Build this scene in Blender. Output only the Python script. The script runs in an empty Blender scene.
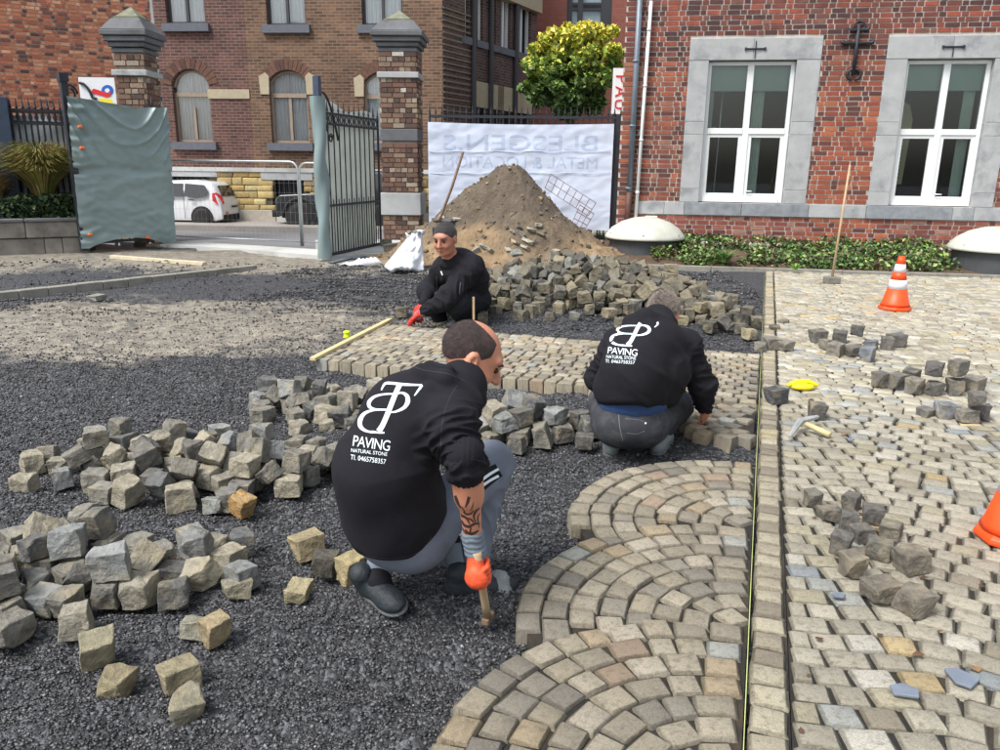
import bpy, bmesh, math, random
import numpy as np
from mathutils import Vector, Matrix, noise, Quaternion
from mathutils.bvhtree import BVHTree
sc = bpy.context.scene
C = sc.collection
RND = random.Random(11)
U = RND.uniform
def shade(c, k): return tuple(v * k for v in c)

# ------------------------------------------------------------ camera
F = 780.0; TH = math.radians(15.07); RO = 0.012; CH = 1.62
c_f = Vector((0, math.cos(TH), -math.sin(TH))); c_u0 = Vector((0, math.sin(TH), math.cos(TH)))
c_r = Vector((1, 0, 0)) * math.cos(RO) + c_u0 * math.sin(RO)
c_u = Vector((-1, 0, 0)) * math.sin(RO) + c_u0 * math.cos(RO)
cam = bpy.data.cameras.new('camera'); camo = bpy.data.objects.new('camera', cam); C.objects.link(camo)
cam.sensor_width = 36; cam.lens = 36 * F / 1000; cam.clip_end = 600; cam.clip_start = 0.05
m = Matrix((c_r, c_u, -c_f)).transposed().to_4x4(); m.translation = (0, 0, CH); camo.matrix_world = m
sc.camera = camo

# ------------------------------------------------------------ sky, sun, exposure
SUN_EL, SUN_AZ = math.radians(56), math.radians(-128)      # azimuth from +Y towards +X
w = bpy.data.worlds.new("World"); sc.world = w; w.use_nodes = True
nt = w.node_tree; nt.nodes.clear()
sky = nt.nodes.new('ShaderNodeTexSky'); sky.sky_type = 'NISHITA'; sky.sun_disc = False
sky.sun_elevation = SUN_EL; sky.sun_rotation = SUN_AZ; sky.dust_density = 3.5; sky.air_density = 1.2
hs = nt.nodes.new('ShaderNodeHueSaturation'); hs.inputs['Saturation'].default_value = 0.35
bg = nt.nodes.new('ShaderNodeBackground'); bg.inputs[1].default_value = 0.115
wo = nt.nodes.new('ShaderNodeOutputWorld')
nt.links.new(sky.outputs[0], hs.inputs['Color']); nt.links.new(hs.outputs[0], bg.inputs[0]); nt.links.new(bg.outputs[0], wo.inputs[0])
sl = bpy.data.lights.new('sun', 'SUN'); sl.energy = 1.9; sl.angle = math.radians(20); sl.color = (1, .96, .9)
so = bpy.data.objects.new('sun', sl); C.objects.link(so)
sd = Vector((math.cos(SUN_EL) * math.sin(SUN_AZ), math.cos(SUN_EL) * math.cos(SUN_AZ), math.sin(SUN_EL)))
so.rotation_euler = (-sd).to_track_quat('-Z', 'Y').to_euler()
sc.view_settings.view_transform = 'Standard'; sc.view_settings.look = 'None'
sc.view_settings.exposure = 0.9; sc.view_settings.gamma = 1

# ------------------------------------------------------------ picture point -> place
def ray(px, py): return c_f + (px - 500) / F * c_r + (375 - py) / F * c_u
def G(px, py, z=0.0):
    r = ray(px, py); t = (z - CH) / r.z; return Vector((r.x * t, r.y * t, z))
def Yp(px, py, y):
    r = ray(px, py); t = y / r.y; return Vector((r.x * t, y, CH + r.z * t))
O2 = Vector((.71, 1.892)); ES = Vector((.3142, .9494)); ET = Vector((.9494, -.3142))
def ST(s, t, z=0.0): p = O2 + ES * s + ET * t; return Vector((p.x, p.y, z))

# ------------------------------------------------------------ materials
MATS = {}
def lin(c): return tuple(((v / 255) / 12.92 if v / 255 <= .04045 else ((v / 255 + .055) / 1.055) ** 2.4) for v in c)
def mat(name, col=None, src='const', rough=.8, var=.25, vscale=8., bump=.3, bscale=40., metal=0., spec=.5, dirt=None, dscale=2., damt=.5, coat=0., fine=None, bdist=.01):
    """one procedural material: colour (constant, from the object or from a mesh attribute) times mottling, optional second colour in patches, fine relief"""
    if name in MATS: return MATS[name]
    m = bpy.data.materials.new(name); m.use_nodes = True; t = m.node_tree; N = t.nodes; L = t.links
    p = N['Principled BSDF']
    p.inputs['Roughness'].default_value = rough; p.inputs['Metallic'].default_value = metal
    p.inputs['Specular IOR Level'].default_value = spec; p.inputs['Coat Weight'].default_value = coat
    tc = N.new('ShaderNodeTexCoord'); oi = N.new('ShaderNodeObjectInfo')
    va = N.new('ShaderNodeVectorMath'); va.operation = 'MULTIPLY_ADD'
    cx = N.new('ShaderNodeCombineXYZ')
    for i in range(3): L.new(oi.outputs['Random'], cx.inputs[i])
    L.new(cx.outputs[0], va.inputs[0]); va.inputs[1].default_value = (37, 61, 23); L.new(tc.outputs['Object'], va.inputs[2])
    if src == 'obj': base = oi.outputs['Color']
    elif src == 'attr':
        a = N.new('ShaderNodeAttribute'); a.attribute_name = 'Col'; base = a.outputs['Color']
    else:
        g = N.new('ShaderNodeRGB'); g.outputs[0].default_value = (*col, 1); base = g.outputs[0]
    def noi(scale, det=4, ro=.6):
        n = N.new('ShaderNodeTexNoise'); n.inputs['Scale'].default_value = scale; n.inputs['Detail'].default_value = det
        n.inputs['Roughness'].default_value = ro; L.new(va.outputs[0], n.inputs['Vector']); return n
    n1 = noi(vscale)
    mr = N.new('ShaderNodeMapRange'); mr.inputs[1].default_value = .25; mr.inputs[2].default_value = .75
    mr.inputs[3].default_value = 1 - var; mr.inputs[4].default_value = 1 + var; L.new(n1.outputs[0], mr.inputs[0])
    mx = N.new('ShaderNodeMix'); mx.data_type = 'RGBA'; mx.blend_type = 'MULTIPLY'; mx.inputs[0].default_value = 1
    L.new(base, mx.inputs[6]); L.new(mr.outputs[0], mx.inputs[7]); out = mx.outputs[2]
    if dirt:
        nd = noi(dscale, 6, .65); r2 = N.new('ShaderNodeMapRange'); r2.inputs[1].default_value = .5; r2.inputs[2].default_value = .66
        r2.inputs[3].default_value = 0; r2.inputs[4].default_value = damt; L.new(nd.outputs[0], r2.inputs[0])
        m2 = N.new('ShaderNodeMix'); m2.data_type = 'RGBA'; L.new(r2.outputs[0], m2.inputs[0]); L.new(out, m2.inputs[6]); m2.inputs[7].default_value = (*dirt, 1); out = m2.outputs[2]
    if fine:
        nf = noi(fine[0], 3, .7); r3 = N.new('ShaderNodeMapRange'); r3.inputs[1].default_value = fine[1]; r3.inputs[2].default_value = fine[1] + .08
        r3.inputs[4].default_value = fine[3] if len(fine) > 3 else .7; L.new(nf.outputs[0], r3.inputs[0])
        m3 = N.new('ShaderNodeMix'); m3.data_type = 'RGBA'; L.new(r3.outputs[0], m3.inputs[0]); L.new(out, m3.inputs[6]); m3.inputs[7].default_value = (*fine[2], 1); out = m3.outputs[2]
    L.new(out, p.inputs['Base Color'])
    if bump:
        nb = noi(bscale, 6, .65); b = N.new('ShaderNodeBump'); b.inputs['Strength'].default_value = bump; b.inputs['Distance'].default_value = bdist
        L.new(nb.outputs[0], b.inputs['Height']); L.new(b.outputs[0], p.inputs['Normal'])
    MATS[name] = m; return m

# ------------------------------------------------------------ mesh helpers
class MB:
    def __init__(s): s.v = []; s.f = []; s.c = []
    def add(s, vs, fs, col=None):
        o = len(s.v); s.v += [tuple(v) for v in vs]; s.f += [tuple(i + o for i in f) for f in fs]
        s.c += [col or (1, 1, 1)] * len(vs); return s
    def box(s, c, size, M=None, col=None, taper=None):
        x, y, z = size[0] / 2, size[1] / 2, size[2] / 2; tx, ty = taper or (1, 1)
        vs = [Vector((a * x * (tx if b3 > 0 else 1), b * y * (ty if b3 > 0 else 1), b3 * z)) for b3 in (-1, 1) for b in (-1, 1) for a in (-1, 1)]
        if M is not None: vs = [M @ v for v in vs]
        c = Vector(c)
        return s.add([v + c for v in vs], [(0, 2, 3, 1), (4, 5, 7, 6), (0, 1, 5, 4), (2, 6, 7, 3), (0, 4, 6, 2), (1, 3, 7, 5)], col)
    def tube(s, pts, r, n=8, col=None, cap=True):
        pts = [Vector(p) for p in pts]; rs = r if isinstance(r, (list, tuple)) else [r] * len(pts)
        vs = []; up = None
        for i, p in enumerate(pts):
            d = (pts[min(i + 1, len(pts) - 1)] - pts[max(i - 1, 0)]).normalized()
            if up is None: a = d.orthogonal().normalized()
            else: a = (up - d * up.dot(d)).normalized()
            up = a; b = d.cross(a)
            vs += [p + (a * math.cos(2 * math.pi * k / n) + b * math.sin(2 * math.pi * k / n)) * rs[i] for k in range(n)]
        fs = [(i * n + k, i * n + (k + 1) % n, (i + 1) * n + (k + 1) % n, (i + 1) * n + k) for i in range(len(pts) - 1) for k in range(n)]
        if cap: fs += [tuple(range(n))[::-1], tuple((len(pts) - 1) * n + k for k in range(n))]
        return s.add(vs, fs, col)
    def lathe(s, c, prof, n=32, M=None, col=None):
        c = Vector(c); vs = []
        for r, z in prof:
            for k in range(n):
                v = Vector((r * math.cos(2 * math.pi * k / n), r * math.sin(2 * math.pi * k / n), z))
                vs.append((M @ v if M is not None else v) + c)
        fs = [(i * n + k, i * n + (k + 1) % n, (i + 1) * n + (k + 1) % n, (i + 1) * n + k) for i in range(len(prof) - 1) for k in range(n)]
        fs += [tuple(range(n))[::-1], tuple((len(prof) - 1) * n + k for k in range(n))]
        return s.add(vs, fs, col)
    def prism(s, poly, d, col=None):
        """poly: 3D points of one face, d: extrusion vector"""
        n = len(poly); d = Vector(d); vs = [Vector(p) for p in poly] + [Vector(p) + d for p in poly]
        return s.add(vs, [tuple(range(n)), tuple(range(n, 2 * n))[::-1]] + [(i, i + n, (i + 1) % n + n, (i + 1) % n) for i in range(n)], col)
    def build(s, name, mt, parent=None, smooth=False, bevel=0, colattr=False, fix=True):
        me = bpy.data.meshes.new(name); me.from_pydata(s.v, [], s.f)
        if fix or bevel:
            bm = bmesh.new(); bm.from_mesh(me)
            if bevel: bmesh.ops.bevel(bm, geom=bm.edges[:], offset=bevel, segments=1, affect='EDGES', clamp_overlap=True)
            bmesh.ops.recalc_face_normals(bm, faces=bm.faces[:]); bm.to_mesh(me); bm.free()
        elif colattr:
            a = me.color_attributes.new('Col', 'FLOAT_COLOR', 'POINT')
            a.data.foreach_set('color', np.hstack([np.array(s.c, dtype=np.float32), np.ones((len(s.c), 1), np.float32)]).ravel())
        if smooth: me.polygons.foreach_set('use_smooth', [True] * len(me.polygons))
        return link(name, me, mt, parent)
def WM(o): return o.matrix_basis.copy() if o.parent is None else WM(o.parent) @ o.matrix_parent_inverse @ o.matrix_basis
def link(name, me, mt=None, parent=None):
    o = bpy.data.objects.new(name, me)
    if mt is not None and len(me.materials) == 0: me.materials.append(mt)
    C.objects.link(o)
    if parent is not None: o.parent = parent; o.matrix_parent_inverse = WM(parent).inverted()
    return o
def tag(o, label=None, cat=None, group=None, kind=None):
    for k, v in (('label', label), ('category', cat), ('group', group), ('kind', kind)):
        if v: o[k] = v
    return o
def thing(name, loc, label, cat, group=None):
    o = bpy.data.objects.new(name, None); C.objects.link(o); o.location = loc; o.empty_display_size = .1
    return tag(o, label, cat, group)
def struct(o): o['kind'] = 'structure'; return o
def rotz(a): return Matrix.Rotation(a, 3, 'Z')
def mesh_obj(me, name, loc, M3, scale, mt, parent=None, color=None):
    o = bpy.data.objects.new(name, me); C.objects.link(o)
    o.matrix_basis = Matrix.LocRotScale(Vector(loc), M3.to_quaternion(), Vector(scale))
    if parent is not None:
        o.parent = parent; o.matrix_parent_inverse = WM(parent).inverted()
    if color: o.color = (*color, 1)
    return o

# ------------------------------------------------------------ gravel ground
def fb(x, y, s, o=3):
    v = 0; a = 1
    for k in range(o): v += a * noise.noise(Vector((x * s, y * s, 7.3 + k * 3))); s *= 2.1; a *= .5
    return v
def mound4(x, y): return .27 * math.exp(-((x - .95) / 1.5) ** 4 - ((y - 9.6) / 1.15) ** 2)
def ground_z(x, y):
    z = -.085 + .026 * fb(x, y, 1.1) + .042 * fb(x * .5, y * 2.2, 2.8)
    near = max(0, 1 - max(0, y - 7) / 4)
    z += near * .02 * fb(x * .8, y * 1.2, 8, 2)
    if y > 10: z += min(.05, (y - 10) * .02)
    z += mound4(x, y)
    # below the street slabs
    if y > 16.2 + max(0, x + 6.9) * -.3 + max(0, x + 3) * 2 and x < 2.5: z = -.6
    if y > 19.5 and x < 60: z = -.6
    if x > -.4 and y < 6.9:
        p = Vector((x, y)) - O2; t = p.dot(ET)
        if t > .05: z = min(z, -.11)
    return z
def nonuni(a, b, step, lo, hi, g=1.12):
    r = [a + i * step for i in range(int((b - a) / step) + 1)]
    st = step; v = r[-1]
    while v < hi: st *= g; v += st; r.append(v)
    st = step; v = r[0]
    while v > lo: st *= g; v -= st; r.insert(0, v)
    return r
gx = nonuni(-3.4, 1.9, .028, -300, 300); gy = nonuni(1.2, 7.4, .028, -60, 420)
nx, ny = len(gx), len(gy)
gv = [(x, y, ground_z(x, y)) for y in gy for x in gx]
gf = [(j * nx + i, j * nx + i + 1, (j + 1) * nx + i + 1, (j + 1) * nx + i) for j in range(ny - 1) for i in range(nx - 1)]
me = bpy.data.meshes.new('ground'); me.from_pydata(gv, [], gf); me.polygons.foreach_set('use_smooth', [True] * len(me.polygons))
gm = bpy.data.materials.new('gravel ground'); gm.use_nodes = True; t = gm.node_tree; N = t.nodes; L = t.links; p = N['Principled BSDF']
tc = N.new('ShaderNodeTexCoord')
def nz(scale, det=3, ro=.6, kind='ShaderNodeTexNoise'):
    n = N.new(kind); n.inputs['Scale'].default_value = scale
    if 'Noise' in kind: n.inputs['Detail'].default_value = det; n.inputs['Roughness'].default_value = ro
    L.new(tc.outputs['Object'], n.inputs['Vector']); return n
vo = nz(75, kind='ShaderNodeTexVoronoi'); cr = N.new('ShaderNodeValToRGB')
cr.color_ramp.elements[0].color = (.016, .017, .021, 1); cr.color_ramp.elements[1].color = (.13, .135, .15, 1); cr.color_ramp.elements[1].position = .97
e = cr.color_ramp.elements.new(.55); e.color = (.032, .034, .04, 1)
sep = N.new('ShaderNodeSeparateColor'); L.new(vo.outputs['Color'], sep.inputs[0]); L.new(sep.outputs[0], cr.inputs[0])
# pale sandy ground where the gravel is thin (left middle distance) and near the gate
sx = N.new('ShaderNodeSeparateXYZ'); L.new(tc.outputs['Object'], sx.inputs[0])
def maskbox(cx0, cy0, rx, ry, ang):
    vm = N.new('ShaderNodeMapping'); vm.vector_type = 'TEXTURE'; vm.inputs['Location'].default_value = (cx0, cy0, 0); vm.inputs['Scale'].default_value = (rx, ry, 50); vm.inputs['Rotation'].default_value = (0, 0, ang)
    L.new(tc.outputs['Object'], vm.inputs[0]); ln = N.new('ShaderNodeVectorMath'); ln.operation = 'LENGTH'; L.new(vm.outputs[0], ln.inputs[0])
    r = N.new('ShaderNodeMapRange'); r.inputs[1].default_value = .55; r.inputs[2].default_value = 1.2; r.inputs[3].default_value = 1; r.inputs[4].default_value = 0; L.new(ln.outputs['Value'], r.inputs[0]); return r.outputs[0]
g1, g2 = G(110, 318, -.08), G(250, 265, -.05)
ms = [maskbox(-3.9, 8.2, 3.8, 2.0, .12), maskbox(-4.6, 13.6, 6.5, 1.9, -.1), maskbox(-9, 12.4, 3, 1.5, .3)]
mxx = ms[0]
for q in ms[1:]:
    a = N.new('ShaderNodeMath'); a.operation = 'MAXIMUM'; L.new(mxx, a.inputs[0]); L.new(q, a.inputs[1]); mxx = a.outputs[0]
n2 = nz(1.6, 6, .7); a = N.new('ShaderNodeMath'); a.operation = 'MULTIPLY_ADD'; L.new(n2.outputs[0], a.inputs[0]); a.inputs[1].default_value = 2.4; a.inputs[2].default_value = -1.2
b = N.new('ShaderNodeMath'); b.operation = 'ADD'; L.new(a.outputs[0], b.inputs[0]); L.new(mxx, b.inputs[1])
rr = N.new('ShaderNodeMapRange'); rr.inputs[1].default_value = .45; rr.inputs[2].default_value = .85; rr.inputs[4].default_value = .88; L.new(b.outputs[0], rr.inputs[0])
n3 = nz(9, 8, .75); c2 = N.new('ShaderNodeValToRGB'); c2.color_ramp.elements[0].position = .35; c2.color_ramp.elements[0].color = (.10, .095, .085, 1); c2.color_ramp.elements[1].position = .62; c2.color_ramp.elements[1].color = (.42, .375, .30, 1)
L.new(n3.outputs[0], c2.inputs[0])
mm = N.new('ShaderNodeMix'); mm.data_type = 'RGBA'; L.new(rr.outputs[0], mm.inputs[0]); L.new(cr.outputs[0], mm.inputs[6]); L.new(c2.outputs[0], mm.inputs[7])
L.new(mm.outputs[2], p.inputs['Base Color']); p.inputs['Roughness'].default_value = .6; p.inputs['Specular IOR Level'].default_value = .5
bb = N.new('ShaderNodeBump'); bb.inputs['Strength'].default_value = .9; bb.inputs['Distance'].default_value = .012; L.new(vo.outputs['Distance'], bb.inputs['Height']); bb.invert = True
b2 = N.new('ShaderNodeBump'); b2.inputs['Strength'].default_value = .7; b2.inputs['Distance'].default_value = .02; L.new(nz(28, 5, .7).outputs[0], b2.inputs['Height']); L.new(bb.outputs[0], b2.inputs['Normal'])
L.new(b2.outputs[0], p.inputs['Normal'])
ground = link('ground', me, gm); struct(ground); ground['label'] = 'black crushed stone ground raked uneven across the yard'

# crushed stone chips lying on the ground close to the camera
def chips(n, x0, x1, y0, y1, size, seed, power=1.5):
    r = np.random.RandomState(seed)
    u = r.rand(n); y = y0 + (y1 - y0) * u ** power
    half = (y * .66 + .25); x = np.clip(-half + r.rand(n) * (half + x1), x0, x1)
    px_, py_ = x - O2.x, y - O2.y; tt = px_ * ET.x + py_ * ET.y; ss = px_ * ES.x + py_ * ES.y
    keep = (tt < -.0)
    for cs in (-.2 - .86, -.2, .66, 1.52): keep &= ~(((ss - cs) ** 2 + tt ** 2 < .80 ** 2))
    keep &= ~((ss > 3.66) & (ss < 5.22) & (tt > -3.6)); keep &= ~((ss > 2.72) & (ss < 3.66) & (tt > -.42))
    e = np.sqrt(((x + 3.9) / 3.8) ** 2 + ((y - 8.2) / 2.0) ** 2); keep &= r.rand(n) < np.clip((e - .5) / .6, 0, 1) + .15; keep &= (r.rand(n) < .12) | (y < 9.6 + .5 * np.sin(x * 2)) | (x > -3.0 + .4 * np.sin(y * 3))
    x, y = x[keep], y[keep]; n = len(x)
    gz = np.array([ground_z(a, b) for a, b in zip(x, y)])
    s = size * (.5 + r.rand(n) ** 2 * 1.2) * (0.75 + y * .10)
    base = np.array([[1, 0, 0], [-1, 0, 0], [0, 1, 0], [0, -1, 0], [0, 0, 1], [0, 0, -1]], float)
    V = base[None] * (.55 + r.rand(n, 6, 1) * .7)
    q = r.randn(n, 4); q /= np.linalg.norm(q, axis=1)[:, None]; a, b, c, d = q.T
    R = np.stack([np.stack([1 - 2 * (c * c + d * d), 2 * (b * c - a * d), 2 * (b * d + a * c)], -1), np.stack([2 * (b * c + a * d), 1 - 2 * (b * b + d * d), 2 * (c * d - a * b)], -1), np.stack([2 * (b * d - a * c), 2 * (c * d + a * b), 1 - 2 * (b * b + c * c)], -1)], 1)
    V = np.einsum('nij,nkj->nki', R, V) * s[:, None, None] * np.array([1, 1, .75])
    V += np.stack([x, y, gz + s * .25], -1)[:, None]
    T = np.array([[0, 2, 4], [2, 1, 4], [1, 3, 4], [3, 0, 4], [2, 0, 5], [1, 2, 5], [3, 1, 5], [0, 3, 5]])
    Fc = (T[None] + (np.arange(n) * 6)[:, None, None]).reshape(-1, 3)
    me = bpy.data.meshes.new('gravel'); me.vertices.add(n * 6); me.vertices.foreach_set('co', V.reshape(-1).astype(np.float32))
    me.loops.add(len(Fc) * 3); me.loops.foreach_set('vertex_index', Fc.reshape(-1).astype(np.int32))
    me.polygons.add(len(Fc)); me.polygons.foreach_set('loop_start', np.arange(0, len(Fc) * 3, 3, dtype=np.int32))
    me.update(calc_edges=True)
    g = r.rand(n) ** 2.6; k = .017 + g * .145; k[r.rand(n) < .035] *= 2.1
    col = np.stack([k, k * 1.01, k * 1.09, np.ones(n)], -1).astype(np.float32)
    ca = me.color_attributes.new('Col', 'FLOAT_COLOR', 'POINT'); ca.data.foreach_set('color', np.repeat(col, 6, 0).ravel())
    return me
cme = chips(230000, -6.2, 2.6, 1.35, 9.2, .0062, 3)
cm2 = chips(60000, -9, 3.6, 8.8, 13.2, .0085, 5, 1.0)
grav = link('gravel', cme, mat('gravel chips', src='attr', rough=.42, var=.3, vscale=150, bump=0, spec=.6)); tag(grav, 'loose black basalt chips covering the yard ground', 'gravel', kind='stuff')
link('far_gravel', cm2, MATS['gravel chips'], grav)['kind'] = 'stuff'
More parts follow.
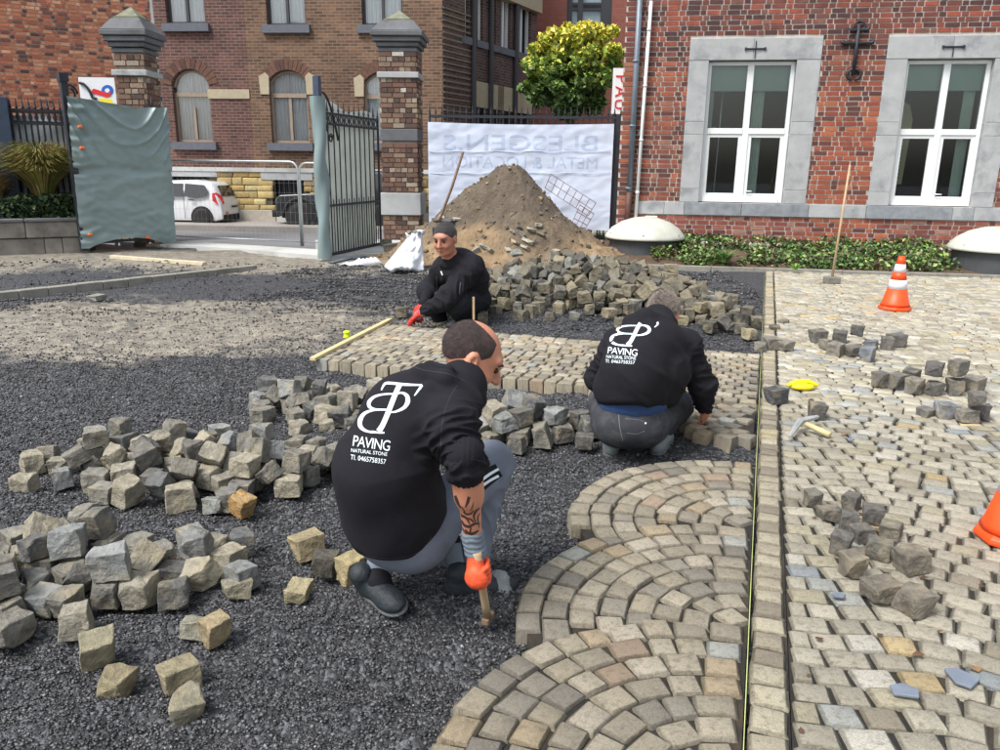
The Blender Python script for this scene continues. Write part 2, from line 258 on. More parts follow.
SIM_TXT = """
1 8 .78 -1.65 2.663 -.025 .99 .02 -.02 -.14
1 8 .8 -2.231 2.886 -.022 .04 .67 .74 .01
1 1 .8 -1.336 2.898 -.033 1 -.01 .03 -.01
1 2 .96 -2.238 2.677 -.024 .53 -.02 .01 -.85
1 6 .84 -2.012 3.003 -.024 .8 .03 -.01 -.6
1 9 .92 -1.764 2.492 -.029 .61 -.58 -.37 .39
1 2 .79 -1.556 2.91 -.034 .53 0 -.02 .85
1 6 .9 -1.894 2.944 -.028 .01 -.06 .71 -.7
1 7 .85 -1.304 3.035 -.035 .02 -.23 -.97 -.03
1 4 .78 -1.728 2.839 -.024 .27 .26 -.64 -.67
1 8 .79 -1.785 2.975 -.031 .74 .67 .03 .05
1 2 .93 -2.322 2.517 -.026 .5 -.5 .52 .48
1 7 .91 -2.027 2.744 -.034 .22 -.01 .01 -.98
1 2 .91 -1.452 3.031 -.027 .39 -0 -.02 .92
1 9 .96 -2.398 3.041 -.027 .36 -.35 -.6 .63
1 2 .8 -1.921 2.921 .069 .59 -.39 .62 .33
1 4 .89 -1.797 2.966 .082 .03 .78 -.62 .06
1 4 .85 -1.533 2.752 -.019 .45 .51 .5 .53
1 5 .91 -1.278 2.742 -.028 .56 .43 .54 -.46
1 8 .91 -2.08 2.868 -.021 .71 -.66 -.13 .21
1 2 .96 -1.588 3.112 -.029 .72 -.66 .12 -.16
1 7 .84 -1.707 3.097 -.023 .54 .55 .43 .47
1 6 .84 -1.663 2.957 -.024 .95 .02 .02 .3
1 2 .82 -2.176 2.787 .016 .42 .84 .09 -.33
1 1 .84 -1.154 3.185 -.028 .34 .33 .62 .63
1 3 .83 -1.889 2.672 -.025 .61 -.62 -.35 .36
1 8 .85 -1.204 2.857 -.002 .46 -.53 -.66 .27
1 5 .95 -1.757 2.687 -.03 .1 -.01 -.03 .99
1 3 .98 -2.414 2.723 -.015 .7 -.7 .12 -.11
1 8 .8 -1.936 3.189 -.023 .27 -.07 .01 -.96
1 6 .86 -2.152 3.166 -.027 .22 -.66 .22 .68
1 5 .98 -1.27 2.997 .058 .7 .01 .72 .05
1 0 .94 -1.41 2.742 -.018 .55 -.46 .49 .49
1 7 .83 -2.243 2.994 -.023 .16 .13 -.69 -.69
1 1 .78 -1.823 2.582 -.025 .19 .64 -.2 .71
1 5 .92 -1.949 2.756 .066 .47 -.1 .05 .87
1 8 .82 -1.554 2.539 -.021 .03 .59 .81 .01
1 6 .88 -1.053 2.877 -.024 .25 .66 -.24 .66
1 6 .9 -1.145 3.008 -.024 .41 .57 .39 -.59
1 5 .89 -1.856 2.811 -.03 .24 .65 .24 -.68
1 0 .85 -2.028 2.572 -.031 .02 .97 .22 .01
1 1 .93 -2.219 2.926 .086 .01 .22 .98 .03
1 1 .91 -2.025 3.137 .04 .59 .49 -.06 -.63
1 6 .96 -2.144 2.508 -.02 .05 .69 .04 -.72
1 0 .8 -1.809 3.117 -.026 .37 -.36 .6 -.61
1 4 .79 -1.444 2.899 .038 .71 .43 -.09 .55
1 2 .8 -2.396 3.174 -.033 .7 -.02 .01 -.71
1 3 .86 -1.869 2.618 .081 .25 .28 -.68 -.63
1 6 .92 -2.288 3.111 -.018 .7 .03 -.01 -.71
1 6 .85 -1.384 3.191 -.023 .95 .02 .02 .31
1 5 .91 -1.257 3.14 -.028 .32 .62 .31 -.65
1 2 .86 -2.116 2.995 -.018 .02 .72 .17 -.68
1 5 .77 -1.653 2.765 .027 .16 .43 .77 -.45
1 1 .85 -1.743 3.113 .096 .75 .14 .65 -.04
1 3 .78 -1.906 3.062 .063 .47 .25 .82 -.19
1 7 .96 -1.508 2.747 .108 .68 .73 .03 .1
1 0 .9 -2.031 2.652 .074 .69 .27 .59 -.32
1 4 .79 -1.835 3.164 .082 .57 .51 .4 .5
2 6 .93 -1.324 3.869 -.029 .5 .5 -.47 -.54
2 8 .9 -1.653 4.202 -.015 .02 .94 -.33 -.03
2 3 .91 -1.653 4.055 -.031 .87 .01 -.01 -.5
2 3 .81 -1.846 3.867 -.029 .51 .54 .47 .47
2 2 .9 -1.049 3.963 -.028 .63 .59 .36 .35
2 8 .91 -1.977 4.324 -.024 .71 .64 -.19 -.2
2 7 .79 -.989 4.347 -.04 .92 -.01 -.01 .4
2 6 .98 -2.135 3.86 -.023 .49 -.47 -.54 .5
2 5 .97 -2.412 4.699 -.021 .42 .44 -.56 -.56
2 2 .9 -2.447 4.376 -.024 .04 1 .07 .04
2 6 .9 -1.279 3.995 -.024 .72 -.04 .69 .05
2 8 .78 -1.397 4.076 -.025 .55 .04 -.05 .83
2 8 .87 -2.054 4.036 -.028 .32 -.59 -.25 -.7
2 4 .89 -1.382 4.326 -.022 .02 .78 -.62 .03
2 7 .97 -1.863 4.242 -.031 .91 .01 -.02 .42
2 7 .9 -1.244 4.211 -.015 .18 .23 .7 .66
2 5 .86 -2.259 4.035 -.028 .24 -.59 -.25 -.73
2 5 .85 -1.63 3.757 -.037 0 -.96 .27 -0
2 3 .88 -1.526 4.097 -.017 .49 -.53 -.42 -.55
2 5 .88 -1.91 4.004 -.025 .63 -.54 .38 -.4
2 9 .91 -1.615 4.323 -.03 .71 -.68 .12 -.12
2 6 .87 -1.921 4.359 .084 .12 .4 -.91 .03
2 5 .98 -1.561 3.901 -.021 .45 -.49 -.42 -.62
2 6 .84 -2.338 3.887 -.026 .38 .57 -.38 .62
2 4 .97 -2.191 4.303 -.003 .73 .12 .65 -.18
2 5 .98 -1.684 4.049 .077 .34 -.37 -.64 .58
2 3 .97 -1.999 3.88 -.016 .44 -.57 .4 .56
2 3 .97 -1.109 3.832 -.028 .71 -0 -.02 -.7
2 6 .94 -2.166 4.109 -.025 .31 -.35 .62 -.63
2 3 .87 -2.032 3.717 -.033 .07 .01 .02 1
2 0 .81 -.991 4.134 -.013 .24 .39 .88 -.13
2 5 .93 -2.097 3.991 .062 .38 -.47 -.26 -.76
2 6 .97 -2.344 4.185 -.019 .65 -.31 .62 .32
2 1 .79 -.871 4.076 -.023 .7 -.24 -.6 -.3
2 2 .93 -1.776 4.485 -.022 .06 .86 -.5 .01
2 3 .84 -2.312 3.999 .054 .04 -.92 -.33 -.22
2 0 .8 -1.964 4.148 -.033 .02 .95 -.3 -0
2 7 .94 -1.888 4.462 -.011 .68 .24 -.62 .3
2 5 .86 -.79 4.149 -.027 .56 .57 -.42 -.43
2 1 .89 -2.301 4.193 .098 .67 .69 .18 .19
2 8 .88 -1.22 4.334 -.016 0 -.88 .48 -.04
2 1 .78 -2.069 4.193 -.039 .01 .93 .37 .01
2 1 .79 -1.458 3.846 -.033 .3 -.31 .64 -.64
2 7 .88 -1.287 4.117 .051 .82 .38 .33 .26
2 9 .91 -.815 3.952 -.029 .51 -.5 -.48 .51
2 6 .78 -1.208 3.819 .042 .46 -.03 .55 .7
2 5 .82 -1.405 4.205 -.025 .54 -.56 -.52 -.35
2 7 .79 -2.472 4.106 -.04 .81 -.02 0 -.59
2 5 .9 -1.914 4.203 .07 .34 .56 -.51 .55
2 1 .83 -1.419 4.15 .082 .63 .18 -.39 .65
2 8 .79 -1.806 4.035 -.022 .04 -.53 -.85 -0
2 3 .98 -1.125 4.109 -.015 .04 -.02 .71 -.7
2 0 .78 -2.598 4.236 -.028 .52 .42 -.51 .54
2 0 .92 -.792 4.33 -.019 .37 .58 .3 -.66
2 9 .89 -2.094 4.534 -.032 .69 .66 .19 .24
2 1 .91 -1.76 4.641 -.027 .45 -.04 0 .89
2 6 .8 -1.113 4.247 -.023 .02 -.04 -1 .01
2 1 .85 -1.509 4.263 -.019 .73 .11 .67 -.07
2 0 .91 -1.333 3.744 -.03 .69 -.01 -.01 .72
2 2 .9 -1.356 3.627 -.027 1 -.01 -.02 .04
2 0 .78 -1.737 3.956 -.034 .87 .02 0 -.49
2 1 .93 -1.519 4.408 -.023 .54 .53 .46 .47
2 1 .98 -1.894 3.688 -.011 .75 -.12 -.62 -.19
2 5 .89 -2.041 4.204 .053 .02 -.55 .83 -.02
2 7 .79 -1.092 4.406 -.026 .43 .39 -.58 -.57
2 7 .81 -1.717 4.284 .038 .85 .32 -.12 -.4
2 3 .89 -1.9 3.951 .077 .55 .77 .12 .29
2 6 .85 -1.966 4.079 .074 .03 .45 -.25 -.86
2 1 .85 -2.509 3.82 -.035 0 1 -.02 .01
2 2 .91 -1.783 4.151 .043 .19 .4 -.81 .39
2 5 .86 -.973 4.038 .049 .32 -.38 -.27 .83
2 8 .86 -2.082 4.402 -.027 .24 .21 -.64 -.7
2 8 .84 -1.536 4.185 .074 .81 .24 .51 .13
2 1 .92 -1.317 3.989 .104 .65 .32 -.41 .55
2 3 .96 -1.545 3.977 .075 .63 -.37 -.2 -.65
2 8 .79 -1.224 4.468 -.034 .1 .68 -.05 .73
2 4 .81 -1.083 3.916 .078 .19 -.21 -.63 .72
2 1 .87 -1.412 4.369 .077 .06 .99 -.1 .03
2 2 .95 -1.753 3.751 .001 .27 -.95 .14 -.07
2 1 .82 -1.76 4.373 -.022 .4 .56 -.31 .65
2 4 .9 -1.605 3.633 -.016 .13 -.12 .67 -.72
2 3 .94 -1.671 3.855 .033 .35 .75 -.51 .24
2 9 .92 -.903 4.236 -.014 .55 -.48 .44 .53
2 9 .88 -1.427 3.976 .038 .48 .44 .34 -.68
2 1 .93 -2.63 4.105 -.023 .28 .27 .65 .66
2 3 .91 -1.338 3.846 .075 .58 -.01 0 -.82
3 4 .84 -.316 4.857 -.025 .02 .69 -.72 .03
3 4 .91 -.755 4.962 -.015 .73 .68 .04 .05
3 7 .99 -.069 4.952 -.013 .69 .68 .16 .19
3 9 .93 -.064 4.576 -.034 .02 .46 -.89 .02
3 5 .84 -1.045 5.049 -.036 .04 -0 -.03 1
3 6 .88 -1.595 5.39 -.021 .3 .02 -.02 -.95
3 6 1 -1.319 5.336 -.01 0 .65 -.76 -.03
3 3 .99 .123 4.637 -.026 .6 .01 -.02 -.8
3 3 .84 -.513 4.668 -.035 .03 .82 -.57 -.02
3 5 .93 -1.462 5.195 -.022 .68 .64 .27 .23
3 6 1 -1.057 5.169 -.01 .01 -1 .09 -.02
3 1 .9 -.089 5.083 -.028 .4 -.04 0 .91
3 5 .93 .103 4.933 -.032 .09 -0 .03 -.99
3 1 .97 .399 4.721 -.029 .01 .98 .21 .01
3 5 .88 -.457 5.048 -.026 .13 .12 .7 .69
3 1 .8 -1.484 5.316 -.031 .25 .24 .66 .67
3 8 .84 -.877 4.651 -.031 .67 .3 -.61 .29
3 6 .81 -.929 5.116 -.035 .65 .58 .36 .34
3 0 .94 -1.168 4.994 -.017 .72 .65 -.13 -.2
3 8 .87 -1.25 5.216 -.017 .03 .22 .97 .02
3 6 .82 -.429 4.826 -.029 .54 -.46 .52 .48
3 2 .79 -1.124 4.804 -.038 .58 -.54 .4 -.46
3 1 .86 -.158 4.809 -.027 .71 .69 .08 .08
3 8 .92 -.755 5.19 -.024 .55 .49 -.46 -.5
3 9 .81 -1.271 5.298 .093 .71 -0 .07 -.7
3 7 1.01 .262 4.609 -.012 .79 .06 .61 -.07
3 0 1 -.868 5.467 -.026 .92 -.02 -0 .38
3 6 .8 .221 4.766 -.026 .7 .01 .03 .71
3 1 .96 -.6 4.274 -.021 .43 .42 .56 .57
3 0 .85 .693 5.208 -.033 1 -.02 0 .07
3 0 .8 -.754 5.691 -.027 .12 -.66 -.03 -.74
3 9 .99 -1.365 4.961 -.025 .31 -.3 -.62 .65
3 7 .98 -1.047 4.926 -.002 .57 .81 -.11 -.03
3 8 .84 -.316 4.511 -.031 .73 .08 -.68 .05
3 1 1 -1.577 4.956 -.021 .61 -.61 -.36 .35
3 5 .91 -.003 4.695 -.033 .96 -.03 .01 -.29
3 0 .92 -.035 4.846 -.019 .67 .32 .56 -.36
3 3 .85 -1.302 5.463 -.023 .59 -.43 .55 .4
3 9 .9 -.451 3.754 -.035 .02 -.58 -.82 .02
3 1 .94 -1.066 5.404 -.013 .11 -.67 -.08 -.73
3 9 .83 .082 5.074 -.021 .34 -.93 -.13 .05
3 7 .91 -.229 5.274 -.032 .01 .22 -.98 .01
3 0 .84 -1.719 5.323 -.024 .7 .64 -.19 -.26
3 9 .84 -1.724 5.503 -.033 .71 -.68 -.13 .14
3 2 .88 .104 4.815 -.025 .01 .7 .71 .06
3 3 .9 .226 4.912 -.02 .7 -.11 .7 .08
3 2 1 -.931 4.814 -.023 .71 .69 -.08 -.11
3 4 .96 -.54 4.93 -.018 .97 -.01 -.02 -.26
3 7 .89 -1.264 5.048 -.014 .73 -.2 -.61 -.24
3 7 .91 .389 4.891 -.013 .68 -.29 -.58 -.34
3 0 .97 -.487 4.356 -.016 .71 -.22 .61 .27
3 6 .91 -1.383 5.113 .039 .47 -.74 .09 -.47
3 8 .86 -1.192 5.349 -.033 .73 .01 .68 -.05
3 4 1.01 -1.752 5.687 -.014 .02 .03 -1 .01
3 5 .88 -.44 4.867 .082 .92 .1 .1 .36
3 5 .96 -1.248 5.595 -.031 0 .35 -.94 0
3 2 .94 -1.622 5.125 -.025 .17 -.7 .17 .67
3 2 .8 -.716 4.826 -.037 .09 -.05 -.68 .73
3 1 .97 -.148 4.666 .008 .21 .77 -.39 .45
3 8 .98 -.374 4.679 -.026 .15 .65 .17 -.72
3 7 .81 -.881 5.406 .073 .33 0 -.02 .94
3 9 .88 -1.44 5.572 -.036 .01 -.28 .96 -.03
3 1 .93 -.875 5.265 -.015 .67 .35 -.53 .38
3 3 .98 .13 4.706 .08 .31 .05 -.05 -.95
3 6 .8 .109 4.498 -.024 .01 -.98 .21 -.02
3 3 .87 -.798 4.855 .047 .6 -.74 -.21 -.2
3 9 .96 .363 4.753 .078 .36 .02 .01 -.93
3 5 .94 -.003 5.168 -.032 0 .9 -.43 0
3 4 .94 -1.587 5.536 -.005 .75 .06 -.64 .16
3 9 .85 -.169 4.954 .084 .37 .14 -.06 -.92
3 1 .96 .542 4.977 -.023 .68 -.68 -.19 .18
3 3 .87 -.866 4.489 -.033 .66 .02 .01 .75
3 4 .98 .104 5.026 .074 .09 -.09 .33 -.93
3 3 .81 .53 4.599 -.036 .05 .01 .02 1
3 2 .9 -1.287 4.767 -.032 .2 -.15 -.65 .71
3 9 .83 -.3 4.91 .071 .24 -.25 .61 -.71
3 0 .98 -.651 4.581 -.023 .02 .95 -.32 -0
3 2 .94 -1.588 5.251 .036 .39 .87 .12 -.28
3 7 .85 -.516 4.671 .054 .92 -.02 .03 .39
3 6 .9 -1.007 5.274 .052 .18 -.76 .33 -.53
3 6 1.01 -.041 4.716 .097 .44 .08 -.05 .89
3 9 .85 -.827 5.077 -.02 .27 -.66 -.28 -.64
3 7 .82 -1.179 5.158 .023 .33 .41 -.62 -.59
3 1 .82 -.604 5.146 -.036 .01 .73 -.68 .01
3 8 .97 -1.452 5.211 .105 .38 .29 -.72 -.51
3 3 .82 -.919 4.929 -.025 .54 -.48 .51 .46
3 6 .93 -.748 4.715 .011 .87 -.27 .4 -.08
3 7 .9 -1.456 5.444 .003 .44 -.48 .67 .36
3 0 1 .224 4.832 .109 .59 .63 -.28 -.44
3 5 .86 -.267 4.718 .032 .82 .02 .38 .43
3 1 .94 -.693 5.331 -.024 .57 -.58 .41 -.42
3 3 .92 -.606 4.788 .017 .37 -.33 .19 -.85
3 6 .99 .586 4.803 -.017 .56 -.46 -.52 -.46
3 7 .93 -1.417 5.351 .079 .2 .74 .1 .64
3 1 .94 -.761 5.008 .092 .1 .93 .36 0
3 5 .97 .291 5.096 -.029 .84 -.03 -.02 .54
3 7 .98 -.458 4.516 -.008 .67 -.31 -.57 -.37
3 3 .87 -1.358 5.666 -.033 .33 0 -.02 -.95
3 1 .95 -1.025 5.029 .074 .49 .5 .46 -.55
3 0 .91 .031 4.609 .073 .04 -.88 .48 -.03
4 8 1.07 -.192 10.023 -.005 .74 0 -.02 -.67
4 4 1.03 .994 9.738 -.006 .69 .72 .02 .08
4 3 1 1.392 10.607 -.026 .1 -0 -.02 -1
4 0 .85 1.458 9.21 -.033 .22 -0 .02 -.98
4 9 .87 1.959 10.082 -.037 .01 -.13 -.99 .03
4 3 1.08 .737 10.117 -.022 .39 .01 .02 .92
4 4 .88 1.858 10.783 -.023 .13 .02 -0 .99
4 4 .99 1.875 9.638 -.001 .75 -.18 -.62 -.13
4 3 .96 2.003 9.478 -.016 .27 -.66 .25 .65
4 6 1.04 .706 9.377 -.008 .01 -.95 .3 -.02
4 7 .96 .852 9.841 -.015 .4 .37 -.6 -.59
4 6 1.02 .679 9.6 -.008 .01 -.26 .97 .03
4 2 .9 .874 9.584 -.027 .64 .66 -.26 -.31
4 0 1.03 1.921 10.367 .004 .88 -.4 -.26 .04
4 4 1.01 2.35 9.735 -.015 .15 .02 -0 .99
4 7 .89 .639 10.552 -.036 .99 -.01 -.01 .13
4 4 .94 2.422 8.421 -.019 .9 -.01 -.02 -.44
4 3 .95 1.914 9.36 -.028 .86 -.01 -.02 -.51
4 3 .95 2.121 9.379 -.012 .43 .54 -.42 .59
4 3 1.06 1.55 10.366 -.023 .04 1 -.06 -0
4 5 .91 1.208 11.179 -.034 0 -.82 -.57 0
4 0 .92 .236 10.235 -.019 .75 -.09 .64 .13
4 3 1 1.211 9.224 -.026 .05 .01 .02 1
4 2 1.05 .632 10.41 -.018 .74 .67 -.05 -.05
4 2 .91 2.537 10.038 -.028 .72 .69 .05 .02
4 4 .96 -.855 9.858 -.012 .57 .54 -.42 -.45
4 0 1.02 .808 9.679 .031 .28 -.29 .86 .3
4 7 1.04 1.195 9.531 -.01 .61 .58 -.39 -.37
4 9 .98 -.138 10.868 -.027 .41 .35 -.6 -.59
4 9 1.04 2.825 9.578 -.029 .02 -.46 -.89 .02
4 7 1.03 -.081 9.603 -.01 .02 .05 .7 .71
4 7 1.05 2.323 8.262 -.028 .84 -.01 -.01 .54
4 5 1.01 1.664 9.989 -.018 .47 .5 -.5 -.53
4 1 1.02 1.425 9.521 -.026 .01 .17 -.99 -.01
4 7 .88 2.085 10.737 -.021 .05 .61 .03 -.79
4 8 1.02 1.152 9.988 -.006 .04 -.78 -.62 -.02
4 8 .88 2.802 8.422 -.018 .75 .02 -.06 .65
4 5 .86 .225 10.114 -.035 .7 -.03 -.02 .71
4 8 .9 2.27 9.303 -.028 .46 -.51 -.45 -.57
4 6 1.07 1.778 10.195 -.005 .02 -.43 -.9 0
4 0 .91 2.385 8.59 -.027 .01 .56 .83 .02
4 8 .94 1.335 9.346 -.012 .02 .97 -.25 -.03
4 6 1.04 1.265 10.158 -.023 .66 .59 .35 .32
4 3 1 .991 10.863 -.026 .03 .98 .18 .01
4 6 .92 1.05 10.394 -.03 .61 .54 .42 .4
4 3 .87 .459 10.046 -.018 .06 -.66 -.01 -.74
4 7 .96 1.608 9.527 -.032 1 0 -.03 .03
4 9 .9 .014 10.651 -.032 .36 -0 -0 -.93
4 1 1.04 -.017 11.252 -.02 .91 .01 .01 .42
4 5 1 .068 9.686 -.029 0 -.15 -.99 0
4 1 .99 .626 8.955 -.023 .89 0 .04 -.46
4 4 1.06 -.309 8.912 -.005 .73 .68 .02 .02
4 0 1.06 1.042 9.602 -.019 .03 -.06 1 -.01
4 2 .93 1.036 10.225 -.024 .71 -.09 -.7 -.02
4 0 .93 .899 9.216 -.026 .01 -.97 -.25 .03
4 2 .86 .744 10.656 -.026 .02 .99 .13 .01
4 4 .95 -.17 10.463 -.019 .03 -.02 0 -1
4 0 .97 .137 11.396 -.016 .71 -.28 -.6 -.24
4 2 .96 2.496 9.681 -.023 .64 .01 -.01 .77
4 3 .97 1.792 8.3 -.027 .18 .01 .02 .98
4 1 1.06 .983 9.98 .008 .12 -.01 -.54 .84
4 8 .91 1.599 8.255 -.016 .77 -.06 -.03 -.63
4 9 .93 1.275 10.419 -.015 .75 -.03 -.65 .09
4 9 .9 1.446 9.068 -.032 .21 -0 0 -.98
4 9 1.02 .573 9.919 -.009 .67 -.38 -.54 -.35
4 7 .9 2.293 9.429 -.02 .59 -.4 .46 .53
4 6 1 .841 10.252 -.018 .33 .62 .32 -.64
4 0 .89 -.087 9.786 -.021 .51 -.48 .45 .54
4 6 1.07 .425 9.904 -.022 .5 .43 .53 .54
4 6 .98 1.092 9.459 -.018 .71 -.16 .67 .14
4 7 .92 1.043 9.166 -.016 .01 -0 .71 -.7
4 7 .93 1.917 10.21 .028 .23 .61 .26 .72
4 9 1.04 -.09 9.361 -.029 .03 -.89 -.45 .01
4 1 1.05 1.692 8.674 -.025 .01 .55 -.83 0
4 4 1.06 .368 10.488 -.011 .01 .66 -.75 .03
4 0 .94 1.707 9.663 -.018 .19 -.65 .15 .72
4 7 1.05 .04 10.498 -.027 .45 .02 -.01 .89
4 9 .94 2.279 10.056 -.014 .56 .36 -.54 .52
4 3 .84 -.641 10.675 -.034 .01 .19 -.98 -.03
4 1 .96 2.026 9.004 -.012 .68 -.27 -.59 -.34
4 3 .89 1.404 10.432 -.032 .03 .52 -.86 0
4 5 1.04 .739 9.929 -.018 .67 -.27 -.59 -.37
4 0 .89 .597 9.44 -.028 0 .33 .95 .02
4 7 1.06 2.363 8.811 -.024 .03 .24 -.97 -.01
4 0 1.06 .704 11.338 -.019 .02 -.99 .12 .03
4 2 .92 1.164 11.026 -.025 .69 -.22 -.67 -.14
4 6 1.04 2.563 9.219 -.011 .43 -0 .03 .9
4 5 .96 .8 10.786 -.03 .02 .46 .88 -.04
4 2 .86 1.977 9.239 -.034 .02 .03 -.68 .73
4 8 1 .151 9.089 -.01 .93 0 -.07 .37
4 3 1.06 .76 10.389 -.005 .75 -.04 -.66 .01
4 0 .97 1.236 9.324 .091 .04 .38 -.07 -.92
4 0 .98 1.25 8.824 -.026 .85 -.01 .01 -.53
4 3 .88 .484 9.77 -.025 .22 .21 -.69 -.66
4 0 1.01 .891 10.534 -.014 .01 -.65 .02 .76
4 4 .98 1.493 9.389 .013 .78 .19 .47 -.38
4 4 1.07 1.767 9.346 -.002 .6 .54 -.4 -.44
4 7 1.03 1.045 9.546 .114 .71 -.33 .46 .42
4 4 .9 .979 8.516 -.016 .51 .48 .49 .52
4 6 .98 .769 8.701 -.026 .64 .62 -.28 -.35
4 1 1.04 1.381 10.281 .016 .32 .49 -.79 .17
4 3 .99 1.006 10.737 -.009 .59 -.39 -.58 -.4
4 7 .95 .978 9.718 .116 .02 -.66 .75 -.06
4 9 .96 1.292 9.012 -.011 .66 .24 -.68 .21
4 0 .87 2.183 8.356 -.032 .22 -.01 -.02 .98
4 2 .9 2.267 8.971 -.027 .64 -.27 .66 .28
4 1 1 1.07 11.112 .002 .47 .4 .27 -.74
4 6 .84 2.866 8.02 -.023 .99 .03 .01 -.1
4 9 .89 1.835 9.896 -.036 .01 -.26 .97 -.03
4 9 .86 -.292 9.085 -.02 .7 -.34 -.55 -.29
4 0 .92 -.043 10.35 -.018 .4 -.6 -.29 -.63
4 3 .98 2.163 9.596 -.016 .25 -.26 -.66 .66
4 0 1.04 -.514 10.951 -.011 .28 .27 -.65 -.65
4 3 .89 .552 9.67 -.017 .33 -.62 -.24 -.67
4 9 1.08 .979 10.12 .017 .66 .62 .28 -.31
4 2 .97 1.22 9.823 -.009 0 -.96 -.24 -.15
4 1 1.03 2.551 8.52 -.019 .68 -.67 -.22 .2
4 8 .93 1.731 8.146 -.026 .5 .52 -.44 .53
4 2 .9 2.422 9.904 -.028 .45 .45 -.53 -.56
4 7 .9 1.583 9.66 -.014 .76 -.04 -.65 -.03
4 7 .98 2.134 10.109 -.01 .08 .27 .03 -.96
4 2 1 2.141 8.746 -.022 .86 -.02 0 -.52
4 1 .89 2.71 10.142 -.027 .65 -.65 .28 -.29
4 8 .92 .027 8.976 -.023 .7 .64 .2 .24
4 9 .99 .489 10.787 -.028 .32 -0 -0 .95
4 9 .99 1.038 9.067 -.01 .52 -.47 .5 .51
4 5 .89 .477 10.185 -.027 .76 -.03 -.64 -.09
4 1 .93 1.862 9.043 -.023 .38 .36 .6 .61
4 8 .91 .722 11.02 -.016 .81 -.05 -.04 -.58
4 3 1.05 .375 9.565 -.023 .89 .02 0 .45
4 7 .85 1.095 9.287 -.022 .46 .47 .52 .55
4 1 .98 .839 10.025 -.02 .65 .63 .29 .3
4 8 .97 .729 9.869 .106 .7 .61 .2 .32
4 3 .94 1.406 8.543 -.021 .6 .62 -.38 -.35
4 7 .88 1.355 8.649 -.015 .63 -.36 -.53 -.44
4 2 1.06 2.182 8.017 -.016 .41 -.62 -.34 -.58
4 3 .9 1.43 10.017 -.032 .02 .68 .73 .03
4 1 .86 1.791 9.515 -.029 .64 -.63 -.32 .31
4 5 1.05 .551 11 -.021 .12 .68 .13 -.71
4 6 1.01 .396 9.122 -.009 .01 .47 -.88 .02
4 5 .99 .222 10.482 -.03 0 -1 .07 -0
4 4 1.02 2.106 9.885 -.013 .02 -.93 -.36 -.02
4 5 1.06 .939 9.353 -.02 .63 -.38 .56 .38
4 1 .86 1.813 9.998 -.019 .36 .58 -.35 .65
4 3 .91 -.007 10.094 -.023 .61 .63 .33 .35
4 5 .92 1.59 9.211 -.012 .37 -.6 .64 .3
4 7 .87 .902 9.567 .078 .31 .2 -.66 -.66
4 2 .93 1.602 9.784 -.026 .09 .05 .69 .71
4 2 .95 .704 8.824 .009 .47 .84 .21 .2
4 4 1.08 2.031 9.407 .121 .02 .06 -1 -0
4 1 .89 1.548 9.968 -.027 .48 -.49 .51 -.52
4 1 1.04 2.561 9.428 -.019 .52 -.53 .47 -.48
4 2 .99 1.201 8.946 -.022 .3 -.01 .02 -.95
4 1 1.01 1.971 9.81 .01 .5 -.16 .66 .54
4 5 .92 1.513 10.512 -.027 .06 .98 -.17 -.01
4 1 .86 1.04 8.961 -.03 .02 -.04 -.01 1
4 9 1 1.088 8.649 -.028 .5 0 -0 .87
4 0 .93 1.286 9.998 -.01 .49 .57 -.51 -.42
4 5 .91 .296 9.179 -.033 .27 -.02 -.04 .96
4 3 1.05 .643 9.75 -.005 .19 -.67 -.19 -.69
4 4 .86 2.521 8.073 -.024 .64 -.02 -.01 -.77
4 7 1.03 1.352 9.134 .046 .37 -.07 -.39 -.84
4 9 .99 .175 10.684 -.01 .67 -.34 .55 .36
4 2 .89 2.044 10.091 .056 .22 -.2 .63 .71
4 4 .93 .799 9.48 .014 .11 .48 .44 -.75
4 4 .98 .397 8.835 -.017 .59 .02 -.01 .81
4 9 .92 -.425 10.323 -.015 .67 -.25 .65 .28
4 3 .87 -.87 10.177 -.026 .38 .38 -.62 -.58
4 4 .99 .051 10.203 .016 .69 .61 -.39 .06
4 5 1.05 1.339 9.858 .004 .73 -.37 .48 -.3
4 1 1.01 1.638 10.568 -.027 0 .44 .9 .01
4 6 .96 1.242 10.784 -.027 .14 .18 -.66 -.72
4 0 .87 .294 10.92 -.029 0 .4 .92 .02
4 9 .94 .343 9.765 -.028 .71 -.68 -.11 .12
4 8 .92 1.727 9.09 -.024 .43 .39 -.55 -.6
4 3 1.07 -.122 8.783 -.022 .5 .01 .01 .87
4 9 1.02 2.543 7.834 -.025 .62 .56 -.39 -.38
4 1 .98 -.12 10.239 -.01 .66 -.33 .56 .38
4 7 .85 1.7 9.859 -.017 .63 -.31 .61 .38
4 5 .91 1.653 10.138 -.023 .69 -.68 -.19 .16
4 4 .91 -1.134 8.801 -.021 1 -0 -.02 .03
4 1 .92 1.945 8.243 -.026 1 -.01 .04 -.04
4 4 .89 1.254 9.958 .118 .1 -.6 -.78 -.1
4 5 .87 1.119 10.873 -.035 .71 -.02 .03 -.7
4 0 1.08 2.61 10.428 -.018 .01 -.72 .69 .01
4 2 1.07 .642 8.513 -.018 .15 0 -.02 .99
4 2 .88 .473 9.478 -.016 .9 -.29 .08 -.31
4 6 .87 1.283 9.622 -.024 .17 -.68 -.19 -.69
4 2 .93 .699 9.126 -.026 .08 -.72 .08 .69
4 4 .88 -.173 10.683 -.011 .63 .37 .61 -.31
4 3 1.06 1.142 9.706 .071 .37 -.41 -.76 .33
4 0 .87 2.559 9.569 -.032 .05 0 .02 -1
4 3 .94 1.177 10.314 .018 .01 .33 .34 -.88
4 7 .87 1.54 9.305 .071 .37 -.89 -.08 .27
4 5 .91 .954 9.474 .052 .35 -.26 .9 .04
4 3 .85 1.971 9.13 -.024 .01 0 .71 -.7
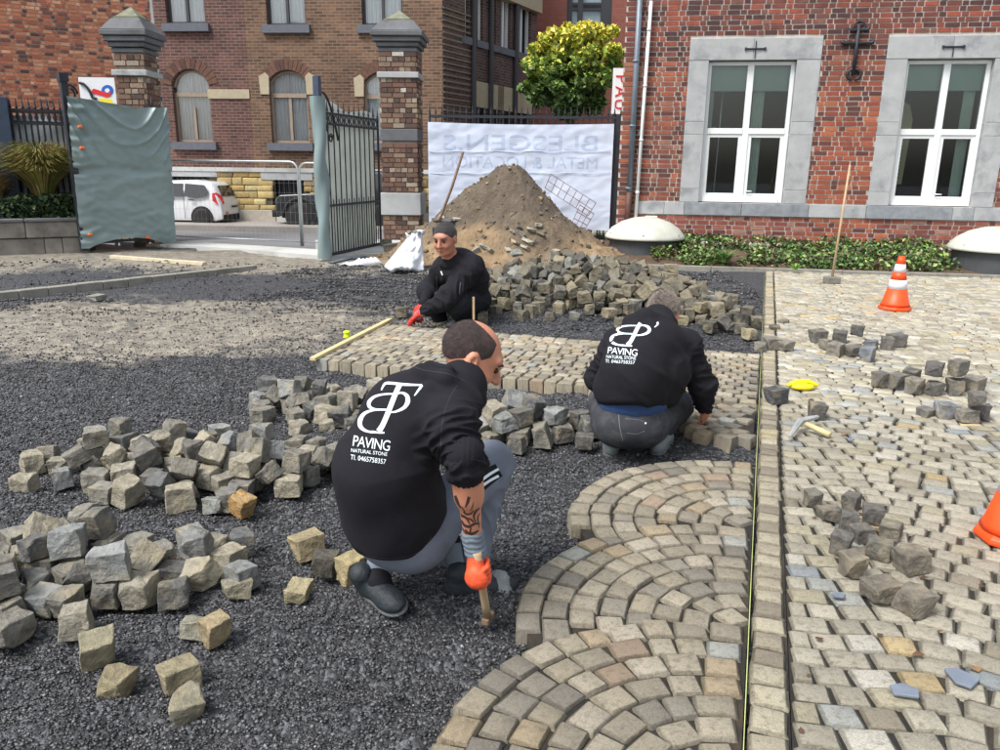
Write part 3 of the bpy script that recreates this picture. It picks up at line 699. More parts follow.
4 5 .94 .51 10.48 -.019 .73 -.13 .08 .67
4 4 .99 .4 9.34 -.016 .1 .02 -0 .99
4 2 .97 .561 11.393 -.024 .26 .23 .66 .67
4 7 .93 2.097 10.343 -.017 .62 .63 .31 .35
4 5 1.02 1.447 8.829 -.028 0 -1 .07 -0
4 0 .93 -.217 9.465 -.029 .95 -.02 .01 -.33
4 0 1.01 1.539 10.21 -.012 .3 -.3 .64 -.64
4 6 .93 .771 10.529 -.022 .51 .48 .49 -.52
4 2 1 2.237 9.155 -.022 .43 .4 .57 .58
4 6 1.05 -.677 9.132 -.023 .7 .63 .26 .22
4 4 1 2.06 9.698 .069 .32 -.39 -.85 -.15
4 6 1.05 .185 8.923 -.01 .33 .03 -.02 -.94
4 0 .9 -.187 9.879 -.02 .42 -.42 .57 -.57
4 0 1.07 .511 9.218 -.009 .73 -.21 -.63 -.16
4 3 1 -.535 9.069 -.026 .93 .01 -.01 .36
4 9 1.02 1.591 9.11 .021 .45 -.78 -.38 -.21
4 6 .88 .044 9.19 -.032 .05 -0 .68 .73
4 6 .9 1.442 9.89 .034 .7 .28 .24 -.61
4 5 .94 1.094 9.872 -.021 .7 -.61 .27 -.27
4 8 1.06 1.258 10.16 .096 .45 .53 .34 -.63
4 2 1.01 .584 10.057 .045 .34 -.58 .74 .05
4 3 1 1.19 8.43 -.026 .18 -0 -.02 -.98
4 9 1.07 .367 11.078 -.027 .02 -.49 -.87 .02
4 3 .89 2.515 10.872 -.032 .09 -0 -.02 -1
4 6 .96 -.656 9.868 -.028 .73 .68 .01 -.05
4 4 .9 .804 10.93 -.002 .36 -.6 .46 .55
4 3 1.03 .13 10.334 .022 .82 -.01 -.43 -.37
4 7 .89 -.193 9.116 -.017 .37 -.38 -.6 .6
4 5 .96 1.06 10.514 -.03 .77 -.03 -.02 .63
4 0 1.02 .475 11.261 -.024 .98 -.02 -0 .21
4 5 .94 2.774 10.408 -.027 .03 -.69 .02 .72
4 5 .94 .977 9.876 .062 .67 -.2 -.68 .22
4 3 .85 .051 8.977 .086 .06 .68 -.73 .08
4 4 .92 .903 8.985 -.014 .71 .7 -.1 -.06
4 1 1.04 2.629 8.403 -.007 .71 .15 -.66 .19
4 8 .87 .188 10.812 -.03 .05 -.68 -.08 -.73
4 3 1.04 -.19 8.224 -.015 .49 .52 .49 .49
4 3 .91 1.868 9.207 -.02 .49 -.49 .51 -.51
4 3 .95 1.082 10.096 .095 .28 -.32 .18 -.89
4 7 .87 .718 9.235 -.019 .7 -.71 .06 -.05
4 7 .96 .858 10.698 -.015 .7 .3 .52 -.4
4 1 .9 1.239 9.46 .116 .06 -.17 .76 -.62
4 0 .94 1.371 8.939 -.017 .22 .24 -.62 -.71
4 2 .9 .038 9.808 .029 .85 -.44 .09 .28
4 6 .88 1.707 9.488 .072 .14 .19 -.66 -.72
4 3 .92 .337 10.057 .006 .47 .05 -.88 -.05
4 0 .97 1.956 9.968 -.007 .79 .08 .16 .59
4 6 1.03 2.329 10.322 -.016 .43 .55 .41 -.58
4 6 .91 1.77 10.369 -.019 .76 .03 0 -.65
4 3 .96 2.321 9.571 -.02 .27 .3 .65 .65
4 7 1.06 1.231 10.558 -.009 .78 .1 .6 -.13
4 2 .95 .621 9.213 .086 .28 -.85 .05 -.44
4 0 .89 .908 10.391 .028 0 .26 .24 .94
4 0 .87 .654 10.552 .071 .58 -.34 -.65 -.34
4 6 .96 2.004 9.577 .113 .36 .68 -.18 .61
4 9 .87 -.662 10.08 -.037 .03 -1 .02 -0
4 2 .96 1.585 8.965 -.029 .72 -.66 .14 -.18
4 6 .86 -.466 10.528 -.019 .02 .09 1 .03
4 7 .9 .194 8.571 -.019 .48 .45 -.54 -.53
4 6 .99 .718 9.55 .117 .42 -.57 .24 .66
4 4 .92 1.496 8.627 -.006 .69 .16 -.69 .14
4 8 1.05 2.408 10.152 -.016 .71 .66 .16 .19
4 9 1.06 .783 10.15 .1 .13 -.77 .61 -.13
4 8 1.04 .603 9.477 .097 .07 .55 .37 -.74
4 5 .95 1.949 8.905 -.03 .34 -.01 -.03 .94
4 4 .96 1.826 8.839 -.004 .35 .65 .31 -.6
4 6 .91 2.175 9.021 .028 .06 -.75 -.46 .48
4 9 .97 .153 11.087 -.026 .67 -.64 -.25 .27
4 5 .86 1.722 10.098 .06 .46 -0 .83 .3
4 9 1.01 .495 11.12 -.03 .03 -.96 -.27 .01
4 2 1.02 .932 9.245 .084 .66 -.54 .34 -.39
4 6 .88 2.007 9.963 .085 .73 .58 -.04 -.36
4 2 .88 2.137 9.933 .112 .04 -.69 .09 -.72
4 8 1.06 .647 10.274 .022 .02 .87 -.1 -.48
4 0 .93 2.424 9.269 -.003 .29 -.95 .09 -0
4 1 .87 -.67 11.07 -.029 .5 .02 .03 -.87
4 9 .92 1.001 10.276 .073 .55 -.04 .04 .83
4 6 1.01 .472 10.327 -.015 .64 -.29 -.65 -.3
4 0 .88 -.115 8.999 -.029 .01 .15 -.99 -.02
4 6 1 .431 9.843 .095 .3 .36 -.6 -.64
4 1 1.03 2.697 9.367 -.017 .03 .03 .7 .71
4 1 .93 2.451 10.679 -.031 0 -.9 -.45 -.01
4 6 1.04 .905 8.745 -.011 .98 .02 .02 .21
4 1 .93 .898 11.035 -.014 .13 .64 .12 -.75
4 9 .89 -.363 8.67 -.031 .25 -.23 .65 -.68
4 8 1 2.307 9.606 .101 0 .66 .08 -.75
4 8 .97 -.362 9.866 -.017 .63 -.61 -.28 .38
4 6 1.07 2.331 8.304 .109 .09 -.02 1 .04
4 8 1 -.357 9.569 -.01 .98 -.01 -.07 .18
4 5 .91 .323 10.336 -.023 .67 -.55 .35 -.35
4 0 .85 1.861 10.586 -.023 .5 .44 -.5 .55
4 9 .93 -.558 10.806 -.031 1 -0 -0 .03
4 7 1.05 -.254 9.018 .106 .37 -.08 .12 .92
4 4 .94 .92 10.607 .123 .79 -.11 -.59 .1
4 5 .93 .529 8.32 -.032 0 -.08 -1 0
4 3 .94 .655 10.141 .129 .69 .23 -.63 -.27
4 5 .88 1.868 10.096 .055 .4 -.79 -.42 -.2
4 4 .89 2.543 9.808 -.017 .1 -.09 -.67 .73
4 8 .99 .159 9.858 -.019 .4 .38 .56 .62
4 4 1 1.616 10.788 -.015 .03 -.49 -.87 -.01
4 1 .87 1.772 9.764 .043 .4 -.38 -.24 -.8
4 0 .91 1.977 8.61 -.03 .45 -.01 .02 -.89
4 4 .96 1.856 10.296 .119 .24 .52 .3 .76
4 7 .95 1.733 9.615 .103 .34 .56 .49 -.57
4 0 .93 1.139 10.253 .117 .4 -.46 -.77 .18
4 0 1.02 .77 9.314 .112 .07 -.99 .07 .11
4 7 .98 .522 10.398 .114 .76 .64 -.05 -.11
4 9 .95 -.91 9.516 -.033 .03 -.92 -.4 .01
4 2 .93 .335 10.281 .073 .63 -.35 .53 -.44
4 4 1.02 -.385 9.307 -.007 .68 .71 .1 .15
4 1 1.02 .239 9.469 .001 .29 .12 .37 -.88
4 3 1.08 2.272 9.304 .094 .43 -.35 .64 -.54
4 9 .93 1.643 9.351 .036 .71 .2 .36 -.57
4 5 .97 .317 9.018 -.03 .42 -.01 .03 -.91
4 5 1 2.524 8.884 -.019 .5 .49 .51 .5
4 7 1 1.741 10.67 .012 .18 .85 .36 -.35
4 1 .91 2.261 10.177 -.015 .56 -.46 -.49 -.49
4 3 .94 1.079 9.422 .128 .58 .61 -.35 .41
4 2 .96 2.135 9.261 -.024 .24 -.01 .02 -.97
4 9 .93 1.459 10.881 -.014 .75 .06 .65 -.11
4 5 .96 .567 9.078 -.019 .6 .59 -.29 -.46
4 1 .87 1.012 10.747 .107 .7 -0 .03 -.71
4 9 1 1.128 8.809 .045 .35 -.7 .59 -.19
4 4 1.06 .348 10.493 .133 .71 .6 .26 .26
4 4 1.04 -.23 9.654 -.013 .65 .02 -.02 .76
4 7 1.03 1.817 8.51 -.029 .89 -.01 -.01 .46
4 7 .94 .267 9.901 .069 .19 -.34 -.01 -.92
4 6 .88 1.02 8.923 .076 .02 -.99 .11 -.04
4 2 1.05 1.301 8.731 .075 .52 .64 -.18 -.53
4 8 .88 2.248 10.765 -.016 .01 .77 -.63 .04
4 1 1 2.259 8.688 -.021 .65 -.64 -.3 .29
4 8 1.04 -.572 9.561 -.007 .94 -.04 -.05 -.34
4 5 .87 1.75 10.868 -.026 .13 .12 .7 .69
4 4 1.01 1.451 9.691 .013 .51 -.29 -.67 -.46
4 0 .93 1.596 10.09 .092 .62 -.57 .33 -.42
4 3 .88 -.19 9.257 -.032 .03 .89 -.46 -.01
4 5 .92 1.02 8.797 -.023 .54 -.53 .45 -.47
4 5 .9 -.329 10.198 -.024 .58 -.46 .46 -.5
4 3 .95 1.868 9.354 .117 .58 -.54 -.29 .53
4 3 1.04 .838 9.629 .179 .49 .78 -0 .39
4 5 .9 .673 10.003 .082 .22 -.13 .03 .97
4 1 .93 -.8 10.753 -.026 .54 -.04 .01 .84
4 1 .91 1.88 8.957 .079 .42 .04 .17 -.89
4 0 1 .002 11.042 -.025 1 -.02 0 .09
4 2 .92 .833 9.996 .115 .64 -.32 .3 .63
4 2 .85 1.397 10.482 .071 .17 .93 -.33 -.01
4 8 .99 .154 9.997 -.01 .94 -0 -.07 .34
4 4 1.07 1.591 8.748 .075 .09 -.76 .54 -.35
4 9 .95 2.154 8.507 -.033 .03 -.99 -.13 -0
4 9 .97 2.787 8.663 -.028 .99 .03 -.02 .12
4 9 1.04 1.152 10.886 .064 .64 .64 .29 .31
4 7 .88 1.742 10.484 -.02 .69 .69 .15 .19
4 8 .9 .854 9.779 .124 .04 .61 -.26 -.75
4 9 .93 1.576 9.497 .061 .02 .48 .88 .02
4 9 1.03 2.002 8.767 -.008 .4 .49 -.42 .65
4 0 .84 2.839 10.078 -.024 .22 .15 .65 .71
4 2 1.02 2.705 9.524 .027 .24 .36 .19 -.88
4 4 1 -.23 10.316 .061 .43 -.04 .88 -.21
4 0 1.07 .876 10.24 .147 .53 .25 .37 .72
4 4 1.03 .406 8.53 -.013 0 .96 -.27 .03
4 0 .96 .061 9.476 -.002 .23 .42 -.2 -.86
4 2 .96 .872 11.184 -.024 .32 -.02 .01 -.95
4 4 1.05 -.542 9.97 .003 .24 .69 .19 -.66
4 1 1.04 .215 8.321 -.025 .01 .95 -.31 .01
4 6 .93 2.432 9.379 .038 .84 .21 -.43 -.25
4 9 .99 .776 10.584 .084 .78 -.07 .01 -.62
4 4 1.04 2.41 9.115 .017 0 .98 -.01 -.21
4 7 .97 .666 9.713 .13 .76 .22 .55 -.27
4 0 1.06 1.179 9.075 .025 .45 .12 .73 -.49
4 2 1.04 .598 9.816 .13 .09 .9 .43 .03
4 6 .97 1.896 9.69 .138 .83 -.02 -.55 .03
4 0 .87 2.189 10.296 -.004 .03 -.54 .39 -.74
4 4 .94 1.93 8.4 -.006 .03 -.64 .05 -.76
4 9 .88 1.692 8.918 -.032 .44 .39 -.58 -.57
4 3 .99 1.568 10.338 .097 .01 -.46 -.89 .07
4 0 1.01 1.12 9.314 .147 .26 -.36 .63 .64
4 9 .96 1.955 9.244 .078 .59 .43 -.44 -.52
4 2 1.03 -.756 10.371 -.021 .63 .62 -.32 -.35
4 3 1.06 1.437 10.112 .082 .59 -.71 .21 -.33
4 4 .94 1.88 9.843 .083 .33 -.45 .03 .83
4 1 1.02 1.388 11.299 -.021 .99 -.01 .04 -.17
4 9 .91 1.61 9.635 .096 .08 -.8 -.59 .02
4 4 1.05 .398 9.688 .11 .01 .32 .77 .55
4 6 1.02 -.269 10.914 -.012 .75 .01 .03 .66
4 7 1.06 -.088 10.598 .088 .25 -.96 -.12 .02
4 3 .98 .826 8.871 -.015 .24 -.26 -.66 .66
4 2 .85 1.749 9.944 .095 .55 .57 -.56 -.24
4 5 .96 .799 8.314 -.03 .62 -.02 .03 -.78
4 1 1.07 1.45 8.823 .09 .34 .36 -.59 -.64
4 0 .95 1.025 9.985 .134 .16 .88 .39 -.22
4 6 1.05 -.347 10.45 -.015 .54 .46 .52 -.48
4 5 .92 2.062 9.262 .095 .49 .52 .44 .55
4 4 1.05 1.857 8.664 .085 .06 .33 -.9 .28
4 4 .99 .455 8.995 .06 .82 -.4 .38 .15
4 1 .96 2.536 10.222 -.011 .69 .26 .59 -.31
4 4 .99 .14 10.141 .111 .32 .32 -.82 -.36
4 5 .93 2.269 8.547 -.022 .53 -.53 .46 -.48
4 7 1 .689 9.983 .214 .09 .41 -.91 -.01
4 2 .99 -.074 9.159 -.023 .47 .48 -.51 -.54
4 9 .92 -.483 10.641 -.015 .5 -.5 -.52 -.48
4 7 .91 .293 8.664 -.013 .57 .4 -.55 .47
4 3 1.03 .425 9.4 .122 .7 -.25 -.61 -.25
4 9 1.03 -.457 9.782 -.008 .68 .19 -.62 .34
4 7 1.06 1.135 10.449 .096 .4 -.25 -.31 -.82
4 2 1 .832 9.102 .019 .39 -.84 -.13 -.36
4 4 .92 -.415 10.768 -.007 .07 .72 .01 -.69
4 6 .88 .054 10.661 .08 .13 .99 .06 -.04
4 7 1 1.749 9.74 .164 .7 -.02 -.29 .66
4 9 .9 .948 11.313 -.032 1 -0 -0 .09
4 4 1.03 .978 10.429 .16 .51 .44 .1 -.73
4 6 1.04 1.675 9.201 .102 .01 -.44 .26 .86
4 6 1.02 2.181 8.447 .078 .18 -.23 .67 -.68
4 8 .86 2.175 9.525 .095 .02 .01 -.66 -.75
4 9 1.03 .042 10.871 -.029 .02 -.52 -.85 -0
4 5 .87 .329 9.913 .158 .65 -.65 .38 .07
4 3 .94 .603 10.681 .015 .08 -.79 .51 .33
4 0 .95 1.151 10.699 .049 .46 .4 .17 .78
4 8 .91 1.573 8.928 .072 .6 .41 .58 -.38
4 9 1.05 2.054 8.396 -.006 .46 -.54 -.48 -.52
4 4 1.03 .258 8.784 .063 .41 -.1 .4 .81
4 8 .93 1.074 10.595 .098 .59 -.45 -.65 .16
4 2 1 2.765 9.025 -.018 .01 .72 .69 .06
4 6 1.06 1.566 9.876 .103 0 -.06 1 -.01
4 2 .86 1.488 10.229 .098 .27 .14 .66 .69
4 8 .96 2.278 9.911 -.018 .73 -.67 0 .07
4 8 .95 2.185 9.765 .049 .28 .82 .34 .36
4 7 .91 1.836 9.205 .101 .03 .03 -.65 .76
4 4 .87 .244 9.331 .024 .94 .34 -.01 -.04
4 7 .89 1.802 9.063 .093 .67 -.28 .57 .38
4 9 .9 1.327 10.418 .091 .2 .89 -.4 -.1
4 2 .97 -.044 9.708 .091 .65 .27 -.33 .63
4 5 1.02 1.25 8.895 .1 .4 -.68 -.25 -.56
4 2 .95 .867 7.05 -.025 .41 .37 .59 .59
4 0 .91 2.26 9.119 .092 .79 .07 .61 -.01
4 9 .98 .543 9.931 .127 .88 -.1 .07 .46
4 9 .94 .917 9.381 .119 .95 .19 -.24 .02
4 4 .94 -.337 10.641 -.005 .68 .15 -.71 .09
4 9 .99 -.194 9.479 .072 .02 .74 -.67 -.01
4 5 1.02 .749 8.981 -.014 .61 .62 -.38 -.32
4 1 .89 1.709 8.984 .084 .33 -.5 .24 .76
4 9 .86 1.1 10.36 .169 .51 -.62 .6 0
4 3 1.04 1.029 9.822 .205 .26 -.3 -.3 .87
4 3 .91 1.872 9.485 .069 .07 .57 -.81 -.06
4 6 1.07 .331 8.394 -.005 0 -.94 .34 -.02
4 0 .85 1.374 9.996 .091 .3 .78 -.13 -.54
4 2 .92 .329 10.159 .08 .09 -.55 -.07 .83
4 0 1.07 .888 9.893 .199 .54 -.2 .75 -.34
4 4 .95 1.961 9.091 .111 .59 -.55 .23 -.55
4 9 .96 1.106 8.674 .075 .02 -.03 -.67 -.74
4 7 .98 1.537 9.975 .21 .98 -.16 -.06 .14
4 9 .87 .798 10.394 .11 .67 -.73 .08 .02
4 4 .85 2.111 9.123 .067 .17 -.24 .93 .2
4 8 1.08 .176 10.491 .089 .67 .65 -.23 -.27
4 5 .86 .366 10.719 -.035 .9 -.03 -.01 .43
4 5 .97 -.44 10.076 -.031 0 -.32 -.95 0
4 3 1.02 1.426 7.86 -.007 .45 .5 -.44 .6
4 4 .93 .66 10.863 -.015 .58 -.53 -.42 .45
4 0 .98 2.408 8.843 .08 .06 .64 -.77 -.04
4 8 .86 1.109 9.839 .108 .88 .2 -.42 -.12
4 2 1.04 1.526 10.647 .039 .88 .01 .4 .27
4 2 .88 .912 10.105 .133 .08 -.81 .49 -.31
4 4 .95 2.952 9.865 -.013 .06 .06 .68 .73
4 0 .86 .668 9.102 .085 .18 -.12 .72 -.66
4 6 1.05 2.46 9.532 .08 .51 -.23 .36 -.75
4 9 .98 -.058 8.546 -.029 .39 0 -0 .92
4 0 1 -.176 9.235 .097 .31 -.22 -.47 .8
4 8 .96 .441 10.266 .109 .12 -.06 .59 .8
4 9 1.05 .286 10.039 .107 .1 -.95 .03 -.3
4 3 .86 1.64 10.662 .11 .38 .25 .41 .79
4 2 .91 .948 10.874 .082 .05 .69 -.72 .03
4 4 1.03 .09 9.325 .04 .09 -0 -.92 -.37
4 1 .88 1.257 9.621 .103 .3 -.67 -.36 -.58
4 4 1.03 1.282 10.311 .167 .27 -.93 .09 -.24
4 0 .87 2.403 8.49 .093 .43 .56 .28 -.65
4 4 1.07 .572 8.792 -.005 .64 -.59 .32 -.36
4 1 .95 2.463 10.328 .052 .82 .21 .31 .43
4 7 .95 .449 10.06 .092 .02 -.79 -.61 -.1
4 7 1.03 .745 11.176 .052 .23 -.24 -.34 .88
4 9 1.05 1.368 8.943 .104 .16 .25 .61 .73
4 1 .85 -.062 10.064 .096 .32 -.56 -.28 -.71
4 1 .93 .435 9.988 .198 .48 -.04 -.05 -.87
4 8 .88 1.66 9.095 .139 .62 .1 -.43 -.65
4 6 .96 1.29 9.746 .085 .83 -.31 .44 -.12
4 5 .92 .655 8.625 -.023 .69 .7 -.13 -.14
4 9 .88 2.116 9.807 .146 .36 .37 .85 .08
4 6 1.03 1.691 10.226 .121 .74 -.45 -.12 -.48
4 0 .97 1.169 9.903 .208 .36 -.2 -.33 .85
4 1 .99 1.377 10.764 .022 .57 .28 -.7 -.33
4 3 .95 1.275 8.552 -.017 .7 -.2 .67 .17
4 6 1.08 2.354 8.087 .026 .18 -.71 .59 -.34
4 4 .98 2.65 8.758 -.017 .76 .01 -.02 .65
4 8 .85 2.288 8.707 .087 .6 .35 .59 -.4
4 5 .84 .95 9.47 .194 .22 -.19 .35 .89
4 7 1.01 1.473 9.077 .1 .95 .18 .24 -.12
4 1 1.05 .998 8.77 .111 .66 -.55 -.25 .45
4 5 1 2.318 10.171 .108 .62 .05 .05 -.78
4 4 .97 -.49 8.924 .018 .04 .34 -.33 .88
4 6 1.07 .252 9.656 -.006 .02 -.38 -.92 0
4 3 .93 2.103 9.638 .194 .07 .53 .81 -.25
4 5 1.04 1.736 8.769 .106 .37 .8 -.38 -.27
4 4 .89 -.048 9.486 .063 .34 -.03 -.91 .24
4 4 .94 -.418 9.131 .049 .62 -.4 .01 -.68
4 9 1.04 1.277 8.125 -.029 0 -.08 -1 .03
4 9 1.02 .938 9.101 .096 .59 .72 -.26 .25
4 2 .88 1.614 9.773 .101 .75 .03 -.66 .05
4 9 1.05 .201 10.029 .18 .33 -.55 .76 -.13
4 5 .85 -.255 9.339 .054 .13 .56 .82 -0
4 4 1 -.308 9.808 .12 .26 .54 -.8 .04
4 1 .89 -.338 10.01 -.016 .29 .64 .23 -.67
4 4 .88 1.291 10.971 -.017 .5 .48 .49 .52
4 0 .96 1.392 9.387 .129 .15 -.59 .76 -.23
4 6 .85 -.483 9.654 -.03 .32 -.36 .61 -.62
4 7 .94 2.154 9.192 .175 .11 -.01 .11 .99
4 0 .95 1.306 9.395 .211 .26 .32 -.37 .83
4 3 .89 1.526 10.139 .208 .6 .48 -.48 -.41
4 9 .89 1.353 11.175 -.017 .67 -.22 .66 .25
4 0 .98 1.106 9.186 .097 1 -.05 .06 .05
4 6 .86 .786 9.165 .09 .44 -.13 .78 .43
4 4 .84 .284 10.629 -.012 .32 .66 -.29 .61
4 8 1.07 1.526 11.007 -.018 .06 -.67 -.09 -.73
4 0 1.01 .271 9.275 .131 .3 -.89 .34 .07
4 6 1 .177 9.75 .086 .24 .33 .51 .76
4 7 .94 .431 8.658 -.006 .55 -.39 .59 .43
4 1 .99 -.868 9.198 -.023 .42 -.04 0 .91
4 3 .9 -.585 8.782 -.024 .69 .72 .01 .02
4 3 .85 1.02 9.302 .203 .03 -.9 .07 -.43
4 5 1.05 .029 10.426 .09 .11 .47 -.88 .01
4 5 .89 1.03 10.169 .159 .84 -.5 -.16 .16
4 0 .97 .204 9.181 .08 .81 -.48 .24 -.24
4 3 .87 1.186 9.552 .176 .26 -.93 -.07 -.27
4 4 1.06 .826 10.503 .219 .34 -.68 -.38 -.54
4 4 .91 .98 9.65 .243 .3 -.91 -.11 -.25
4 9 1.04 .003 9.953 -.007 .13 -.65 -.01 -.75
4 7 1.04 .644 10.234 .226 .68 .3 .63 .23
4 9 .88 .161 9.601 -.018 .25 -.67 -.27 -.65
4 8 .86 .771 10.179 .227 .85 .01 -.48 .22
4 6 .95 .797 8.686 .106 .19 -.58 -.12 -.79
4 6 .85 2.666 9.944 -.025 .11 -.68 -.07 -.72
4 4 .9 .687 9.825 .259 .04 .85 .52 -.11
4 0 .86 .884 9.262 .189 .18 -.65 .74 -.02
4 9 .95 .534 10.167 .108 .08 -.57 .21 -.79
4 0 .85 .53 9.347 .092 .25 .9 -.35 -.06
4 9 1.01 1.018 11.041 .059 .05 -.42 -.78 -.46
4 4 .85 1.663 10.512 .093 .54 -.51 -.48 .48
4 4 .92 2.122 8.868 .066 .92 -.26 -.22 -.19
4 1 .98 1.776 10.48 .112 .59 -.43 .48 .49
4 3 .93 .294 8.992 .094 .97 -.16 .09 -.17
4 3 .92 3.083 8.38 -.03 .03 .82 .58 .02
4 6 .9 .657 9.331 .149 .21 .6 .66 -.41
4 2 1.02 1.676 9.988 .171 .37 .38 -.38 .76
4 7 1.04 -.228 10.147 .071 .46 .7 .5 -.21
4 1 1.02 .978 10.263 .21 .83 -.28 .36 -.33
4 8 1.01 -.046 10.793 .03 .34 .82 .36 -.28
4 2 .85 .833 10.838 .066 .12 .98 .19 -.02
4 0 1.06 2.121 8.596 .054 .95 -.26 -.13 -.12
4 2 .86 2.301 8.545 .086 .71 -.25 -.65 -.13
4 7 .98 2.159 10.453 -.012 .72 -.66 .11 -.18
4 7 1.01 2.053 9.448 .239 1 -.01 .03 .03
4 1 .89 1.222 10.194 .216 .55 -.43 .65 .32
4 8 1.06 .055 8.671 -.011 .28 -.32 -.59 .68
4 9 .92 .546 10.266 .128 .51 -.39 -.37 -.67
4 8 .92 -.07 8.869 .09 .63 -.25 .02 -.73
4 5 .87 1.218 10.595 .121 .5 -.36 -.75 -.25
4 0 .92 2.021 10.5 -.019 .7 -.69 -.11 .11
4 0 1.01 .011 9.117 .09 .47 -.49 .53 -.51
4 3 .94 .351 9.52 .089 .63 .7 -.24 -.24
4 5 .88 .134 11.059 .07 .92 .02 .04 -.39
4 8 1.01 -.517 10.218 -.018 .67 .61 -.29 -.3
4 6 1.04 .698 9.477 .222 .81 -.57 .05 -.09
4 0 .91 .834 9.421 .22 .18 -.72 .34 .58
4 9 1.05 -.632 9.353 -.025 .01 -0 0 -1
4 6 1.01 2.565 9.905 .08 .94 .24 -.1 -.22
4 3 .89 1.95 8.842 .098 .4 .69 .11 -.59
4 8 .97 1.952 11.133 -.01 0 -.5 .87 .04
4 4 .93 1.357 9.239 .125 .65 .13 -.45 .6
4 2 1.08 1.628 9.409 .155 .44 -.2 .25 .84
4 3 .89 2.768 8.617 .064 .03 -.49 .87 .04
4 2 1.03 .666 10.42 .117 .7 .06 -.13 -.7
4 7 .98 1.413 9.8 .129 .88 -.4 -.24 .11
4 1 .85 1.092 9.646 .15 .09 -.79 -.52 -.32
4 3 .98 -.196 8.614 -.015 .59 -.43 .55 .41
4 4 .93 -.782 9.374 -.015 .74 -.68 -.03 .03
4 2 .95 -.273 10.784 -.025 .49 .46 .52 .52
4 6 .87 2.398 9.905 .075 .56 .51 -.33 -.56
4 8 .98 2.545 8.767 .096 .7 .57 .11 .41
4 1 1.05 .503 8.796 .118 .06 .21 .97 .06
4 4 .93 .924 8.549 .102 .03 .59 .8 .08
4 9 1.05 .092 9.917 .135 .59 -.3 .57 .48
4 5 .9 -.52 10.431 -.023 .54 -.43 .49 -.54
4 4 .94 1.379 10.027 .228 .33 -.49 -.54 .59
4 0 .91 2.392 8.971 -.019 .5 -.49 .5 -.51
4 7 .99 -.319 9.963 .111 .04 -.65 .76 -.03
4 1 1.02 .658 8.683 .11 .09 -.67 .72 .15
4 6 .9 2.577 9.042 -.02 .03 .02 -.03 -1
4 8 .96 .266 11.502 -.01 .03 .26 .97 .02
4 1 .9 .148 9.5 .083 .76 .07 .46 .45
4 5 1 .141 10.938 -.019 .27 .63 -.37 .63
4 2 1.01 .474 10.621 .024 .32 -.28 -.01 .9
4 7 1.03 1.363 9.562 .123 .49 -.1 .58 -.64
4 7 1.02 .852 9.756 .265 .23 .19 .31 .9
4 0 .9 1.387 10.173 .208 .35 -.22 .91 -.1
4 0 .87 -.64 9.677 -.021 .32 -.63 -.36 -.61
4 6 .98 2.024 8.964 .136 .56 -.2 .07 .8
4 1 1.07 -.279 9.625 .139 .19 .66 -.09 .72
"""
SIM = [[int(q[0]), int(q[1])] + [float(x) for x in q[2:]] for q in (l.split() for l in SIM_TXT.split("\n") if l)]
NH4 = 82
# ------------------------------------------------------------ laid cobbles
def cobble_mesh(seed):
    r = random.Random(seed); n = 4; g = [-.5, -.40, .40, .5]; vs = []
    jit = {(a, b): (r.uniform(-.06, .06), r.uniform(-.06, .06)) for a in (0, 3) for b in (0, 3)}
    for j in range(4):
        for i in range(4):
            u, v = i / 3, j / 3
            dx = sum(jit[(a, b)][0] * (u if a else 1 - u) * (v if b else 1 - v) for a in (0, 3) for b in (0, 3))
            dy = sum(jit[(a, b)][1] * (u if a else 1 - u) * (v if b else 1 - v) for a in (0, 3) for b in (0, 3))
            edge = i in (0, 3) or j in (0, 3)
            vs.append((g[i] + dx + (r.uniform(-.02, .02) if edge else 0), g[j] + dy + (r.uniform(-.02, .02) if edge else 0), (-.0065 if edge else 0) - (.005 if i in (0, 3) and j in (0, 3) else 0) + r.uniform(-.003, .003)))
    fs = [(j * 4 + i, j * 4 + i + 1, j * 4 + i + 5, j * 4 + i + 4) for j in range(3) for i in range(3)]
    ring = [0, 1, 2, 3, 7, 11, 15, 14, 13, 12, 8, 4]
    for k in ring: x, y, z = vs[k]; vs.append((x * .95, y * .95, -.12))
    fs += [(ring[k], 16 + k, 16 + (k + 1) % 12, ring[(k + 1) % 12]) for k in range(12)]
    return vs, fs
COB = [cobble_mesh(i) for i in range(14)]
m_cob = mat('laid cobble', src='obj', rough=.72, var=.34, vscale=22, bump=.9, bscale=34, dirt=lin((112, 104, 88)), dscale=5, damt=.55, fine=(70, .55, lin((92, 87, 78)), .5), bdist=.012)
m_coba = mat('laid cobble far', src='attr', rough=.74, var=.3, vscale=14, bump=.75, bscale=34, dirt=lin((112, 104, 88)), dscale=5, damt=.5, bdist=.012)
COBME = []
for vs, fs in COB:
    me = bpy.data.meshes.new('cobblestone'); me.from_pydata(vs, [], fs); me.polygons.foreach_set('use_smooth', [True] * len(me.polygons)); me.materials.append(m_cob); COBME.append(me)
PAL_FAN = [((152, 144, 126), 7), ((142, 135, 120), 6), ((162, 154, 137), 5), ((134, 129, 118), 4), ((156, 142, 118), 2.5), ((124, 119, 110), 2), ((152, 154, 148), 1.2), ((146, 130, 112), 1), ((168, 160, 144), 2)]
PAL_OLD = [((162, 157, 142), 7), ((150, 145, 131), 6), ((167, 162, 147), 5), ((154, 148, 128), 3), ((146, 148, 144), 2), ((136, 129, 114), 2), ((168, 151, 116), .6), ((134, 140, 143), .3), ((174, 171, 160), 1.5)]
PAL_H4 = [((112, 107, 93), 5), ((98, 94, 84), 4), ((126, 119, 101), 3), ((84, 82, 78), 3), ((140, 132, 108), 1.5), ((118, 119, 113), 2)]
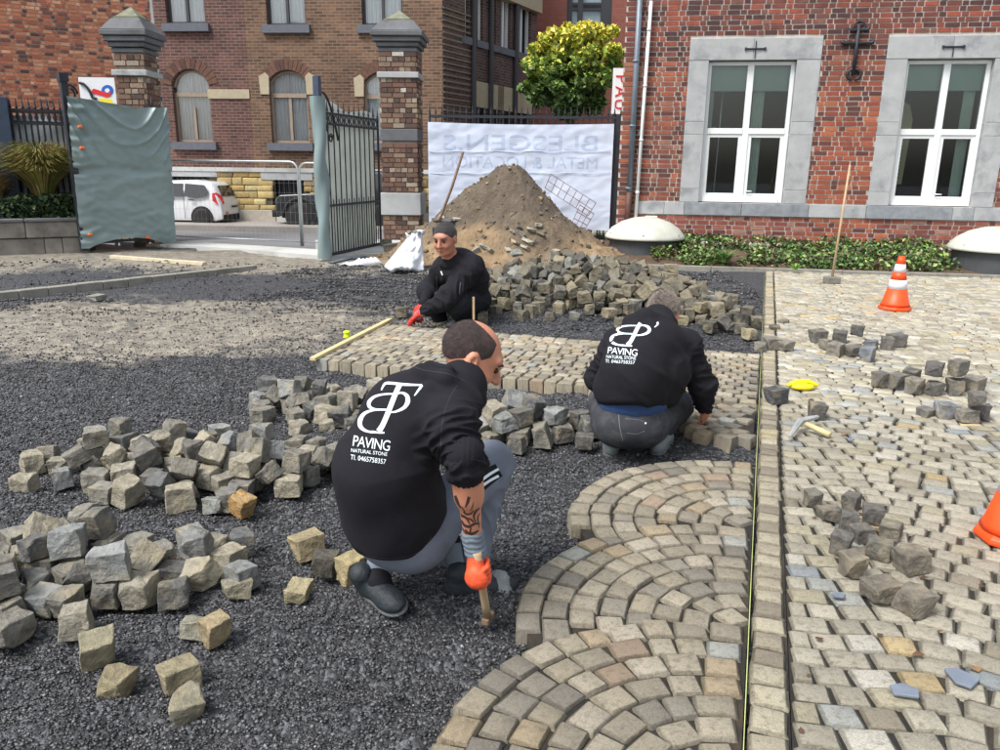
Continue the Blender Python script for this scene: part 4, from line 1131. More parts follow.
PAL_DARK = [((128, 123, 109), 5), ((112, 108, 98), 4), ((143, 136, 117), 4), ((98, 97, 92), 3), ((156, 147, 124), 2), ((132, 132, 125), 2)]
PAL_GREY = [((104, 102, 98), 5), ((92, 91, 90), 3), ((122, 118, 110), 3), ((112, 118, 126), 1)]
def gain(pal, k): return [(tuple(x * k for x in c), w) for c, w in pal]
PAL_FAN = gain(PAL_FAN, 1.12); PAL_OLD = gain(PAL_OLD, 1.15); PAL_DARK = [((c[0] * .96, c[1] * .98, c[2] * 1.03), w) for c, w in PAL_DARK]
def pick(pal, r=RND, v=.1):
    t = r.random() * sum(w for _, w in pal)
    for c, w in pal:
        t -= w
        if t <= 0: break
    k = 1 + r.uniform(-v, v); return tuple(min(.9, x * k) for x in lin(c))
def lay(owner, items, nparts, name='cobblestone'):
    """items: (x, y, z, angle, width, depth, colour, tiltx, tilty); the ones nearest the camera become parts, the rest one stuff part"""
    items.sort(key=lambda a: a[0] ** 2 + a[1] ** 2 if P2(a[0], a[1]) else 1e6 + a[0] ** 2 + a[1] ** 2)
    for (x, y, z, a, sx, sy, col, tx, ty) in items[:nparts]:
        M = rotz(a) @ Matrix.Rotation(tx, 3, 'X') @ Matrix.Rotation(ty, 3, 'Y')
        mesh_obj(COBME[RND.randrange(14)], name, (x, y, z), M, (sx, sy, 1), None, owner, col)
    rest = items[nparts:]
    if rest:
        mb = MB()
        for (x, y, z, a, sx, sy, col, tx, ty) in rest:
            vs, fs = COB[RND.randrange(14)]; ca, sa = math.cos(a), math.sin(a)
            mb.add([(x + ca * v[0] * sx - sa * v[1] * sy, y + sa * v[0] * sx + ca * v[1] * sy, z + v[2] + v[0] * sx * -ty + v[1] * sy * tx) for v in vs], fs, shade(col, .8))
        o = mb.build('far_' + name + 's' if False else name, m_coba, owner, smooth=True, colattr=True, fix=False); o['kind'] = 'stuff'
def P2(x, y, z=0, pad=40):
    d = Vector((x, y, z - CH)); w_ = d.dot(c_f)
    if w_ < .2: return False
    px, py = 500 + F * d.dot(c_r) / w_, 375 - F * d.dot(c_u) / w_
    return -pad < px < 1000 + pad and -pad < py < 750 + pad
m_bed = mat('joint sand', lin((40, 38, 35)), rough=.95, var=.4, vscale=60, bump=.8, bscale=120, dirt=lin((84, 72, 56)), dscale=3, damt=.5)  # sand colour darkened to put deeper shade into the joints between stones
def bed(name, poly, ztop, zbot, parent):
    mb = MB(); mb.prism([(p.x, p.y, ztop) for p in poly], (0, 0, zbot - ztop)); return mb.build(name, m_bed, parent)
def setting(name, label): return tag(thing(name, (0, 0, 0), label, None), kind='structure')
FR = 18.3; ANG = math.atan2(ET.y, ET.x)
def st_item(s, t, a, sx, sy, pal, dz=.006, tilt=.04):
    p = ST(s, t); return (p.x, p.y, U(-dz, dz * .6), ANG + a + U(-.03, .03), sx, sy, pick(pal), U(-tilt, tilt), U(-tilt, tilt))

# fan shaped new paving left of the string
fans = setting('fan_paving', 'new fan pattern of tan and grey cobbles laid in three overlapping lobes')
FC = [-1.06, -.2, .66, 1.54]; RF = .86; items = []
for k, c in enumerate(FC):
    nr = 9
    for i in range(nr):
        r = RF - .055 - i * .104
        if r < .05: break
        e0 = math.asin(min(.99, .014 / r)); L_ = (math.pi - 2 * e0) * r; n = max(2, round(L_ / .118)); pa = e0; ws = [U(.78, 1.24) for _ in range(n)]; tot = sum(ws)
        for j in range(n):
            dphi = (math.pi - 2 * e0) * ws[j] / tot; phi = pa + dphi / 2; pa += dphi
            rr = r + U(-.007, .007); s = c + rr * math.cos(phi); t = -rr * math.sin(phi)
            if k > 0 and math.hypot(s - FC[k - 1], t) < RF - .008: continue
            if s < c - .3: continue
            items.append(st_item(s, t, phi, dphi * r * .965, .104 * U(.93, 1.01), PAL_FAN, .004, .025))
items = [q for q in items if P2(q[0], q[1], 0, 60)]
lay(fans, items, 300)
for k, c in enumerate(FC):
    pts = [ST(c + (RF - .05) * math.cos(a), -(RF - .05) * math.sin(a)) for a in [math.pi * i / 24 for i in range(25)]]
    bed('joint_sand', pts, -.015 - k * .001, -.14, fans)

# straight strip of new setts
strip = setting('strip_paving', 'raised strip of new cobbles in straight rows between the two heaps'); items = []
S0, S1, T0 = 3.62, 5.24, -3.58
row = 0; s = S0 + .055
while s < S1:
    t = -.055 - (.06 if row % 2 else 0)
    tend = T0 - .02 * (s - S0) / .1 * .6
    while t > tend:
        wd = U(.098, .128); items.append(st_item(s + U(-.004, .004), t - wd / 2 + .05, U(-.04, .04), wd * .98, .103, PAL_FAN)); t -= wd + .006
    s += .108; row += 1
lay(strip, items, 300)
bed('joint_sand', [ST(S0 + .03, -.02), ST(S1, -.02), ST(S1, T0 - .12), ST(S0 + .03, T0 + .05)], -.024, -.14, strip)
# small patch the second man is laying
patch = setting('unfinished_patch', 'small unfinished patch of cobbles where a man is placing a stone'); items = []
for i in range(12):
    for j in range(12):
        a = .42; u, v = (i - 6) * .118, (j - 6) * .108; s = 3.15 + u * math.sin(a) + v * math.cos(a); t = -.2 + u * math.cos(a) - v * math.sin(a)
        lim = -.47 + .35 * max(0, (3.0 - s))
        if 2.76 + .25 * abs(t) * 0 < s < 3.57 and lim < t < -.055 and s > 2.72 + max(0, -t - .3) * .9: items.append(st_item(s, t, -a + U(-.05, .05), .116, .104, PAL_FAN, .01, .08))
lay(patch, items, 300)
bed('joint_sand', [ST(2.8, -.02), ST(3.56, -.02), ST(3.56, -.44), ST(3.0, -.4)], -.02, -.14, patch)

# border course and the old paving right of the string
border = setting('border_course', 'single straight course of setts edging the older paving beside the string'); items = []
s = -.3
while s < 11.35:
    d = U(.088, .118); items.append(st_item(s + d / 2, .075, U(-.05, .05), .112 * U(.94, 1.04), d * .97, [((190, 182, 160), 4), ((172, 163, 143), 3), ((196, 184, 152), 1.5), ((152, 143, 127), 2)])); s += d + .003
lay(border, items, 300)
bed('joint_sand', [ST(-.35, .02), ST(11.35, .02), ST(11.35, .14), ST(-.35, .137)], -.015, -.14, border)
field = setting('old_paving', 'older grey cobbled yard laid in shallow arcs'); items = []
KE, KD = G(1000, 278), G(772, 271)
W = 1.25; rown = 0; s = -.9
def arc_off(t): return .10 * (.5 - .5 * math.cos((t + .1) * 2 * math.pi / W)) * min(1, max(0, t - .1) / .5)
while s < 12.8:
    t = .20; j = 0
    t = .148; first = rown % 2
    while t < 6.2:
        wd = U(.11, .155) * (.55 if first else 1); first = 0; tc0 = t + wd / 2
        ss = s + arc_off(tc0); sl = (arc_off(tc0 + .02) - arc_off(tc0 - .02)) / .04; p = ST(ss, tc0)
        # stop at the kerb
        kline = KD.y + (KE.y - KD.y) * (p.x - KD.x) / (KE.x - KD.x)
        if p.y < kline - .02 and P2(p.x, p.y, 0, 420):
            big = U(.96, 1.03); items.append(st_item(ss, t + wd / 2, math.atan(sl) + U(-.03, .03), wd * .985, .106 * big, PAL_OLD, .003, .02))
        t += wd + .004
    s += .103; rown += 1
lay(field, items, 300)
bed('joint_sand', [ST(-1.4, .14), ST(11.3, .14), Vector((KE.x, KE.y - .03, 0)), Vector((9.6, 11.75, 0)), Vector((9.6, -1.4, 0))], -.013, -.14, field)

# guide string
mb = MB(); a, b_ = ST(-.6, .004, .012), ST(11.2, .0, .014); mb.tube([a, (a + b_) / 2 - Vector((0, 0, .004)), b_], .0016, 6)
tag(mb.build('guide_string', mat('string', lin((176, 190, 120)), rough=.7, bump=0), smooth=True), 'taut yellow green guide string along the edge of the old paving', 'string')

# ------------------------------------------------------------ kerbs
m_kerb = mat('kerb stone', lin((140, 138, 130)), rough=.85, var=.3, vscale=6, bump=.5, bscale=30, dirt=lin((92, 88, 78)), dscale=3, damt=.7)
def kerb(name, a, b, n, wdt, h, z0, label, cat='kerb', m_=m_kerb, part='kerb_stone', jit=.003):
    o = tag(thing(name, (a.x, a.y, z0), label, None), kind='structure'); d = (b - a); L_ = d.length; d.normalize(); an = math.atan2(d.y, d.x)
    for i in range(n):
        c = a + d * (i + .5) * L_ / n; mb = MB(); mb.box((c.x, c.y, z0 + h / 2 + U(-jit, jit)), (L_ / n - .008, wdt, h), rotz(an + U(-jit, jit))); mb.build(part, m_, o, bevel=.006)
    return o
k0 = G(466, 262); kerb('kerb', Vector((k0.x, KD.y - (KE.y - KD.y) / (KE.x - KD.x) * (KD.x - k0.x) + .06, 0)), Vector((9.6, KE.y + (KE.y - KD.y) / (KE.x - KD.x) * (9.6 - KE.x) + .06, 0)), 10, .09, .18, -.14, 'low concrete kerb between the yard and the planting bed')
# edging across the left of the yard
ea, eb = G(-14, 299, -.04), G(255, 268, -.02)
kerb('edging_kerb', Vector((ea.x, ea.y, 0)), Vector((eb.x, eb.y, 0)), 11, .13, .16, -.13, 'long row of dark setts edging the raw gravel by the planter wall')

# ------------------------------------------------------------ loose stones
def stone_bm(seed, dims=(.14, .12, .12), cut=True):
    r = random.Random(seed); bm = bmesh.new(); tx = r.uniform(.78, 1); ty = r.uniform(.82, 1)
    for sx in (-1, 1):
        for sy in (-1, 1):
            for sz in (-1, 1):
                k = (tx, ty) if sz < 0 else (1, 1)
                v = Vector((sx * dims[0] / 2 * k[0] * r.uniform(.86, 1.08), sy * dims[1] / 2 * k[1] * r.uniform(.86, 1.08), sz * dims[2] / 2 * r.uniform(.86, 1.08)))
                if cut and r.random() < .22:
                    for a in range(3):
                        w_ = v.copy(); w_[a] *= r.uniform(.2, .6); bm.verts.new(w_)
                else: bm.verts.new(v)
    bmesh.ops.convex_hull(bm, input=bm.verts[:])
    for v in [v for v in bm.verts if not v.link_faces]: bm.verts.remove(v)
    bmesh.ops.dissolve_limit(bm, angle_limit=math.radians(9), verts=bm.verts[:], edges=bm.edges[:])
    return bm
VAR = [(101 + i, (.135 + .02 * math.sin(i * 2.1), .125 + .015 * math.cos(i * 1.7), .115 + .02 * math.sin(i * 3.3))) for i in range(10)]
m_loose = mat('split stone', src='obj', rough=.85, var=.42, vscale=20, bump=1, bscale=30, dirt=lin((164, 152, 124)), dscale=7, damt=.5, bdist=.02)
m_loosea = mat('split stone far', src='attr', rough=.8, var=.3, vscale=16, bump=.6, bscale=26, bdist=.02)
LS = []
for sd_, d in VAR:
    bm = stone_bm(sd_, d)
    bmesh.ops.bevel(bm, geom=bm.edges[:], offset=.0035, segments=1, affect='EDGES', clamp_overlap=True)
    bmesh.ops.triangulate(bm, faces=bm.faces[:])
    for _k in range(2):
        lg = [e_ for e_ in bm.edges if e_.calc_length() > .032]
        bmesh.ops.subdivide_edges(bm, edges=lg, cuts=1, use_grid_fill=True)
        bmesh.ops.triangulate(bm, faces=bm.faces[:])
    for v in bm.verts:
        n_ = noise.noise_vector(v.co * 28 + Vector((sd_, 0, 0))); v.co += n_ * .0055 + noise.noise_vector(v.co * 13 + Vector((0, sd_, 0))) * .011 + noise.noise_vector(v.co * 75) * .0025
    me = bpy.data.meshes.new('loose_stone'); bm.to_mesh(me); bm.free(); me.materials.append(m_loose); LS.append(me)
HEAP = {1: ('cobbles in the heap at the lower corner of the gravel', 'rough tan and grey cobble tipped in the heap closest to the camera'),
        2: ('cobbles in the wide heap across the gravel', 'rough grey brown cobble in the wide heap between the two open gravel stretches'),
        3: ('cobbles in the heap beside the crouching man in grey trousers', 'rough cobble in the heap running behind the bald crouching man'),
        4: ('cobbles in the big heap behind the strip', 'dusty cobble in the big heap between the new strip and the dirt mound')}
loose = [r for r in SIM]
def simz(r): return r[3] ** 2 + r[4] ** 2
h4 = sorted([r for r in loose if r[0] == 4], key=simz)
mb4 = MB()
rest4 = h4[NH4:]; parts = [r for r in loose if r[0] != 4] + h4[:NH4]
def stone_at(r):
    hid, k, s_, x, y, z = r[:6]; q = Quaternion(r[6:10]); q.normalize(); return Matrix.LocRotScale(Vector((x, y, z + (mound4(x, y) if hid == 4 else 0))), q, Vector((s_,) * 3))
def tone_name(c):
    v = sum(c) / 3; w_ = c[0] - c[2]
    return ('pale ' if v > .27 else 'dark ' if v < .155 else '') + ('tan' if w_ > .075 else 'olive grey' if w_ > .035 else 'grey')
XR = {h: sorted(r[3] for r in SIM if r[0] == h) for h in (1, 2, 3, 4)}; YR = {h: sorted(r[4] for r in SIM if r[0] == h) for h in (1, 2, 3, 4)}
HN = {1: 'the lower corner heap', 2: 'the wide gravel heap', 3: 'the bald man heap', 4: 'the big heap'}
def heap_label(r, c):
    xs, ys = XR[r[0]], YR[r[0]]; fx = sum(x < r[3] for x in xs) / len(xs); fy = sum(y < r[4] for y in ys) / len(ys)
    lv = 'lying low' if r[5] < -.01 else 'lying midway' if r[5] < .07 else 'on top'
    return tone_name(c) + ' cobble ' + lv + ' at the ' + ('near' if fy < .33 else 'inner' if fy < .66 else 'rear') + ' ' + ('left end' if fx < .2 else 'left side' if fx < .4 else 'middle' if fx < .6 else 'right side' if fx < .8 else 'right end') + ' of ' + HN[r[0]]
for r in parts:
    o = bpy.data.objects.new('loose_cobble', LS[r[1]]); C.objects.link(o); o.matrix_basis = stone_at(r)
    c = pick(PAL_H4 if r[0] == 4 else PAL_DARK, v=.18); o.color = (*c, 1); tag(o, heap_label(r, c), 'paving stone', HEAP[r[0]][0])
for r in rest4:
    M = stone_at(r); me = LS[r[1]]; mb4.add([M @ v.co for v in me.vertices], [tuple(p_.vertices) for p_ in me.polygons], pick(PAL_H4, v=.2))
o = mb4.build('loose_cobble', m_loosea, colattr=True, fix=False); tag(o, 'rear of the big cobble heap where single stones run together', 'paving stone', kind='stuff')

def single(px, py, size, label, pal=PAL_GREY, z=0.0, rot=None, group=None, k=None, up=0.0, col=None, tilt=.06):
    """one loose cobble standing with its base at the picture point"""
    g = G(px, py, z); k = RND.randrange(10) if k is None else k; d = VAR[k][1]; s_ = size / .145
    M = Matrix.LocRotScale(Vector((g.x, g.y + size / 2 * .6, z + up + d[2] / 2 * s_ * .93)), (rotz(U(0, 1.5) if rot is None else rot) @ Matrix.Rotation(U(-tilt, tilt), 3, 'X')).to_quaternion(), Vector((s_,) * 3))
    o = bpy.data.objects.new('loose_cobble', LS[k]); C.objects.link(o); o.matrix_basis = M; o.color = (*(lin(col) if col else pick(pal)), 1)
    return tag(o, label, 'paving stone', group)
# ------------------------------------------------------------ vertical planes
class Wall:
    def __init__(s, p, ang):
        s.o = Vector((p.x, p.y, 0)); s.d = Vector((math.cos(ang), math.sin(ang), 0)); s.n = Vector((s.d.y, -s.d.x, 0)); s.a = ang; s.M = rotz(ang)
    def uv(s, px, py, off=0.0):
        r = ray(px, py); o = s.o + s.n * off; t = (o - Vector((0, 0, CH))).dot(s.n) / r.dot(s.n)
        q = Vector((0, 0, CH)) + r * t; return (q - s.o).dot(s.d), q.z
    def pt(s, u, z, off=0.0): q = s.o + s.d * u + s.n * off; return Vector((q.x, q.y, z))
    def box(s, mb, u0, u1, z0, z1, o0, o1, col=None, taper=None):
        return mb.box(s.pt((u0 + u1) / 2, (z0 + z1) / 2, (o0 + o1) / 2), (abs(u1 - u0), abs(o1 - o0), abs(z1 - z0)), s.M, col, taper)
def wbox(wl, name, m_, parent, u0, u1, z0, z1, o0, o1, bevel=0.0, **k):
    mb = MB(); wl.box(mb, u0, u1, z0, z1, o0, o1); return mb.build(name, m_, parent, bevel=bevel, **k)
def inrects(u, z, rects): return any(a <= u <= b and c <= z <= d for a, b, c, d in rects)
BRICKME = []
for i in range(6):
    mb = MB(); mb.box((0, 0, 0), (1, 1, 1)); me = bpy.data.meshes.new('brick'); me.from_pydata([(x + U(-.02, .02), y, z + U(-.05, .05)) for x, y, z in mb.v], [], mb.f); BRICKME.append(me)
m_brk = mat('brick', src='obj', rough=.85, var=.3, vscale=9, bump=.6, bscale=40, dirt=lin((70, 50, 46)), dscale=5, damt=.35)
m_brka = mat('brick far', src='attr', rough=.85, var=.25, vscale=9, bump=.5, bscale=40)
for me in BRICKME: me.materials.append(m_brk)
def bricks(wl, owner, u0, u1, z0, z1, ch, bl, holes, palf, nparts, bond='flemish', proud=.012, off=0.0, gap=.012, score=None):
    its = []; row = 0; z = z0
    while z + ch * .6 < z1:
        hz = ch - gap; u = u0 - (bl * .37 if row % 2 else 0); k = row
        while u < u1:
            if bond == 'flemish': L_ = bl if k % 2 == 0 else bl * .5
            elif bond == 'cross': L_ = bl if row % 2 == 0 else bl * .5
            else: L_ = bl
            L_ *= U(.94, 1.05); a, b = max(u, u0), min(u + L_ - gap, u1)
            c = (a + b) / 2; zc = z + hz / 2
            if b - a > .035:
                # trim at openings
                seg = [(a, b)]
                for h in holes:
                    if h[2] - hz * .45 < zc < h[3] + hz * .45:
                        ns = []
                        for (p_, q_) in seg:
                            if q_ <= h[0] or p_ >= h[1]: ns.append((p_, q_))
                            else:
                                if h[0] - p_ > .03: ns.append((p_, h[0] - .004))
                                if q_ - h[1] > .03: ns.append((h[1] + .004, q_))
                        seg = ns
                for p_, q_ in seg: its.append((p_, q_, z, hz))
            u += L_; k += 1
        z += ch; row += 1
    def sc_(i):
        c = wl.pt((i[0] + i[1]) / 2, i[2], 0); return (0 if P2(c.x, c.y, i[2], 5) else 1e5) + ((c - Vector((0, 0, CH))).length if score is None else score(i))
    its.sort(key=sc_)
    for (a, b, zz, hz) in its[:nparts]:
        p_ = wl.pt((a + b) / 2, zz + hz / 2, off - .03 + proud + U(-.002, .003))
        mesh_obj(BRICKME[RND.randrange(6)], 'brick', p_, wl.M, (b - a, .06, hz), None, owner, palf((a + b) / 2, zz))
    if its[nparts:]:
        mb = MB()
        for (a, b, zz, hz) in its[nparts:]:
            o0 = off + proud + U(-.002, .003); P_ = [wl.pt(a, zz, o0), wl.pt(b, zz, o0), wl.pt(b, zz + hz, o0), wl.pt(a, zz + hz, o0), wl.pt(a, zz, off - .02), wl.pt(b, zz, off - .02), wl.pt(b, zz + hz, off - .02), wl.pt(a, zz + hz, off - .02)]
            P_ = [v + Vector((0, 0, U(-.003, .003))) for v in P_]
            mb.add(P_, [(0, 1, 2, 3), (4, 5, 1, 0), (3, 2, 6, 7), (4, 0, 3, 7), (1, 5, 6, 2)], palf((a + b) / 2, zz))
        o = mb.build('brick', m_brka, owner, colattr=True, fix=False); o['kind'] = 'stuff'

m_stone = mat('blue limestone', lin((166, 169, 171)), rough=.75, var=.16, vscale=3, bump=.25, bscale=60, dirt=lin((118, 122, 128)), dscale=2.2, damt=.7, fine=(30, .62, lin((178, 180, 180)), .5))
m_stoned = mat('dark limestone', lin((98, 101, 106)), rough=.8, var=.25, vscale=4, bump=.4, bscale=40, dirt=lin((66, 66, 62)), dscale=2, damt=.7)
m_pvc = mat('white window frame', lin((226, 230, 232)), rough=.35, var=.04, vscale=2, bump=.03, bscale=20)
m_iron = mat('black iron', lin((38, 42, 50)), rough=.55, var=.3, vscale=10, bump=.3, bscale=60, spec=.5)
m_dark = mat('dark interior', lin((17, 17, 16)), rough=.9, var=.3, vscale=2, bump=0)
def glass(name, rough=.02, tint=(.9, .95, .95), amt=.85, base=.12):
    if name in MATS: return MATS[name]
    m = bpy.data.materials.new(name); m.use_nodes = True; t = m.node_tree; N = t.nodes; L = t.links; N.remove(N['Principled BSDF'])
    g = N.new('ShaderNodeBsdfGlossy'); g.inputs['Roughness'].default_value = rough; tr = N.new('ShaderNodeBsdfTransparent'); tr.inputs[0].default_value = (*tint, 1)
    fr = N.new('ShaderNodeFresnel'); fr.inputs[0].default_value = 1.45; ad = N.new('ShaderNodeMath'); ad.operation = 'ADD'; ad.inputs[1].default_value = base; L.new(fr.outputs[0], ad.inputs[0])
    nz_ = N.new('ShaderNodeTexNoise'); nz_.inputs['Scale'].default_value = 1.5; bp = N.new('ShaderNodeBump'); bp.inputs['Strength'].default_value = .06; L.new(nz_.outputs[0], bp.inputs['Height']); L.new(bp.outputs[0], g.inputs['Normal'])
    mx = N.new('ShaderNodeMixShader'); L.new(ad.outputs[0], mx.inputs[0]); L.new(tr.outputs[0], mx.inputs[1]); L.new(g.outputs[0], mx.inputs[2]); L.new(mx.outputs[0], N['Material Output'].inputs[0])
    MATS[name] = m; return m
m_glass = glass('window glass', base=.03)

# ------------------------------------------------------------ brick house on the right
fa = G(800, 243, .3); WR = Wall(fa, math.radians(-9)); uR = lambda px, py: WR.uv(px, py)[0]; zR = lambda px, py: WR.uv(px, py)[1]
hz0 = 0.0; u_l = uR(624, 60); u_r = uR(1000, 60) + 2.2; ztop = zR(800, -60)
house = thing('brick_house', WR.pt(0, 0, 0), 'dark red brick house with two white windows in pale stone surrounds', 'house')
def wins():
    out = []
    for (ol, orr, il, ir) in (((690.6, 39), (823.5, 37), (709, 60), (797, 62)), ((889, 36), (1022, 33), (908, 58), (995, 61))):
        out.append((uR(*ol), uR(*orr), uR(*il), uR(*ir)))
    return out
WN = wins(); z_lt = zR(760, 38); z_lb = zR(760, 60); z_sill = zR(760, 203.5); z_sb = zR(800, 217); z_base = .12; z_tr = zR(755, 131)
wallme = MB()
holes_open = [(w_[2], w_[3], z_sill, z_lb) for w_ in WN]
us = sorted([u_l, u_r] + [x for w_ in WN for x in (w_[2], w_[3])])
segs = [(us[i], us[i + 1]) for i in range(0, len(us), 2)]
for a, b in segs: WR.box(wallme, a, b, -.3, ztop, -.4, 0)
for w_ in WN: WR.box(wallme, w_[2], w_[3], -.3, z_sill, -.4, 0); WR.box(wallme, w_[2], w_[3], z_lb, ztop, -.4, 0)
WR.box(wallme, u_l, u_l + .35, -.3, ztop, -5, -.4); WR.box(wallme, u_l, u_r, -.3, ztop, -5, -4.6); WR.box(wallme, u_l, u_r, ztop - .1, ztop, -5, -.4)
m_mortar = mat('lime mortar', lin((190, 182, 174)), rough=.95, var=.2, vscale=4, bump=.5, bscale=50, dirt=lin((130, 118, 108)), dscale=1.5, damt=.6)
wallme.build('wall', m_mortar, house)
solid = [(w_[0], w_[1], z_sb, z_lt) for w_ in WN] + [(uR(640, 210), u_r, z_sb, z_sill)]
def pal_right(u, z):
    n_ = noise.noise(Vector((u * .8, z * .8, 2))) ; pier = uR(820, 100) < u < uR(900, 100) and z < zR(850, 85)
    low = z < z_sb
    if pier: return pick([((158, 84, 60), 5), ((140, 72, 56), 4), ((172, 102, 70), 2), ((96, 58, 54), 2)], v=.16)
    if low: return pick([((128, 68, 58), 4), ((146, 84, 70), 3), ((104, 60, 56), 3), ((150, 110, 96), 1)], v=.16)
    if z > zR(760, 60): return pick([((112, 64, 56), 6), ((78, 52, 52), 4), ((142, 74, 58), 3), ((120, 80, 70), 1)], v=.16)
    return pick([((128, 72, 58), 5), ((92, 56, 50), 4), ((150, 84, 62), 2.5 + 3 * n_), ((144, 98, 80), 1)], v=.16)
vis = lambda i: abs((i[0] + i[1]) / 2 - uR(850, 120)) + (0 if i[2] > z_sb else .5)
bricks(WR, house, u_l, u_r, .02, ztop - .2, .0835, .235, solid, pal_right, 300, score=vis, gap=.021)
WCOL = [lin((152, 156, 160))]
for wi, (a, b, c, d) in enumerate(WN):
    # lintel in two blocks, jambs in three, all standing 2.5 cm proud
    mid = (c + d) / 2
    for (x0, x1) in ((a, mid - .002), (mid + .002, b)): wbox(WR, 'lintel_block', m_stone, house, x0, x1, z_lb, z_lt, -.12, .028, .005)
    zs = [z_lb - .003, z_lb - (z_lb - z_sill) * .42, z_lb - (z_lb - z_sill) * .51, z_lb - (z_lb - z_sill) * .9, z_sill + .003]
    for k in range(4):
        for (x0, x1) in ((a, c), (d, b)): wbox(WR, 'jamb_block', m_stone, house, x0, x1, zs[k + 1] + .002, zs[k] - .002, -.14, .024, .005)
    win = MB()
    fz0, fz1 = z_sill + .012, z_lb - .015
    for (x0, x1, z0, z1, o0, o1) in ((c, c + .07, fz0, fz1, -.18, -.10), (d - .07, d, fz0, fz1, -.18, -.10), (c + .07, d - .07, fz1 - .06, fz1, -.18, -.10), (c + .07, d - .07, fz0, fz0 + .09, -.18, -.085),
                                     (mid - .055, mid + .055, fz0 + .09, fz1 - .06, -.178, -.097)): WR.box(win, x0, x1, z0, z1, o0, o1)
    wf = win.build('window', m_pvc, house, bevel=.004)
    WR.box(mbt := MB(), c + .07, mid - .055, z_tr - .05, z_tr + .05, -.176, -.092); WR.box(mbt, mid + .055, d - .07, z_tr - .05, z_tr + .05, -.176, -.092); mbt.build('transom', m_pvc, wf, bevel=.004)
    for (x0, x1) in ((c + .07, mid - .055), (mid + .055, d - .07)):
        sm = MB(); zb, zt = fz0 + .09, z_tr - .05
        for q in ((x0, x0 + .06, zb, zt), (x1 - .06, x1, zb, zt), (x0 + .06, x1 - .06, zb, zb + .07), (x0 + .06, x1 - .06, zt - .06, zt)): WR.box(sm, *q, -.165, -.112)
        sm.build('sash', m_pvc, wf, bevel=.004)
        wbox(WR, 'pane', m_glass, wf, x0 + .06, x1 - .06, zb + .07, zt - .06, -.142, -.136); wbox(WR, 'pane', m_glass, wf, x0, x1, z_tr + .05, fz1 - .06, -.142, -.136)
    hm = MB(); hp = WR.pt(mid + .10, fz0 + .2, -.1); hm.tube([hp, hp + WR.n * .03, hp + WR.n * .035 + WR.d * .1], .011, 8); hm.build('handle', m_pvc, wf, smooth=True)
    # iron anchor above
    am = MB(); ac = (a + b) / 2; za = (z_lt + z_lb) / 2
    am.tube([WR.pt(ac - .16, za, .04), WR.pt(ac + .16, za, .04)], .014, 6); am.tube([WR.pt(ac, za + (.13 if wi == 0 else .01), .045), WR.pt(ac, za - .16, .045)], .008, 6)
    for s_ in (-1, 1): am.box(WR.pt(ac + s_ * .16, za, .04), (.04, .02, .045), WR.M)
    am.build('wall_anchor', m_iron, house)
    # what stands behind the panes: a blind, a curtain strip and the room
    rm = MB()
    for q in ((a, b, z_sill - .3, z_lt, -2.6, -2.5), (a - .1, a, z_sill - .3, z_lt, -2.5, -.41), (b, b + .1, z_sill - .3, z_lt, -2.5, -.41), (a, b, z_lt, z_lt + .08, -2.5, -.41), (a, b, z_sill - .4, z_sill - .3, -2.5, -.41)): WR.box(rm, *q)
    rm.build('room', m_dark, house)
    m_blind = mat('grey green blind', lin((150, 166, 158)), rough=.9, var=.06, vscale=2, bump=.1, bscale=60)
    zb_ = zR(755, 90)
    blm = MB(); WR.box(blm, c + .02, d - .02, zb_, fz1, -.235, -.225)
    blm.build('blind', m_blind, wf)
    cm_ = MB(); nn = 28
    for (x0, x1) in (((c + .05, c + .16), (mid + .1, mid + .3)) if wi == 0 else ((d - .3, d - .12),)):
        P_ = [WR.pt(x0 + (x1 - x0) * i / nn, 0, -.3 + .02 * math.sin(i * 1.4)) for i in range(nn + 1)]
        vs = [Vector((p_.x, p_.y, z)) for z in (fz0 + .02, fz1 - .02) for p_ in P_]; cm_.add(vs, [(i, i + 1, i + nn + 2, i + nn + 1) for i in range(nn)])
    cm_.build('curtain', mat('sage curtain', lin((176, 190, 182)), rough=.9, var=.1, vscale=3, bump=.1), wf, fix=False, smooth=True)
    if wi == 1:
        dm = MB(); P_ = [(c + .02, fz0 + .35), (c + .46, fz0 + .35), (c + .5, z_tr + .25), (c + .42, z_tr + .5), (c + .22, z_tr + .62), (c + .02, z_tr + .66)]
        dm.prism([WR.pt(u, z, -.9) for u, z in P_], WR.n * -.3); cab = dm.build('cabinet', mat('pale cabinet', lin((190, 182, 150)), rough=.6, var=.08, vscale=2, bump=.05), house)
        gm_ = MB()
        for i in range(9): WR.box(gm_, c + .33, c + .38, fz0 + .45 + i * .07, fz0 + .49 + i * .07, -.9, -.885)
        gm_.build('vent_slot', m_dark, cab)
    else:
        fm = MB(); fm.tube([WR.pt(c + .33, fz0, -.7), WR.pt(c + .36, fz1, -.7)], .012, 6); fm.build('floor_lamp_pole', m_pvc, house, smooth=True)
# sill band
ub = [uR(634, 210), uR(664, 210), uR(684, 210), uR(741, 210), uR(808, 210), uR(866, 210), uR(952, 210), uR(974, 210), uR(1040, 210), u_r]
for i in range(len(ub) - 1): wbox(WR, 'sill_block', m_stone if i not in (2, 3, 5) else mat('worn sill stone', lin((134, 139, 146)), rough=.75, var=.3, vscale=7, bump=.35, bscale=40), house, ub[i] + .003, ub[i + 1] - .003, z_sb, z_sill, -.1, .03 + (.015 if i in (2, 3, 5) else 0), .005)
